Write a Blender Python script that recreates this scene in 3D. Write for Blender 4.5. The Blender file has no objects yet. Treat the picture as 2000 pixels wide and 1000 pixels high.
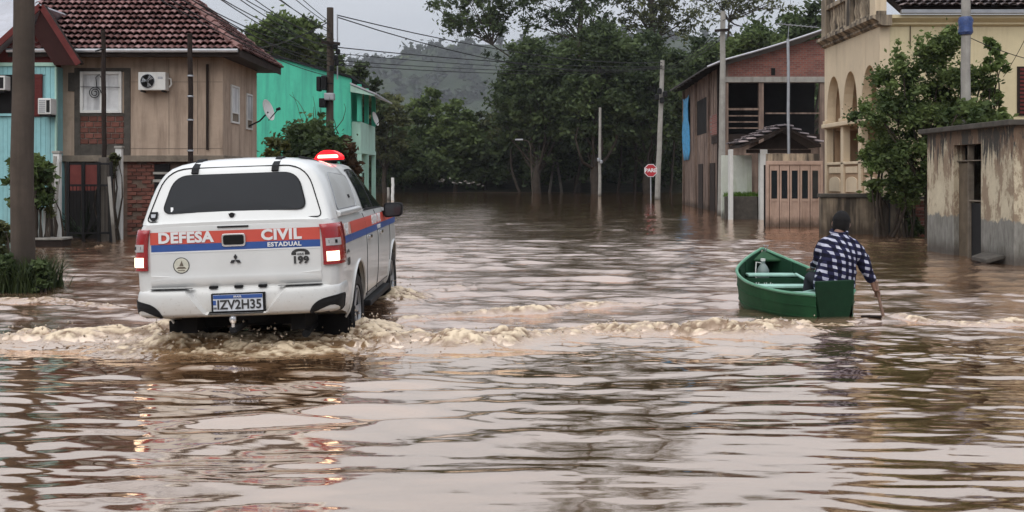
import bpy, bmesh, math, random
import numpy as np
from mathutils import Vector, Matrix, Euler
random.seed(7); np.random.seed(7)
R = math.radians
sc = bpy.context.scene
COL = sc.collection

# ---------------------------------------------------------------- camera, sky, sun, exposure
KF, CH, HY = 2070.0, 1.54, 345.0          # focal length in photo pixels, eye height above the water, horizon row
cam_d = bpy.data.cameras.new('camera'); cam = bpy.data.objects.new('camera', cam_d); COL.objects.link(cam)
cam.location = (0, 0, CH); cam.rotation_euler = (R(90), 0, 0)
cam_d.sensor_width = 36; cam_d.lens = 36 * KF / 2000.0
cam_d.shift_y = -(500 - HY) / 2000.0
cam_d.clip_start = 0.1; cam_d.clip_end = 5000
sc.camera = cam

world = bpy.data.worlds.new('World'); sc.world = world; world.use_nodes = True
wt = world.node_tree; wn, wl = wt.nodes, wt.links
for n in list(wn): wn.remove(n)
SUN_EL, SUN_ROT = R(52), R(203)
sky = wn.new('ShaderNodeTexSky'); sky.sky_type = 'NISHITA'; sky.sun_disc = False
sky.sun_elevation = SUN_EL; sky.sun_rotation = SUN_ROT; sky.air_density = 1.0; sky.dust_density = 2.0; sky.ozone_density = 1.0
hs = wn.new('ShaderNodeHueSaturation'); hs.inputs['Saturation'].default_value = 0.16
wl.new(sky.outputs[0], hs.inputs['Color'])
tc = wn.new('ShaderNodeTexCoord'); mp = wn.new('ShaderNodeMapping'); mp.inputs['Scale'].default_value = (1.2, 1.2, 4.5)
nz = wn.new('ShaderNodeTexNoise'); nz.inputs['Scale'].default_value = 2.2; nz.inputs['Detail'].default_value = 5; nz.inputs['Roughness'].default_value = .55
wl.new(tc.outputs['Generated'], mp.inputs[0]); wl.new(mp.outputs[0], nz.inputs['Vector'])
cr = wn.new('ShaderNodeValToRGB'); cr.color_ramp.elements[0].position = .3; cr.color_ramp.elements[1].position = .75
cr.color_ramp.elements[0].color = (3.5, 3.8, 4.25, 1); cr.color_ramp.elements[1].color = (4.35, 4.55, 4.95, 1)
wl.new(nz.outputs[0], cr.inputs[0])
mx = wn.new('ShaderNodeMix'); mx.data_type = 'RGBA'; mx.inputs[0].default_value = 0.93      # cloud deck over the clear sky
wl.new(hs.outputs[0], mx.inputs[6]); wl.new(cr.outputs[0], mx.inputs[7])
# overcast sky: brighter overhead than at the horizon (CIE overcast law)
sx_ = wn.new('ShaderNodeSeparateXYZ'); wl.new(tc.outputs['Generated'], sx_.inputs[0])
mz = wn.new('ShaderNodeMath'); mz.operation = 'MAXIMUM'; mz.inputs[1].default_value = 0; wl.new(sx_.outputs[2], mz.inputs[0])
mz2 = wn.new('ShaderNodeMath'); mz2.operation = 'MULTIPLY_ADD'; mz2.inputs[1].default_value = 2.0; mz2.inputs[2].default_value = 1.0; wl.new(mz.outputs[0], mz2.inputs[0])
vm = wn.new('ShaderNodeVectorMath'); vm.operation = 'SCALE'; wl.new(mx.outputs[2], vm.inputs[0]); wl.new(mz2.outputs[0], vm.inputs['Scale'])
bg = wn.new('ShaderNodeBackground'); bg.inputs['Strength'].default_value = 0.1
wl.new(vm.outputs[0], bg.inputs[0])
wo = wn.new('ShaderNodeOutputWorld'); wl.new(bg.outputs[0], wo.inputs[0])

sun_d = bpy.data.lights.new('sun', 'SUN'); sun = bpy.data.objects.new('sun', sun_d); COL.objects.link(sun)
sun_d.energy = 1.5; sun_d.angle = R(75); sun_d.color = (1.0, .96, .9)
az = SUN_ROT
sdir = Vector((math.sin(az) * math.cos(SUN_EL), math.cos(az) * math.cos(SUN_EL), math.sin(SUN_EL)))   # towards the sun
sun.rotation_euler = sdir.to_track_quat('Z', 'Y').to_euler()
sun.location = (0, 0, 60)

sc.view_settings.view_transform = 'Standard'; sc.view_settings.look = 'None'
sc.view_settings.exposure = 0.2; sc.view_settings.gamma = 1.0; sc.view_settings.use_curve_mapping = False
sc.render.engine = 'CYCLES'
sc.cycles.use_denoising = True
sc.cycles.max_bounces = 7; sc.cycles.diffuse_bounces = 3; sc.cycles.glossy_bounces = 4; sc.cycles.transmission_bounces = 4
sc.cycles.transparent_max_bounces = 8; sc.cycles.volume_bounces = 0
sc.cycles.caustics_reflective = False; sc.cycles.caustics_refractive = False
sc.cycles.sample_clamp_indirect = 6

# ---------------------------------------------------------------- helpers
def PX(px, D): return (px - 1000.0) / KF * D
def PZ(py, D): return CH - (py - HY) / KF * D
def at(px, py, D): return Vector((PX(px, D), D, PZ(py, D)))

def tag(o, label=None, cat=None, group=None, kind=None):
    if label: o['label'] = label
    if cat: o['category'] = cat
    if group: o['group'] = group
    if kind: o['kind'] = kind
    return o

def thing(name, loc, label, cat, group=None):
    o = bpy.data.objects.new(name, None); COL.objects.link(o)
    o.empty_display_size = .1; o.location = loc
    o['org'] = list(loc)
    return tag(o, label, cat, group)

def org_of(o):
    while o is not None:
        if 'org' in o: return Vector(o['org'])
        o = o.parent
    return Vector((0, 0, 0))

class MB:
    """collects geometry in world (or thing-local) coordinates and links it as one mesh"""
    def __init__(s): s.v = []; s.f = []
    def add(s, vs, fs):
        o = len(s.v); s.v += [tuple(p) for p in vs]; s.f += [tuple(i + o for i in f) for f in fs]; return s
    def box(s, x0, x1, y0, y1, z0, z1):
        return s.add([(x0,y0,z0),(x1,y0,z0),(x1,y1,z0),(x0,y1,z0),(x0,y0,z1),(x1,y0,z1),(x1,y1,z1),(x0,y1,z1)],
                     [(0,3,2,1),(4,5,6,7),(0,1,5,4),(1,2,6,5),(2,3,7,6),(3,0,4,7)])
    def beam(s, p, q, w, h, up=(0,0,1)):
        p, q = Vector(p), Vector(q); d = (q - p).normalized(); up = Vector(up)
        if abs(d.dot(up)) > .98: up = Vector((0, 1, 0))
        r = d.cross(up).normalized(); u = r.cross(d)
        vs = []
        for c in (p, q):
            for a, b in ((-1,-1),(1,-1),(1,1),(-1,1)): vs.append(c + r * (a*w/2) + u * (b*h/2))
        return s.add(vs, [(0,1,2,3),(7,6,5,4),(0,4,5,1),(1,5,6,2),(2,6,7,3),(3,7,4,0)])
    def tube(s, pts, rad, n=8, cap=True):
        pts = [Vector(p) for p in pts]
        if not hasattr(rad, '__len__'): rad = [rad] * len(pts)
        vs, fs = [], []; prev = None
        for i, p in enumerate(pts):
            d = (pts[min(i+1, len(pts)-1)] - pts[max(i-1, 0)]).normalized()
            if prev is None:
                a = Vector((0,0,1)) if abs(d.z) < .9 else Vector((1,0,0))
                r = d.cross(a).normalized()
            else:
                r = (prev - d * prev.dot(d)).normalized()
            prev = r; u = d.cross(r)
            for k in range(n):
                t = 2*math.pi*k/n; vs.append(p + (r*math.cos(t) + u*math.sin(t)) * rad[i])
        for i in range(len(pts)-1):
            for k in range(n):
                a, b = i*n+k, i*n+(k+1) % n; fs.append((a, b, b+n, a+n))
        if cap:
            fs.append(tuple(range(n))[::-1]); fs.append(tuple(range((len(pts)-1)*n, len(pts)*n)))
        return s.add(vs, fs)
    def poly(s, pts): return s.add(pts, [tuple(range(len(pts)))])
    def prism(s, pts, d):
        """polygon (3D points) extruded by vector d"""
        n = len(pts); d = Vector(d); A = [Vector(p) for p in pts]; B = [p + d for p in A]
        fs = [tuple(range(n))[::-1], tuple(range(n, 2*n))]
        for i in range(n): j = (i+1) % n; fs.append((i, j, j+n, i+n))
        return s.add(A + B, fs)
    def lathe(s, c, axis, prof, n=20):
        """prof: (radius, offset along axis)"""
        c, axis = Vector(c), Vector(axis).normalized()
        a = Vector((0,0,1)) if abs(axis.z) < .9 else Vector((1,0,0))
        r = axis.cross(a).normalized(); u = axis.cross(r); vs, fs = [], []
        for rad, off in prof:
            for k in range(n):
                t = 2*math.pi*k/n; vs.append(c + axis*off + (r*math.cos(t) + u*math.sin(t))*rad)
        for i in range(len(prof)-1):
            for k in range(n):
                q = (k+1) % n; fs.append((i*n+k, i*n+q, (i+1)*n+q, (i+1)*n+k))
        fs.append(tuple(range(n))[::-1]); fs.append(tuple(range((len(prof)-1)*n, len(prof)*n)))
        return s.add(vs, fs)
    def grid(s, rows, closed=False):
        n = len(rows[0]); vs = [p for r in rows for p in r]; fs = []
        for i in range(len(rows)-1):
            for k in range(n if closed else n-1):
                q = (k+1) % n; fs.append((i*n+k, i*n+q, (i+1)*n+q, (i+1)*n+k))
        return s.add(vs, fs)
    def mesh(s, name, off=(0,0,0), bevel=0, segs=2, smooth=False, angle=35):
        me = bpy.data.meshes.new(name)
        me.from_pydata([(p[0]-off[0], p[1]-off[1], p[2]-off[2]) for p in s.v], [], s.f)
        bm = bmesh.new(); bm.from_mesh(me)
        bmesh.ops.recalc_face_normals(bm, faces=bm.faces[:])
        if bevel:
            es = [e for e in bm.edges if len(e.link_faces) == 2 and e.calc_face_angle(0) > R(28)]
            bmesh.ops.bevel(bm, geom=es, offset=bevel, segments=segs, profile=.6, affect='EDGES', clamp_overlap=True)
        bm.to_mesh(me); bm.free()
        if smooth:
            me.polygons.foreach_set('use_smooth', [True]*len(me.polygons)); me.set_sharp_from_angle(angle=R(angle))
        return me
    def build(s, name, mat, parent=None, bevel=0, segs=2, smooth=False, angle=35, local=False):
        off = (0,0,0) if local else org_of(parent)
        return link(name, s.mesh(name, off, bevel, segs, smooth, angle), mat, parent)

def link(name, me, mat, parent=None):
    o = bpy.data.objects.new(name, me); COL.objects.link(o)
    if mat is not None and len(me.materials) == 0: me.materials.append(mat)
    if parent is not None: o.parent = parent
    return o

def npmesh(name, V, F, mat, parent=None, off=(0,0,0), attr=None, smooth=False):
    """V (n,3), F (m,4) or (m,3) numpy"""
    me = bpy.data.meshes.new(name); V = np.asarray(V, np.float32) - np.asarray(off, np.float32); F = np.asarray(F, np.int32)
    me.vertices.add(len(V)); me.vertices.foreach_set('co', V.ravel())
    k = F.shape[1]; me.loops.add(F.size); me.loops.foreach_set('vertex_index', F.ravel())
    me.polygons.add(len(F)); me.polygons.foreach_set('loop_start', np.arange(0, F.size, k, dtype=np.int32))
    me.update(calc_edges=True)
    if attr:
        for an, av in attr.items():
            a = me.attributes.new(an, 'FLOAT', 'POINT'); a.data.foreach_set('value', np.asarray(av, np.float32).ravel())
    if smooth: me.polygons.foreach_set('use_smooth', np.ones(len(F), bool))
    me.update()
    return link(name, me, mat, parent)

def copy_tree(o, parent=None):
    c = o.copy(); COL.objects.link(c); c.parent = parent
    for ch in list(o.children): copy_tree(ch, c)
    return c

# ---------------------------------------------------------------- numpy noise
_TAB = np.random.RandomState(3).rand(256, 256)
def noise2(x, y, seed=0):
    x = np.asarray(x, float) + seed*17.31; y = np.asarray(y, float) + seed*9.77
    xi = np.floor(x).astype(int); yi = np.floor(y).astype(int); fx = x-xi; fy = y-yi
    fx = fx*fx*fx*(fx*(fx*6-15)+10); fy = fy*fy*fy*(fy*(fy*6-15)+10)
    g = lambda a, b: _TAB[a & 255, b & 255]
    return ((g(xi,yi)*(1-fx)+g(xi+1,yi)*fx)*(1-fy) + (g(xi,yi+1)*(1-fx)+g(xi+1,yi+1)*fx)*fy)*2-1
def fbm(x, y, seed=0, oct=4, gain=.5):
    s = 0; a = 1; 
    for i in range(oct): s = s + a*noise2(x*2**i, y*2**i, seed+i*5); a *= gain
    return s

# ---------------------------------------------------------------- materials
MATS = {}
class NT:
    def __init__(s, name):
        s.m = bpy.data.materials.new(name); s.m.use_nodes = True; s.t = s.m.node_tree; s.n = s.t.nodes; s.l = s.t.links
        s.b = s.n['Principled BSDF']; s.out = s.n['Material Output']; s._tc = None
    def coord(s, scale=(1,1,1), kind='Object'):
        tc = s.n.new('ShaderNodeTexCoord'); mp = s.n.new('ShaderNodeMapping'); mp.inputs['Scale'].default_value = scale
        s.l.new(tc.outputs[kind], mp.inputs[0]); return mp.outputs[0]
    def noise(s, scale, detail=4, rough=.55, vec=None, dist=0):
        n = s.n.new('ShaderNodeTexNoise'); n.inputs['Scale'].default_value = scale; n.inputs['Detail'].default_value = detail
        n.inputs['Roughness'].default_value = rough; n.inputs['Distortion'].default_value = dist
        s.l.new(vec if vec is not None else s.coord(), n.inputs['Vector']); return n.outputs[0]
    def ramp(s, val, p0, p1, c0=(0,0,0), c1=(1,1,1), interp='LINEAR'):
        r = s.n.new('ShaderNodeValToRGB'); e = r.color_ramp.elements; e[0].position = p0; e[1].position = p1
        e[0].color = (*c0, 1); e[1].color = (*c1, 1); r.color_ramp.interpolation = interp; s.l.new(val, r.inputs[0]); return r.outputs[0]
    def mix(s, fac, a, b, mode='MIX'):
        m = s.n.new('ShaderNodeMix'); m.data_type = 'RGBA'; m.blend_type = mode
        for sock, v in ((m.inputs[0], fac), (m.inputs[6], a), (m.inputs[7], b)):
            if isinstance(v, (int, float)): sock.default_value = v
            elif isinstance(v, tuple): sock.default_value = (*v, 1) if len(v) == 3 else v
            else: s.l.new(v, sock)
        return m.outputs[2]
    def math(s, op, a, b=0.0, clamp=False):
        m = s.n.new('ShaderNodeMath'); m.operation = op; m.use_clamp = clamp
        for sock, v in ((m.inputs[0], a), (m.inputs[1], b)):
            if isinstance(v, (int, float)): sock.default_value = v
            else: s.l.new(v, sock)
        return m.outputs[0]
    def sep(s, vec):
        n = s.n.new('ShaderNodeSeparateXYZ'); s.l.new(vec, n.inputs[0]); return n.outputs
    def attr(s, name):
        n = s.n.new('ShaderNodeAttribute'); n.attribute_name = name; return n.outputs['Fac']
    def rand(s):
        return s.n.new('ShaderNodeObjectInfo').outputs['Random']
    def bump(s, h, strength=.3, dist=.02):
        b = s.n.new('ShaderNodeBump'); b.inputs['Strength'].default_value = strength; b.inputs['Distance'].default_value = dist
        s.l.new(h, b.inputs['Height']); s.l.new(b.outputs[0], s.b.inputs['Normal']); return b
    def set(s, **k):
        for a, v in k.items():
            sock = s.b.inputs[{'base':'Base Color','rough':'Roughness','metal':'Metallic','spec':'Specular IOR Level','coat':'Coat Weight','ior':'IOR','emis':'Emission Color','estr':'Emission Strength','coatr':'Coat Roughness'}[a]]
            if isinstance(v, (int, float)): sock.default_value = v
            elif isinstance(v, tuple): sock.default_value = (*v, 1)
            else: s.l.new(v, sock)
        return s

def plain(name, base, rough=.7, var=.22, scale=3.0, bump=.15, bscale=None, metal=0, streak=None, samt=.5, srange=(.5,.75), coat=0, spec=.5, bdist=.01, perobj=0, damp=0):
    if name in MATS: return MATS[name]
    t = NT(name); lo = tuple(c*(1-var) for c in base); hi = tuple(min(1, c*(1+var)) for c in base)
    n = t.noise(scale, 6, .65)
    col = t.ramp(n, .3, .7, lo, hi)
    if streak:
        sv = t.noise(1.0, 5, .6, t.coord((4.5, 4.5, .45)))
        k = t.ramp(sv, *srange); f = t.math('MULTIPLY', k, samt); col = t.mix(f, col, streak)
        n2 = t.noise(1.3, 6, .7); f2 = t.math('MULTIPLY', t.ramp(n2, .55, .75), samt*.6); col = t.mix(f2, col, streak)
    if damp:      # soaked strip above the flood line
        zz = t.math('ADD', t.sep(t.coord())[2], t.math('MULTIPLY', t.noise(2.4, 5, .7, t.coord((2, 2, .6))), .45)); col = t.mix(t.math('MULTIPLY', t.ramp(t.math('MULTIPLY', zz, .5), .31, .43, (1,1,1), (0,0,0)), damp), col, (.05, .036, .026))
    if perobj:
        h = t.n.new('ShaderNodeHueSaturation'); t.l.new(col, h.inputs['Color'])
        v = t.math('ADD', t.math('MULTIPLY', t.rand(), perobj), 1-perobj/2); t.l.new(v, h.inputs['Value']); col = h.outputs[0]
    t.set(base=col, rough=rough, metal=metal, coat=coat, spec=.18 if (rough > .6 and spec == .5) else spec)
    if bump: t.bump(t.noise(bscale or scale*8, 5, .7), bump, bdist)
    MATS[name] = t.m; return t.m

def emission(name, col, strength):
    t = NT(name); t.set(base=col, emis=col, estr=strength, rough=.3); MATS[name] = t.m; return t.m

# ================================================================ SETTING: ground, hills, water
m_mud = plain('mud', (.13, .085, .055), .9, .3, 1.5, .4)
m_bank = plain('bank_soil', (.06, .055, .032), .95, .4, .8, .5)
gy = np.array([-60, -10, 5, 15, 25, 40, 60, 80, 98, 103, 106, 110, 116, 125, 140, 170, 220, 300, 500, 950, 1900], float)
gx = np.concatenate([[-1300, -560, -300, -150, -90, -60], np.linspace(-40, 40, 41), [60, 90, 150, 300, 560, 1300]])
GX, GY = np.meshgrid(gx, gy)
GZ = -0.22 + np.interp(GY, [0, 20, 60, 98, 106, 112, 125, 1500], [0, -.1, -.15, -.1, .4, 1.0, 2.2, 4.0]) + .06*noise2(GX*.4, GY*.4, 4)
nr, ncl = GX.shape
idx = np.arange(nr*ncl).reshape(nr, ncl)
F = np.stack([idx[:-1,:-1], idx[:-1,1:], idx[1:,1:], idx[1:,:-1]], -1).reshape(-1, 4)
o = npmesh('ground', np.stack([GX, GY, GZ], -1).reshape(-1, 3), F, m_mud, smooth=True); tag(o, 'muddy street bed and bank under the flood', None, None, 'structure')
o.data.materials.append(m_bank)
fy = GY[:-1,:-1].ravel(); o.data.polygons.foreach_set('material_index', (fy >= 103).astype(np.int32))

# far wooded hill
t = NT('hill_wood'); n1 = t.noise(.05, 6, .7); t.set(base=t.ramp(n1, .3, .7, (.016,.028,.015), (.045,.06,.03)), rough=1.0, spec=.1)
t.bump(t.noise(.13, 5, .7), 1.0, 5.0); m_hill = t.m
HS_ = 2.75
RX_, RZ_ = [-420, -200, -115, -75, -55, -36, -15, 10, 60, 140, 420], [24, 34, 44, 47, 50, 55, 57, 58, 62, 58, 45]
def hill_z(x, y):
    x, y = np.asarray(x)/HS_, np.asarray(y)/HS_; rd = np.interp(x, RX_, RZ_)
    p = np.where(y < 455, np.clip((y-330)/125, 0, 1)**1.1, np.clip((640-y)/185, 0, 1)); return 3 + rd*p*HS_
hx = np.linspace(-420, 420, 140)*HS_; hy = np.linspace(330, 640, 60)*HS_
HX, HYY = np.meshgrid(hx, hy)
HZ = hill_z(HX, HYY) + 4.0*fbm(HX*.03, HYY*.03, 9, 4)*np.clip((hill_z(HX, HYY)-3)/40, 0, 1)
nr, ncl = HX.shape; idx = np.arange(nr*ncl).reshape(nr, ncl)
F = np.stack([idx[:-1,:-1], idx[:-1,1:], idx[1:,1:], idx[1:,:-1]], -1).reshape(-1, 4)
o = npmesh('hill', np.stack([HX, HYY, HZ], -1).reshape(-1, 3), F, m_hill, smooth=True); tag(o, 'far wooded hill fading into grey haze', None, None, 'structure')

# ---- leaves: many small folded cards
def leaf_mat(name, dark, light, trans=.35):
    if name in MATS: return MATS[name]
    t = NT(name); v = t.attr('tone')
    col = t.ramp(v, 0, 1, dark, light); t.set(base=col, rough=.6, spec=.25)
    tr = t.n.new('ShaderNodeBsdfTranslucent'); t.l.new(col, tr.inputs[0])
    ms = t.n.new('ShaderNodeMixShader'); ms.inputs[0].default_value = trans
    t.l.new(t.b.outputs[0], ms.inputs[1]); t.l.new(tr.outputs[0], ms.inputs[2]); t.l.new(ms.outputs[0], t.out.inputs[0])
    MATS[name] = t.m; return t.m

def leaf_cloud(rs, centers, radii, per, size, flat=.75, tone=None, droop=0.0, aspect=1.9):
    """rhombic leaves scattered in ellipsoid clumps; returns V, F, tone"""
    C = np.repeat(np.asarray(centers, float), per, 0); Rd = np.repeat(np.asarray(radii, float), per)
    n = len(C)
    d = rs.normal(size=(n, 3)); d /= np.linalg.norm(d, axis=1, keepdims=True)
    rr = np.clip(np.abs(rs.normal(size=n))*.62, 0, 1.75)
    P = C + d*(Rd*rr)[:, None]*np.array([1, 1, flat])
    u = rs.normal(size=(n, 3)); u[:, 2] = u[:, 2]*.6 - droop; u /= np.linalg.norm(u, axis=1, keepdims=True)
    w = rs.normal(size=(n, 3)); w = np.cross(u, w); w /= np.linalg.norm(w, axis=1, keepdims=True)
    s = size*(.6 + .8*rs.rand(n))[:, None]
    nrm = np.cross(u, w)
    L = u*s*aspect*.5; W = w*s*.5
    V = np.stack([P-L, P-W+nrm*s*.12, P+L, P+W+nrm*s*.12], 1).reshape(-1, 3)
    F = np.arange(n*4).reshape(n, 4)
    ct = rs.rand(len(centers)) if tone is None else np.asarray(tone)
    T = np.clip((np.repeat(ct, per)*.6 + rs.rand(n)*.4)**1.25, 0, 1); T = np.repeat(T, 4)
    return V, F, T

def limb(mb, rs, p, q, r0, r1, wob=.08, n=5, sides=6):
    p, q = Vector(p), Vector(q); L = (q-p).length; pts = []
    off = Vector(rs.normal(size=3)) * L*wob
    for i in range(n+1):
        t = i/n; b = math.sin(math.pi*t)
        pts.append(p.lerp(q, t) + off*b + Vector(rs.normal(size=3))*L*wob*.15*b)
    mb.tube(pts, [r0 + (r1-r0)*i/n for i in range(n+1)], sides)
    return pts

m_bark = plain('bark', (.06, .047, .037), .95, .35, 2.0, .6, 14, bdist=.03)
m_bark_pale = plain('bark_pale', (.15, .135, .115), .9, .3, 2.0, .5, 14, bdist=.03)
m_leaf_dark = leaf_mat('leaf_dark', (.02, .034, .014), (.13, .175, .065))
m_leaf_mid = leaf_mat('leaf_mid', (.03, .052, .017), (.18, .235, .075))
m_leaf_olive = leaf_mat('leaf_olive', (.035, .045, .02), (.18, .19, .075))
m_leaf_light = leaf_mat('leaf_light', (.06, .1, .024), (.19, .25, .075))

def tree(name, label, px, D, top, halfw, base_py=None, crown_low=None, leaf=m_leaf_dark, bark=m_bark, seed=1, nclump=60, per=110, lsize=.34, trunk_r=.28,
         zbase=None, lean=0.0, cat='tree', group=None, sparse=False, depth=1.0, flat=.7, clump=None):
    rs = np.random.RandomState(seed)
    x = PX(px, D); zt = PZ(top, D); rw = halfw/KF*D
    zb = zbase if zbase is not None else float(np.interp(D, [60, 98, 106, 112, 125], [-.4, -.3, .15, .7, 1.9]))
    zl = PZ(crown_low, D) if crown_low is not None else zb + (zt-zb)*.3
    T = thing(name, (x, D, zb), label, cat, group)
    mb = MB()
    cz = (zt+zl)/2; ch = (zt-zl)/2
    fork = zb + max(.8, (zl-zb)*.75 + .1*(zt-zl))
    tp = limb(mb, rs, (x-lean, D, zb-.3), (x, D, fork), trunk_r, trunk_r*.75, .05, 6, 8)
    cen = []; rad = []
    k = 0
    while len(cen) < nclump and k < 4000:
        k += 1
        d = rs.normal(size=3); d /= np.linalg.norm(d); r = rs.rand()**(.35)
        c = np.array([x, D, cz]) + d*r*np.array([rw*.86, rw*.86*depth, ch*.88])
        if c[2] < zl: continue
        cen.append(c); rad.append((clump or rw*.26)*(.65+.7*rs.rand()))
    sel = rs.permutation(len(cen))[:max(7, nclump//4)]
    for i in sel:
        c = Vector(cen[i]); s0 = tp[-1-(i % 3)]
        limb(mb, rs, s0, c, trunk_r*.38, trunk_r*.07, .1, 5, 5)
    for i in rs.permutation(len(cen))[:nclump//2]:
        j = sel[rs.randint(len(sel))]
        if np.linalg.norm(cen[i]-cen[j]) < rw*.9: limb(mb, rs, Vector(cen[j]).lerp(tp[-1], .3), cen[i], trunk_r*.14, trunk_r*.04, .1, 4, 4)
    mb.build('trunk', bark, T, smooth=True, angle=80)
    V, F, tn = leaf_cloud(rs, cen, rad, per, lsize, flat)
    npmesh('crown', V, F, leaf, T, off=org_of(T), attr={'tone': tn})
    return T

# hill wood: tree heads on the far ridge (a mass nobody could count)
rs = np.random.RandomState(21); n = 1500
hxs = rs.uniform(-330, 330, n)*HS_; hys = rs.uniform(345, 470, n)*HS_
cen = np.stack([hxs, hys, hill_z(hxs, hys) + rs.uniform(0, 6, n)], 1)
V, F, tn = leaf_cloud(rs, cen, rs.uniform(6, 13, n), 34, 4.2, .8)
o = npmesh('hillside_wood', V, F, leaf_mat('leaf_hill', (.012, .022, .012), (.045, .062, .03)), attr={'tone': tn}); tag(o, 'distant wood covering the hazy hillside', None, None, 'stuff')
# tree heads that stand out on the ridge
for px, top, hw, sd, lb in ((795, 113, 22, 5, 'rounded lone tree standing up on the left part of the hazy ridge'), (886, 88, 16, 6, 'taller tree head sticking up on the hazy ridge beside the big eucalyptus')):
    tree('ridge_tree', lb, px, 452*HS_, top, hw, leaf=m_leaf_mid, seed=sd, nclump=26, per=60, lsize=3.5, trunk_r=1.2, zbase=float(hill_z(PX(px, 452*HS_), 452*HS_))-2, crown_low=128, group='trees on the far ridge')

# ---- trees beyond the flooded street
TG = 'trees beyond the flooded street'
T1 = [
 # px, D, top, halfw, crown_low, leaf, nclump, per, trunk, label
 (558, 74, 30, 84, 128, m_leaf_mid, 60, 120, .3, 'round leafy tree rising behind the turquoise green house'),
 (466, 70, 70, 48, 150, m_leaf_dark, 34, 110, .25, 'low dark tree between the brown tiled roof and green house'),
 (622, 82, 78, 52, 180, m_leaf_dark, 36, 110, .25, 'dark tree just behind the post with the transformer, over the green house'),
 (700, 92, 118, 52, 290, m_leaf_dark, 46, 110, .28, 'dark tree right of the green house awning'),
 (752, 100, 168, 50, 330, m_leaf_olive, 46, 110, .25, 'olive tree left of centre behind the white stake'),
 (832, 106, 158, 46, 330, m_leaf_mid, 46, 120, .25, 'upright green tree below the hill, second left of the big dark trees'),
 (888, 103, 182, 50, 320, m_leaf_mid, 46, 120, .25, 'bushy green tree in the middle below the hill'),
 (948, 106, 205, 46, 335, m_leaf_olive, 44, 110, .25, 'low brownish tree under the arching eucalyptus branches'),
 (1052, 98, 52, 96, 328, m_leaf_dark, 112, 130, .4, 'big dark spreading tree left of the others over the water'),
 (1165, 94, 34, 98, 312, m_leaf_dark, 112, 130, .42, 'big dark tree in the middle of the tall grove behind the thin post'),
 (1268, 96, 40, 92, 322, m_leaf_dark, 108, 130, .4, 'big dark tree behind the stop sign post'),
 (1372, 84, 60, 84, 250, m_leaf_dark, 60, 120, .35, 'dark tree over the roof of the brick shed with blue tarp'),
 (1478, 80, 42, 82, 190, m_leaf_mid, 56, 120, .35, 'green tree above the middle of the sloping shed roof'),
 (1580, 82, 2, 76, 170, m_leaf_dark, 54, 120, .35, 'dark tree between the sloping shed roof and the cream house parapet'),
]
for i, (px, D, top, hw, low, lf, nc_, per, tr_, lb) in enumerate(T1):
    tree('broadleaf_tree', lb, px, D, top, hw, crown_low=low, leaf=lf, nclump=nc_, per=per*2, lsize=.23, trunk_r=tr_, seed=40+i, group=TG)

# tall thin-leaved trees whose heads leave the picture
def feather_tree(label, px, D, tips, trunk_pts, seed, r0=.3, leaf=m_leaf_dark, per=44, clump=.85, lsize=.17, bark=m_bark, name='eucalyptus_tree', twigs=5):
    rs = np.random.RandomState(seed); zb = float(np.interp(D, [60, 98, 106, 112, 125], [-.4, -.3, .15, .7, 1.9]))
    x = PX(px, D); T = thing(name, (x, D, zb), label, 'tree', TG)
    mb = MB(); P = [Vector((x, D, zb-.3))] + [at(a, b, D) for a, b in trunk_pts]
    mb.tube(P, [r0*(1-.75*i/(len(P)-1)) for i in range(len(P))], 8)
    cen = []; rad = []
    for (a, b, dd) in tips:
        q = at(a, b, D+dd); s0 = min(P[1:], key=lambda p: (p-q).length + (3 if p.z > q.z-1 else 0))
        pts = limb(mb, rs, s0, q, r0*.3, r0*.06, .07, 6, 5)
        for j in range(twigs):
            b0 = pts[3 + j % 4] if 3 + j % 4 < len(pts) else pts[-1]
            e = b0 + Vector(rs.normal(size=3))*1.0 + Vector((0, 0, .6))
            limb(mb, rs, b0, e, r0*.07, r0*.025, .1, 3, 4)
            cen.append(np.array(e)); rad.append(clump*(.6+.7*rs.rand()))
        cen.append(np.array(q)); rad.append(clump)
    mb.build('trunk', bark, T, smooth=True, angle=80)
    V, F, tn = leaf_cloud(rs, cen, rad, per, lsize, .8, droop=.5, aspect=2.6)
    npmesh('crown', V, F, leaf, T, off=org_of(T), attr={'tone': tn})
    return T
feather_tree('thin eucalyptus arching left with sparse leaves against the grey sky', 1052, 103,
   [(852, 14, 0), (872, 40, 1), (890, 4, -1), (905, 30, 1), (925, 52, 0), (940, 12, -1), (952, 70, 1), (968, 28, 0), (985, 60, 1), (918, -14, 0), (995, 8, -1), (960, -18, 1), (880, -10, 1), (1010, -12, 0), (930, -60, 0), (965, -80, 1), (1000, -70, 0), (895, -45, 0)],
   [(1046, 220), (1032, 150), (1004, 116), (962, 88)], 81, .2, twigs=8)
feather_tree('tall feathery tree with drooping twigs topping the left of the dark grove', 1128, 104,
   [(1040, 0, 0), (1060, -20, 1), (1080, 20, -1), (1100, -10, 0), (1118, 30, 1), (1140, -15, 0), (1155, 20, -1), (1020, 40, 1), (1172, -5, 0), (1065, 30, 0), (1185, 28, 0), (1050, -70, 0), (1090, -90, 1), (1130, -120, 0), (1165, -80, -1), (1110, -150, 0), (1150, -160, 1), (1075, -130, 0)] + [(1040+17*k, -170-((k*53) % 170), (k % 3)-1) for k in range(11)],
   [(1130, 200), (1132, 80), (1135, 10), (1136, -90), (1134, -150), (1132, -250), (1130, -310)], 82, .36, per=70, clump=1.1)
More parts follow.
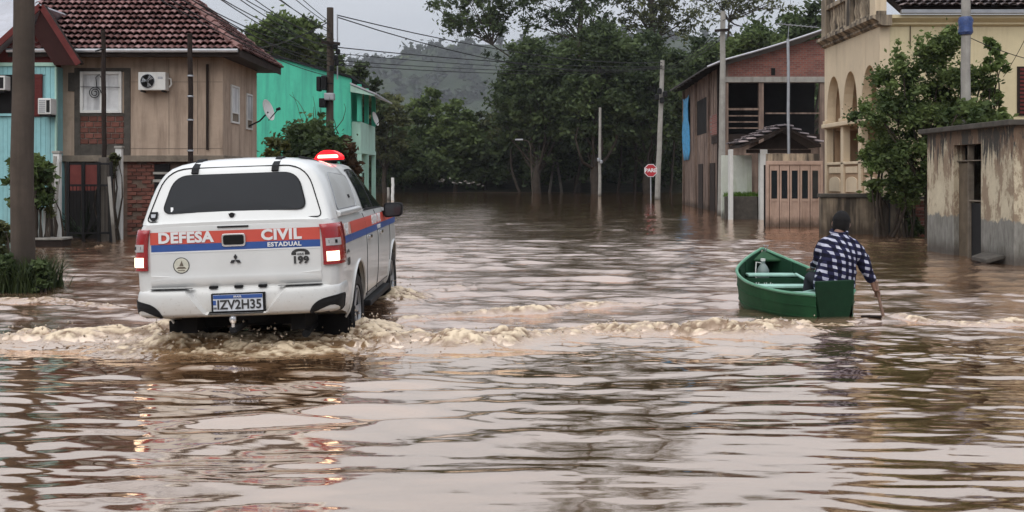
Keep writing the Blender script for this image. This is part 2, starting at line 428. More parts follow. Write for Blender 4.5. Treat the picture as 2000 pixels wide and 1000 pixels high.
feather_tree('tall feathery tree with drooping twigs above the stop sign post', 1280, 108,
   [(1205, 5, 0), (1225, -15, 1), (1240, 25, 0), (1255, -5, -1), (1275, 20, 0), (1300, -12, 1), (1322, 16, 0), (1340, -10, 0), (1310, 35, 0), (1360, 22, 1), (1350, 50, 0), (1215, 40, 1), (1220, -70, 0), (1250, -100, 1), (1290, -80, 0), (1320, -60, -1), (1260, -150, 0), (1295, -140, 1)] + [(1195+17*k, -160-((k*61) % 170), (k % 3)-1) for k in range(11)],
   [(1280, 200), (1276, 80), (1272, 10), (1270, -90), (1270, -140), (1272, -240), (1274, -300)], 83, .36, leaf=m_leaf_olive, per=60, clump=1.1)
feather_tree('bare twiggy tree against the sky behind the shed roof', 1420, 98,
   [(1372, 10, 0), (1385, -8, 0), (1400, 22, 1), (1415, -10, 0), (1432, 12, -1), (1448, -8, 0), (1465, 18, 0), (1480, -5, 0), (1500, 20, 1), (1520, 0, 0), (1545, 14, 0)],
   [(1420, 180), (1422, 80), (1424, 40)], 84, .28, leaf=m_leaf_olive, per=16, clump=.9, bark=m_bark, name='bare_tree', twigs=9)

# undergrowth along the far bank: one leafy mass
rs = np.random.RandomState(77); n = 620
pxs = rs.uniform(690, 1350, n); Ds = rs.uniform(101.5, 113, n); tops = rs.uniform(.1, 1, n)
cen = np.stack([PX(pxs, Ds), Ds, .3 + tops*np.interp(pxs, [690, 760, 900, 1000, 1350], [4.4, 4.2, 4.4, 5.2, 5.2]) + (Ds-101)*.12], 1)
V, F, tn = leaf_cloud(rs, cen, rs.uniform(.6, 1.4, n), 150, .26, .8)
o = npmesh('undergrowth', V, F, m_leaf_dark, attr={'tone': tn}); tag(o, 'dark tangled undergrowth along the far edge of the flood', None, None, 'stuff')
# deep wood behind the front trees
n = 620; pxs = rs.uniform(640, 1680, n); Ds = rs.uniform(112, 135, n)
zt = np.interp(pxs, [640, 740, 980, 1010, 1350, 1680], [9, 5.5, 5.5, 12, 13, 13])
cen = np.stack([PX(pxs, Ds), Ds, 1 + rs.rand(n)**.8*zt], 1)
V, F, tn = leaf_cloud(rs, cen, rs.uniform(1.2, 2.4, n), 150, .4, .8)
o = npmesh('deep_wood', V, F, m_leaf_dark, attr={'tone': tn}); tag(o, 'dense dark wood closing the view behind the front trees', None, None, 'stuff')
mb = MB()
# bare grey trunks that show in the dark of the grove
bt = [(1018, 372, 1000, 232), (1050, 372, 1030, 205), (1072, 372, 1078, 215), (1098, 372, 1092, 220), (1120, 372, 1128, 190), (1205, 372, 1216, 210), (1240, 372, 1236, 200), (1262, 372, 1266, 190), (1308, 372, 1318, 210)]
for i, (a, b, c, d) in enumerate(bt):
    rs = np.random.RandomState(300+i); mb = MB()
    p, q = at(a, b, 101.5), at(c, d, 101.5); p.z = -.3
    pts = limb(mb, rs, p, q, .16, .08, .05, 6, 6)
    for k in range(4):
        e = pts[2+k] + Vector((rs.uniform(-1.6, 1.6), rs.uniform(-.6, .6), rs.uniform(.8, 2.2))); limb(mb, rs, pts[2+k], e, .05, .02, .1, 4, 4)
    T = thing('slender_tree', (p.x, p.y, -.3), ['leaning slender trunk furthest left in the dark grove', 'slender forked trunk second from left in the dark grove', 'slender trunk third from left in the dark grove', 'slender trunk fourth from left in the dark grove', 'slender trunk fifth from left, left of the thin grey post', 'slender trunk just right of the thin grey post', 'slender trunk left of the stop sign', 'slender trunk rising right behind the stop sign', 'slender trunk between stop sign post and brick shed'][i], 'tree', 'slender trunks in the grove')
    mb.build('trunk', m_bark_pale if 0 < i < 4 else m_bark, T, smooth=True, angle=80)
    V, F, tn = leaf_cloud(rs, [np.array(pts[-1]) + rs.normal(size=3)*.7 for _ in range(4)], [.8]*4, 60, .3, .8); npmesh('crown', V, F, m_leaf_dark, T, off=org_of(T), attr={'tone': tn})

# ================================================================ WATER
def wave_height(X, Y):
    rw = np.random.RandomState(11)
    wx = X + .5*fbm(X*.35, Y*.5, 2, 3); wy = Y + .35*fbm(X*.3, Y*.6, 3, 3)
    near = np.clip((9.2-Y)/1.2, 0, 1); near = near*near*(3-2*near)
    z = np.zeros_like(X)
    # long smooth ripples of the near water
    patch = .35 + .65*np.clip(.5+.9*fbm(X*.28, Y*.45, 31, 2), 0, 1)
    for i in range(30):
        lam = rw.uniform(.17, .62) if i % 5 else rw.uniform(.7, 1.5); th = rw.normal(0, .3) + math.pi/2; ph = rw.uniform(0, 6.28); sl = rw.uniform(.017, .033)
        k = 2*math.pi/lam; z += (sl/k)*np.sin(k*(wx*math.cos(th)+wy*math.sin(th))+ph)*patch*near
    z += near*.005*fbm(X*1.4, Y*4.6, 40, 3)
    # choppy water beyond the wake
    far = 1-near; damp = np.clip(1.2-(Y-12)/45, .25, 1)
    for i in range(26):
        lam = rw.uniform(.22, 1.3); th = rw.normal(0, .5) + math.pi/2; ph = rw.uniform(0, 6.28); sl = rw.uniform(.018, .036)
        k = 2*math.pi/lam; z += (sl/k)*np.sin(k*(wx*math.cos(th)+wy*math.sin(th))+ph)*far*damp*(.5+.5*patch)
    z += far*damp*.012*fbm(X*1.6, Y*3.2, 50, 4)
    return z

# wake lines: (list of photo points of the crest, half thickness in D, height, strength)
WAKES = [
 ([(-80, 668), (0, 668), (100, 668), (210, 668), (300, 674), (400, 680), (520, 684), (640, 680), (740, 674), (850, 676), (960, 670), (1080, 664), (1200, 656), (1300, 652), (1450, 652), (1560, 650), (1650, 646)], .42, .11, 1.0),
 ([(690, 655), (740, 640), (790, 626), (850, 622), (930, 618), (1010, 612), (1090, 608), (1170, 602), (1240, 596), (1330, 588)], .22, .07, .8),
 ([(-60, 588), (0, 590), (80, 592), (160, 597), (230, 602), (280, 608)], .2, .05, .6),
 ([(1690, 622), (1740, 624), (1790, 628), (1850, 632), (1930, 632), (2060, 628)], .25, .05, .7),
 ([(760, 585), (820, 570), (900, 562), (980, 556)], .2, .035, .4),
 ([(70, 498), (130, 488), (200, 482), (270, 476)], .45, .06, .6),
 ([(1430, 600), (1462, 612), (1520, 626), (1600, 634), (1660, 630), (1690, 618)], .16, .03, .7),
]
def wake(X, Y):
    H = np.zeros_like(X); S = np.zeros_like(X)
    for i, (pts, wd, hh, st) in enumerate(WAKES):
        P = sorted([(PX(a, KF*CH/(b-HY)), KF*CH/(b-HY)) for a, b in pts])
        px_, py_ = [p[0] for p in P], [p[1] for p in P]
        yc = np.interp(X, px_, py_) + .14*fbm(X*1.3, X*0+i*7.1, 60+i, 3)
        ends = np.clip((X-px_[0])/.5, 0, 1)*np.clip((px_[-1]-X)/.5, 0, 1)
        amp = (.55 + .6*np.clip(.5+.8*noise2(X*.9, X*0+3.3*i, 70+i), 0, 1))
        d = (Y-yc)/wd
        prof = np.where(d < 0, np.exp(-(d/.42)**2), np.exp(-(d/1.05)**2))
        H = np.maximum(H, prof*hh*ends*amp); S = np.maximum(S, prof*ends*st*np.clip(amp*1.15, 0, 1))
    # churned water under and behind the truck
    d = np.sqrt(((X+2.4)/1.35)**2 + ((Y-9.75)/.75)**2); c = np.clip(1.25-d, 0, 1)
    S = np.maximum(S, np.clip(c*1.6, 0, 1)*.95); H = np.maximum(H, c*.05)
    for (wx_, wy_) in ((-1.5, 10.45), (-1.5, 13.4), (-3.3, 10.45)):
        d = np.sqrt(((X-wx_)/.55)**2 + ((Y-wy_)/.75)**2); c = np.clip(1.1-d, 0, 1); S = np.maximum(S, np.clip(c*1.5, 0, 1)); H = np.maximum(H, c*.1)
    return H, S

ys = np.concatenate([[-60, -20, -5, 0, 2.5, 3.6], np.arange(4.2, 8.6, .017), np.arange(8.6, 11.4, .0125), np.arange(11.4, 14, .022), np.arange(14, 26, .06), np.arange(26, 60, .25), np.arange(60, 125, 1.0), [140]])
us = np.concatenate([[-8, -4, -2.4, -1.7, -1.35, -1.2], np.linspace(-1.08, 1.08, 640), [1.2, 1.35, 1.7, 2.4, 4, 8]])
U, Y = np.meshgrid(us, ys); X = U*(.485*np.clip(Y, 4, 130) + .2)
core = (np.abs(U) < 1.1) & (Y > 3.5)
Z = wave_height(X, Y)
H, S = wake(X, Y)
n_hi = fbm(X*5.5, Y*9, 90, 4, .6); n_lo = fbm(X*1.8, Y*4.5, 95, 3, .6); n_fi = fbm(X*17, Y*26, 97, 3, .6)
rid = (1-np.abs(n_hi))
foam = np.clip((S*1.2 + .7*n_lo*S + .5*n_hi*S + .4*n_fi*S - .44)*1.6, 0, 1)
wxx = X + .12*fbm(X*3, Y*3, 120, 2); wyy = Y + .1*fbm(X*3, Y*3, 125, 2)
n_md = 1-np.abs(fbm(wxx*3.4, wyy*10, 93, 4, .6)); n_sm = fbm(wxx*8, wyy*20, 101, 3, .6)
Z = Z*(1-.5*S) + H*(1+.5*n_lo) + S*(.042*(n_md-.55) + .012*n_sm + .008*n_fi) - .012*np.clip(S*6, 0, 1)
lace = np.clip(.45*n_md + .3*n_sm + .4*n_fi + .14 + .25*n_lo, 0, 1)
Z = np.where(core, Z, 0)
foam = np.where(core, foam, 0)
calm = np.clip((Y-9.6)/1.5, 0, 1)*np.clip(1-(Y-30)/40, 0, 1)     # silt stirred up past the wake
nr, ncl = X.shape; idx = np.arange(nr*ncl).reshape(nr, ncl)
F = np.stack([idx[:-1,:-1], idx[:-1,1:], idx[1:,1:], idx[1:,:-1]], -1).reshape(-1, 4)
t = NT('flood_water')
fo = t.attr('foam'); st_ = t.attr('silt')
n1 = t.noise(.5, 4, .6, t.coord((.6, 1.5, 1)))
mud = t.ramp(n1, .3, .7, (.16, .082, .039), (.21, .114, .058))
mud = t.mix(t.math('MULTIPLY', st_, .8), mud, (.25, .16, .105)); mud = t.mix(t.math('MULTIPLY', t.attr('crest'), .85), mud, (.33, .21, .115))
nf = t.noise(38, 5, .7, t.coord((1, 1.4, 1))); lc = t.math('ADD', t.math('MULTIPLY', t.attr('lace'), .8), t.math('MULTIPLY', nf, .25)); fcol = t.ramp(lc, .38, .82, (.18, .105, .052), (.7, .56, .39))
col = t.mix(fo, mud, fcol)
rough = t.math('ADD', t.math('MULTIPLY', fo, .5), .035)
t.set(base=col, rough=rough, ior=1.33)
b1 = t.noise(8, 5, .6, t.coord((.5, 2.0, 1))); b2 = t.noise(1.6, 5, .6, t.coord((.35, 1.5, 1)))
fine = t.math('MULTIPLY', b1, t.math('ADD', t.math('MULTIPLY', st_, .8), .1)); 
b3 = t.math('MULTIPLY', nf, t.math('MULTIPLY', fo, .7))
hsum = t.math('ADD', t.math('ADD', fine, t.math('MULTIPLY', t.math('MULTIPLY', b2, 3.0), t.attr('chop'))), b3)
bp = t.bump(hsum, .5, .016)
fr = t.n.new('ShaderNodeFresnel'); fr.inputs['IOR'].default_value = 1.33; t.l.new(bp.outputs[0], fr.inputs['Normal'])
gl = t.n.new('ShaderNodeBsdfGlossy'); gl.inputs['Roughness'].default_value = .03; t.l.new(bp.outputs[0], gl.inputs['Normal']); t.l.new(t.mix(st_, (1.0, .87, .76), (1.0, .84, .745)), gl.inputs['Color'])
fac = t.math('MULTIPLY', t.math('MINIMUM', t.math('POWER', fr.outputs[0], .25), .8), t.math('MULTIPLY', t.math('SUBTRACT', 1.0, t.math('MULTIPLY', fo, .75)), t.math('SUBTRACT', 1.0, t.math('MULTIPLY', t.attr('crest'), .35))))
ms = t.n.new('ShaderNodeMixShader'); t.l.new(fac, ms.inputs[0]); t.l.new(t.b.outputs[0], ms.inputs[1]); t.l.new(gl.outputs[0], ms.inputs[2]); t.l.new(ms.outputs[0], t.out.inputs[0])
m_water = t.m
chop = np.clip((Y-22)/20, 0, 1)
o = npmesh('water', np.stack([X, Y, Z], -1).reshape(-1, 3), F, m_water, attr={'lace': lace, 'crest': np.clip(S*1.3, 0, 1), 'foam': foam, 'silt': calm, 'chop': chop}, smooth=True)
tag(o, 'brown flood water covering the street', None, None, 'structure')

# thrown drops along the wake and at the wheels
rs = np.random.RandomState(64); P = []; Rr = []
P0_ = sorted([(PX(a, KF*CH/(b-HY)), KF*CH/(b-HY)) for a, b in WAKES[0][0]])
for k in range(420):
    if k < 240:
        x = rs.uniform(-4.8, 3.2); y = np.interp(x, [p[0] for p in P0_], [p[1] for p in P0_]) + rs.normal()*.2; z = .05 + abs(rs.normal())*.06
    else:
        c = ((-1.48, 10.3), (-1.48, 13.3), (-3.3, 10.3), (-2.2, 9.5))[k % 4]; x = c[0]+rs.normal()*.2; y = c[1]+rs.normal()*.2; z = .06 + abs(rs.normal())*.11
    P.append((x, y, z)); Rr.append(rs.uniform(.004, .013))
P = np.array(P); Rr = np.array(Rr); oct_ = np.array([[1,0,0],[0,1,0],[-1,0,0],[0,-1,0],[0,0,1.5],[0,0,-1.1]], float)
V = (P[:, None, :] + oct_[None]*Rr[:, None, None]).reshape(-1, 3); fo_ = np.array([[0,1,4],[1,2,4],[2,3,4],[3,0,4],[1,0,5],[2,1,5],[3,2,5],[0,3,5]])
F = (np.arange(len(P))[:, None, None]*6 + fo_[None]).reshape(-1, 3)
o = npmesh('splash_drops', V, F, plain('drop_water', (.45, .36, .27), .2, .2, 9, 0), smooth=True); tag(o, 'drops of muddy water thrown up along the wake', None, None, 'stuff')

# ================================================================ BUILDINGS
m_stucco = plain('stucco_brown', (.44, .335, .258), .9, .14, 1.6, .35, 40, streak=(.13, .088, .066), samt=.68, srange=(.47, .74))
m_stucco_raw = plain('cement_raw', (.2, .165, .13), .95, .3, 5, .5, 40)
m_cem_dark = plain('cement_dark', (.085, .075, .065), .95, .35, 5, .5, 40)
m_brick = plain('brick_red', (.15, .062, .047), .9, .35, 6, .5, 40, perobj=.7)
m_mortar = plain('mortar', (.3, .26, .22), .95, .25, 6, .4, 40)
m_white = plain('white_paint', (.68, .67, .64), .55, .1, 5, .05, streak=(.35, .3, .25), samt=.3)
m_wood_dark = plain('wood_dark', (.026, .018, .015), .8, .35, 3, .4, 30)
m_wood_pole = plain('pole_wood', (.085, .066, .053), .9, .3, 2, .5, 26, streak=(.05, .04, .033), samt=.8, srange=(.4, .62))
m_concrete = plain('concrete_pole', (.33, .31, .28), .9, .2, 3, .35, 30, streak=(.14, .12, .1), samt=.6, damp=.75)
m_black = plain('black_metal', (.008, .008, .009), .6, .3, 4, .15, spec=.2)
m_rubber = plain('black_rubber', (.009, .009, .01), .7, .2, 6, .1)
m_grey_metal = plain('grey_metal', (.33, .34, .36), .45, .15, 4, .1, metal=.6)
m_sheet = plain('metal_sheet', (.42, .42, .45), .5, .12, 1.2, .1, metal=.3, streak=(.25, .22, .21), samt=.4)
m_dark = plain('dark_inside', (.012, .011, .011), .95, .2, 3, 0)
m_glass = plain('window_glass', (.02, .024, .028), .06, .1, 2, 0, spec=.7)
m_teal = plain('teal_boards', (.27, .51, .53), .75, .12, 3, .2, 30, streak=(.2, .3, .3), samt=.45, srange=(.48, .7), damp=.75)
m_wine = plain('wine_paint', (.12, .026, .024), .7, .25, 3, .2, 30)
m_mint = plain('mint_wall', (.1, .56, .38), .85, .07, 1.2, .2, 40, streak=(.07, .31, .24), samt=.75, srange=(.44, .72))
m_mint_pale = plain('mint_pale', (.42, .62, .52), .85, .1, 1.5, .2, 40, streak=(.25, .33, .28), samt=.5)
m_cream = plain('cream_wall', (.68, .55, .39), .88, .08, 1.0, .2, 40, streak=(.36, .25, .15), samt=.5, srange=(.53, .8))
m_yellow = plain('yellow_wall', (.66, .56, .36), .88, .08, 1.0, .2, 40, streak=(.4, .3, .17), samt=.4, srange=(.53, .8))
m_trim_old = plain('weathered_trim', (.45, .36, .26), .9, .2, 3, .35, 30, streak=(.05, .042, .036), samt=.95, srange=(.38, .62), damp=.75)
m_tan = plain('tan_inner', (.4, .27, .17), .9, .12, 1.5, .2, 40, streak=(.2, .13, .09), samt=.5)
m_blue = plain('blue_tarp', (.06, .3, .55), .55, .3, 5, .5, 8, bdist=.05)
m_shed = plain('shed_wall_boards', (.27, .195, .155), .9, .25, 1.5, .35, 30, streak=(.06, .04, .035), samt=.8, srange=(.4, .65), damp=.75)
m_pinkwood = plain('pale_wood', (.5, .35, .275), .75, .15, 3, .25, 30, streak=(.25, .16, .12), samt=.5, damp=.75)

def tile_mat(name, c0, c1, c2):
    t = NT(name); v = t.attr('tone'); r = t.n.new('ShaderNodeValToRGB'); e = r.color_ramp.elements
    e[0].color = (*c0, 1); e[1].color = (*c2, 1); e[0].position = 0; e[1].position = 1; m = e.new(.5); m.color = (*c1, 1)
    t.l.new(v, r.inputs[0]); n = t.noise(2.2, 6, .7); col = t.mix(t.math('MULTIPLY', t.ramp(n, .45, .68), .75), r.outputs[0], (.035, .028, .027))
    t.set(base=col, rough=.75); t.bump(t.noise(30, 4, .7), .3, .01); return t.m
m_tile = tile_mat('clay_tile', (.11, .045, .04), (.22, .105, .095), (.36, .21, .2))
m_tile_old = tile_mat('clay_tile_old', (.05, .04, .042), (.13, .1, .1), (.27, .21, .2))

TILE_ME = {}
def tile_geo(pitch_u, pitch_v, lift):
    """one barrel tile, u across, v up the slope, n away from it"""
    ks = 5; V = []; Fc = []
    for vv, hh, dn in ((-.05, .105+lift, 0), (pitch_v-.025, 0, 0), (-.046, .105+lift, -.026)):
        for k in range(ks):
            q = k/(ks-1); V.append(((q*1.04-.02)*pitch_u, vv, hh + .062*math.sin(math.pi*q) + dn))
    for k in range(ks-1): Fc.append((k, k+1, ks+k+1, ks+k)); Fc.append((k, 2*ks+k, 2*ks+k+1, k+1))
    return V, Fc
def tile_roof(name, parent, mat, P0, eu, ev, W, L, inside, pitch_u=.21, pitch_v=.33, seed=1, parts=0):
    """barrel tiles on a slope: P0 lower-left corner, eu along the eave, ev up the slope; the lowest ones are single parts, the rest one joined part"""
    rs = np.random.RandomState(seed); P0, eu, ev = Vector(P0), Vector(eu).normalized(), Vector(ev).normalized(); en = eu.cross(ev).normalized(); flip = en.z < 0
    if flip: en = -en
    V, Fc, T = [], [], []; nu, nv = int(W/pitch_u)+1, int(L/pitch_v)+1; off = org_of(parent); made = 0
    for jj in range(nv):
        for ii in range(nu):
            u0, v0 = ii*pitch_u, jj*pitch_v
            if not inside(u0+pitch_u/2, v0+pitch_v/2): continue
            jt = rs.uniform(-.012, .012); tone = rs.rand(); lift = rs.uniform(0, .012)
            if made < parts:
                made += 1; tq = int(tone*7); key = (mat.name, pitch_u, pitch_v, tq)
                if key not in TILE_ME:
                    gv, gf = tile_geo(pitch_u, pitch_v, .006); me = bpy.data.meshes.new('tile'); me.from_pydata(gv, [], gf); a = me.attributes.new('tone', 'FLOAT', 'POINT'); a.data.foreach_set('value', [(tq+.5)/7]*len(gv)); me.materials.append(mat); TILE_ME[key] = me
                o = bpy.data.objects.new('tile', TILE_ME[key]); COL.objects.link(o); o.parent = parent
                e1 = -eu if flip else eu; pos = P0 + eu*(u0+(pitch_u if flip else 0)) + ev*(v0+jt) + en*(lift-.006) - off
                o.matrix_local = Matrix(((e1.x, ev.x, en.x, pos.x), (e1.y, ev.y, en.y, pos.y), (e1.z, ev.z, en.z, pos.z), (0, 0, 0, 1)))
                continue
            gv, gf = tile_geo(pitch_u, pitch_v, lift); b = len(V)
            V += [P0 + eu*(u0+p[0]) + ev*(v0+jt+p[1]) + en*p[2] for p in gv]; T += [tone]*len(gv); Fc += [tuple(q+b for q in f) for f in gf]
    if V:
        o = npmesh(name, [tuple(v) for v in V], Fc, mat, parent, off=off, attr={'tone': T}); tag(o, kind='stuff'); return o

BRICK_ME = {}
def brick_field(parent, P0, eu, W, H, bw=.23, bh=.085, gap=.016, depth=.05, seed=1, mat=None, out=None, drop=0.0):
    """single bricks as parts on a wall face; P0 lower left, eu horizontal direction, out = outward normal"""
    rs = random.Random(seed); eu = Vector(eu).normalized(); out = Vector(out); P0 = Vector(P0)
    key = (round(bw, 3), round(bh, 3), round(depth, 3))
    ang = math.atan2(eu.y, eu.x); off = org_of(parent)
    rows = max(1, int((H+gap)/(bh+gap)))
    for r in range(rows):
        z = r*(bh+gap); x = -(bw/2 if r % 2 else 0)
        while x < W-.02:
            a, b = max(x, 0), min(x+bw, W)
            if b-a > .05 and rs.random() >= drop:
                w = round(b-a, 2); k2 = (w,)+key[1:]
                if k2 not in BRICK_ME:
                    mb = MB(); mb.box(-w/2, w/2, -depth/2, depth/2, -bh/2, bh/2); BRICK_ME[k2] = mb.mesh('brick', bevel=.006, segs=1); BRICK_ME[k2].materials.append(mat or m_brick)
                o = bpy.data.objects.new('brick', BRICK_ME[k2]); COL.objects.link(o); o.parent = parent
                c = P0 + eu*((a+b)/2) + Vector((0,0,1))*(z+bh/2) + out*(rs.uniform(-.008, .01))
                o.location = c-off; o.rotation_euler = (rs.uniform(-.02,.02), rs.uniform(-.02,.02), ang+rs.uniform(-.015,.015))
            x += bw+gap

def window(parent, x0, x1, y, z0, z1, face=-1, glass=None, frame=None, fw=.06, mull=1, bars=0, depth=.07, name='window'):
    """window in a wall facing -Y: frame part with pane sub-parts"""
    f = MB(); g = fw
    f.box(x0, x0+g, y-depth, y+.02, z0, z1).box(x1-g, x1, y-depth, y+.02, z0, z1).box(x0+g, x1-g, y-depth, y+.02, z0, z0+g).box(x0+g, x1-g, y-depth, y+.02, z1-g, z1)
    xs = [x0+g + (x1-x0-2*g)*k/(mull+1) for k in range(mull+2)]
    for k in range(1, mull+1): f.box(xs[k]-g*.4, xs[k]+g*.4, y-depth+.01, y+.02, z0+g, z1-g)
    o = f.build(name, frame or m_white, parent, bevel=.006, segs=1)
    for k in range(mull+1):
        p = MB(); p.box(xs[k]+(.0 if k == 0 else g*.4), xs[k+1]-(.0 if k == mull else g*.4), y-.03, y-.012, z0+g, z1-g); p.build('pane', glass or m_glass, o)
    return o

# ---------------------------------------------------------------- brown stucco house (left)
YF = 27.0; xl, xr = PX(109, YF), PX(435, YF); yb = 30.6
z_sof, z_floor = 4.58, 2.06
BH = thing('brown_house', (-10.4, YF, -.3), 'brown stucco house with red tiled hip roof behind the white pickup', 'house')
mb = MB(); mb.box(xl, xr, YF, yb, z_floor, z_sof); mb.build('wall', m_stucco, BH)
mb = MB(); mb.box(xl+.1, xr-.1, YF+.12, yb-.1, -.5, z_floor-.004); bw_ = mb.build('basement_wall', plain('damp_masonry', (.14, .1, .078), .95, .35, 4, .5, 30), BH)
brick_field(bw_, (PX(246, YF), YF+.115, .05), (1,0,0), PX(322, YF)-PX(246, YF), 1.95, out=(0,-1,0), seed=4, drop=.16)
# street side: brick piers
mb = MB(); mb.box(xr+.004, xr+.05, YF-.02, yb, z_floor-.14, z_floor+.02); mb.box(xl, xr+.05, YF-.05, YF-.004, z_floor-.14, z_floor+.02); mb.build('floor_band', m_stucco_raw, BH, bevel=.01)
# raw cement strip round the bricked window
x0, x1 = PX(146, YF), PX(256, YF)
mb = MB()
for a, b, c, d in ((PX(146,YF), PX(158,YF), PZ(310,YF), PZ(133,YF)), (PX(243,YF), PX(255,YF), PZ(308,YF), PZ(133,YF)), (PX(158,YF), PX(243,YF), PZ(140,YF), PZ(133,YF)), (PX(158,YF), PX(243,YF), PZ(227,YF), PZ(221,YF)), (PX(158,YF), PX(243,YF), PZ(306,YF), PZ(282,YF)), (PX(134,YF), PX(146,YF), PZ(178,YF), PZ(142,YF))):
    mb.box(a, b, YF-.035, YF+.02, c, d)
mb.build('cement_surround', m_cem_dark, BH, bevel=.008, segs=1)
mb = MB(); mb.box(PX(158,YF), PX(243,YF), YF-.012, YF+.01, PZ(282,YF), PZ(227,YF)); mo = mb.build('mortar_bed', m_mortar, BH)
brick_field(mo, (PX(158,YF)+.005, YF-.02, PZ(281,YF)), (1,0,0), PX(243,YF)-PX(158,YF)-.01, PZ(227,YF)-PZ(281,YF), bw=.2, bh=.122, gap=.022, out=(0,-1,0), seed=9)
# white window with two leaves and lace panels
m_lace = plain('lace_panel', (.62, .62, .62), .6, .1, 5, .2, 60, streak=(.3, .3, .31), samt=.7, srange=(.45, .6))
w = window(BH, PX(158,YF), PX(239,YF), YF-.002, PZ(221,YF), PZ(140,YF), glass=m_lace, frame=m_white, fw=.075, mull=1)
def scroll(cx, cz, s):
    pts = []
    for k in range(40):
        a = k/39*4.6*math.pi; r = s*(1-.75*k/39); pts.append((cx+r*math.cos(a), YF-.1, cz+r*math.sin(a)))
    return pts
mb = MB(); mb.tube(scroll(PX(188,YF), PZ(182,YF), .16), .012, 5); mb.tube([(PX(192,YF), YF-.1, PZ(170,YF)), (PX(190,YF), YF-.1, PZ(152,YF)), (PX(197,YF), YF-.1, PZ(146,YF)), (PX(200,YF), YF-.1, PZ(152,YF))], .011, 5); mb.tube([(PX(160,YF), YF-.09, PZ(170,YF)), (PX(236,YF), YF-.09, PZ(171,YF))], .008, 5); mb.build('window_scroll', m_black, w)
# eaves: soffit, fascia, gutter
ov = .55
ex0, ex1, ey0, ey1 = xl-.95, xr+ov, YF-ov, yb+ov
mb = MB(); mb.box(ex0, ex1, ey0, ey1, z_sof+.002, z_sof+.05); mb.build('soffit', m_wood_dark, BH)
mb = MB(); mb.box(ex0, ex1+.03, ey0-.03, ey0-.002, z_sof-.05, z_sof+.14); mb.box(ex1+.002, ex1+.03, ey0+.0, ey1, z_sof-.05, z_sof+.14); mb.build('fascia', m_wood_dark, BH, bevel=.006, segs=1)
mb = MB(); mb.tube([(ex0, ey0-.08, z_sof+.1), (ex1, ey0-.08, z_sof+.1)], .055, 8); mb.build('gutter', m_grey_metal, BH, smooth=True)
# roof slopes
dpt = (ey1-ey0)/2; rise = dpt*.86; rz = z_sof+.1; sl = math.hypot(dpt, rise)
ridge_y = ey0+dpt; rx1 = ex1-dpt; rx0 = ex0
m_rdeck = m_wood_dark
mb = MB(); A = (ex0, ey0, rz); B = (ex1, ey0, rz); C = (rx1, ridge_y, rz+rise); Dd = (rx0, ridge_y, rz+rise); E = (ex1, ey1, rz); Fp = (ex0, ey1, rz)
mb.add([A,B,C,Dd,E,Fp], [(0,1,2,3),(1,4,2),(4,5,3,2),(0,3,5),(0,5,4,1)]); roof = mb.build('roof', m_rdeck, BH)
tile_roof('roof_tiles', roof, m_tile, A, (1,0,0), (0, dpt, rise), ex1-ex0, sl, lambda u, v: u < (ex1-ex0) - v*dpt/sl*1.0 + .05, seed=2, pitch_u=.165, pitch_v=.235, parts=300)
tile_roof('roof_tiles', roof, m_tile, B, (0,1,0), (-dpt, 0, rise), ey1-ey0, sl, lambda u, v: v*dpt/sl < u < (ey1-ey0) - v*dpt/sl, seed=3, pitch_u=.165, pitch_v=.235)
mb = MB()
for (p, q) in ((B, C), (E, C), (C, Dd)):
    p, q = Vector(p), Vector(q); n = int((q-p).length/.34)
    for k in range(n):
        a = p.lerp(q, k/n); b = p.lerp(q, (k+1.12)/n); mb.tube([a+Vector((0,0,.07)), b+Vector((0,0,.05))], [.115, .09], 7)
o = mb.build('ridge_tiles', plain('ridge_clay', (.2, .11, .1), .8, .4, 3, .3), roof, smooth=True); tag(o, kind='stuff')
# wall furniture on the house that belongs to it
mb = MB(); mb.tube([(PX(406,YF), YF-.05, PZ(293,YF)), (PX(406,YF), YF-.05, PZ(126,YF))], .035, 8); mb.build('drain_pipe', m_wood_dark, BH, smooth=True)
mb = MB(); 
for zz in (PZ(160, YF), PZ(290, YF)): mb.box(PX(250,YF), xr-.01, YF-.006, YF+.01, zz-.006, zz+.006)
for pxx in (330, 386): mb.box(PX(pxx,YF)-.006, PX(pxx,YF)+.006, YF-.0065, YF+.01, z_floor+.05, z_sof-.05)
mb.build('render_joint', m_stucco_raw, BH)
# street side windows
for k, (ya, yb_, zt_, zb_) in enumerate(((27.75, 28.55, 3.95, 2.95), (29.35, 30.0, 3.85, 2.85))):
    mb = MB(); g = .05; xx = xr
    mb.box(xx-.01, xx+.04, ya, ya+g, zb_, zt_).box(xx-.01, xx+.04, yb_-g, yb_, zb_, zt_).box(xx-.01, xx+.04, ya+g, yb_-g, zb_, zb_+g).box(xx-.01, xx+.04, ya+g, yb_-g, zt_-g, zt_).box(xx-.01, xx+.036, ya+g, yb_-g, zb_+.26, zb_+.3)
    wo_ = mb.build('window', m_white, BH, bevel=.005, segs=1)
    mb = MB(); mb.box(xx-.005, xx+.012, ya+g, yb_-g, zb_+.3, zt_-g); mb.build('pane', m_lace, wo_)
    mb = MB(); mb.box(xx-.005, xx+.013, ya+g, yb_-g, zb_+g, zb_+.26); mb.build('sill_panel', m_stucco_raw, wo_)
# dark doorway in the basement
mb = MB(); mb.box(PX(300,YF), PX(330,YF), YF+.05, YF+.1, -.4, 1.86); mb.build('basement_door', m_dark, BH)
mb = MB(); mb.box(PX(298,YF), PX(334,YF), YF+.03, YF+.11, 1.4, 1.47).box(PX(298,YF), PX(334,YF), YF+.03, YF+.11, 1.6, 1.66); mb.build('door_bar', m_concrete, BH)

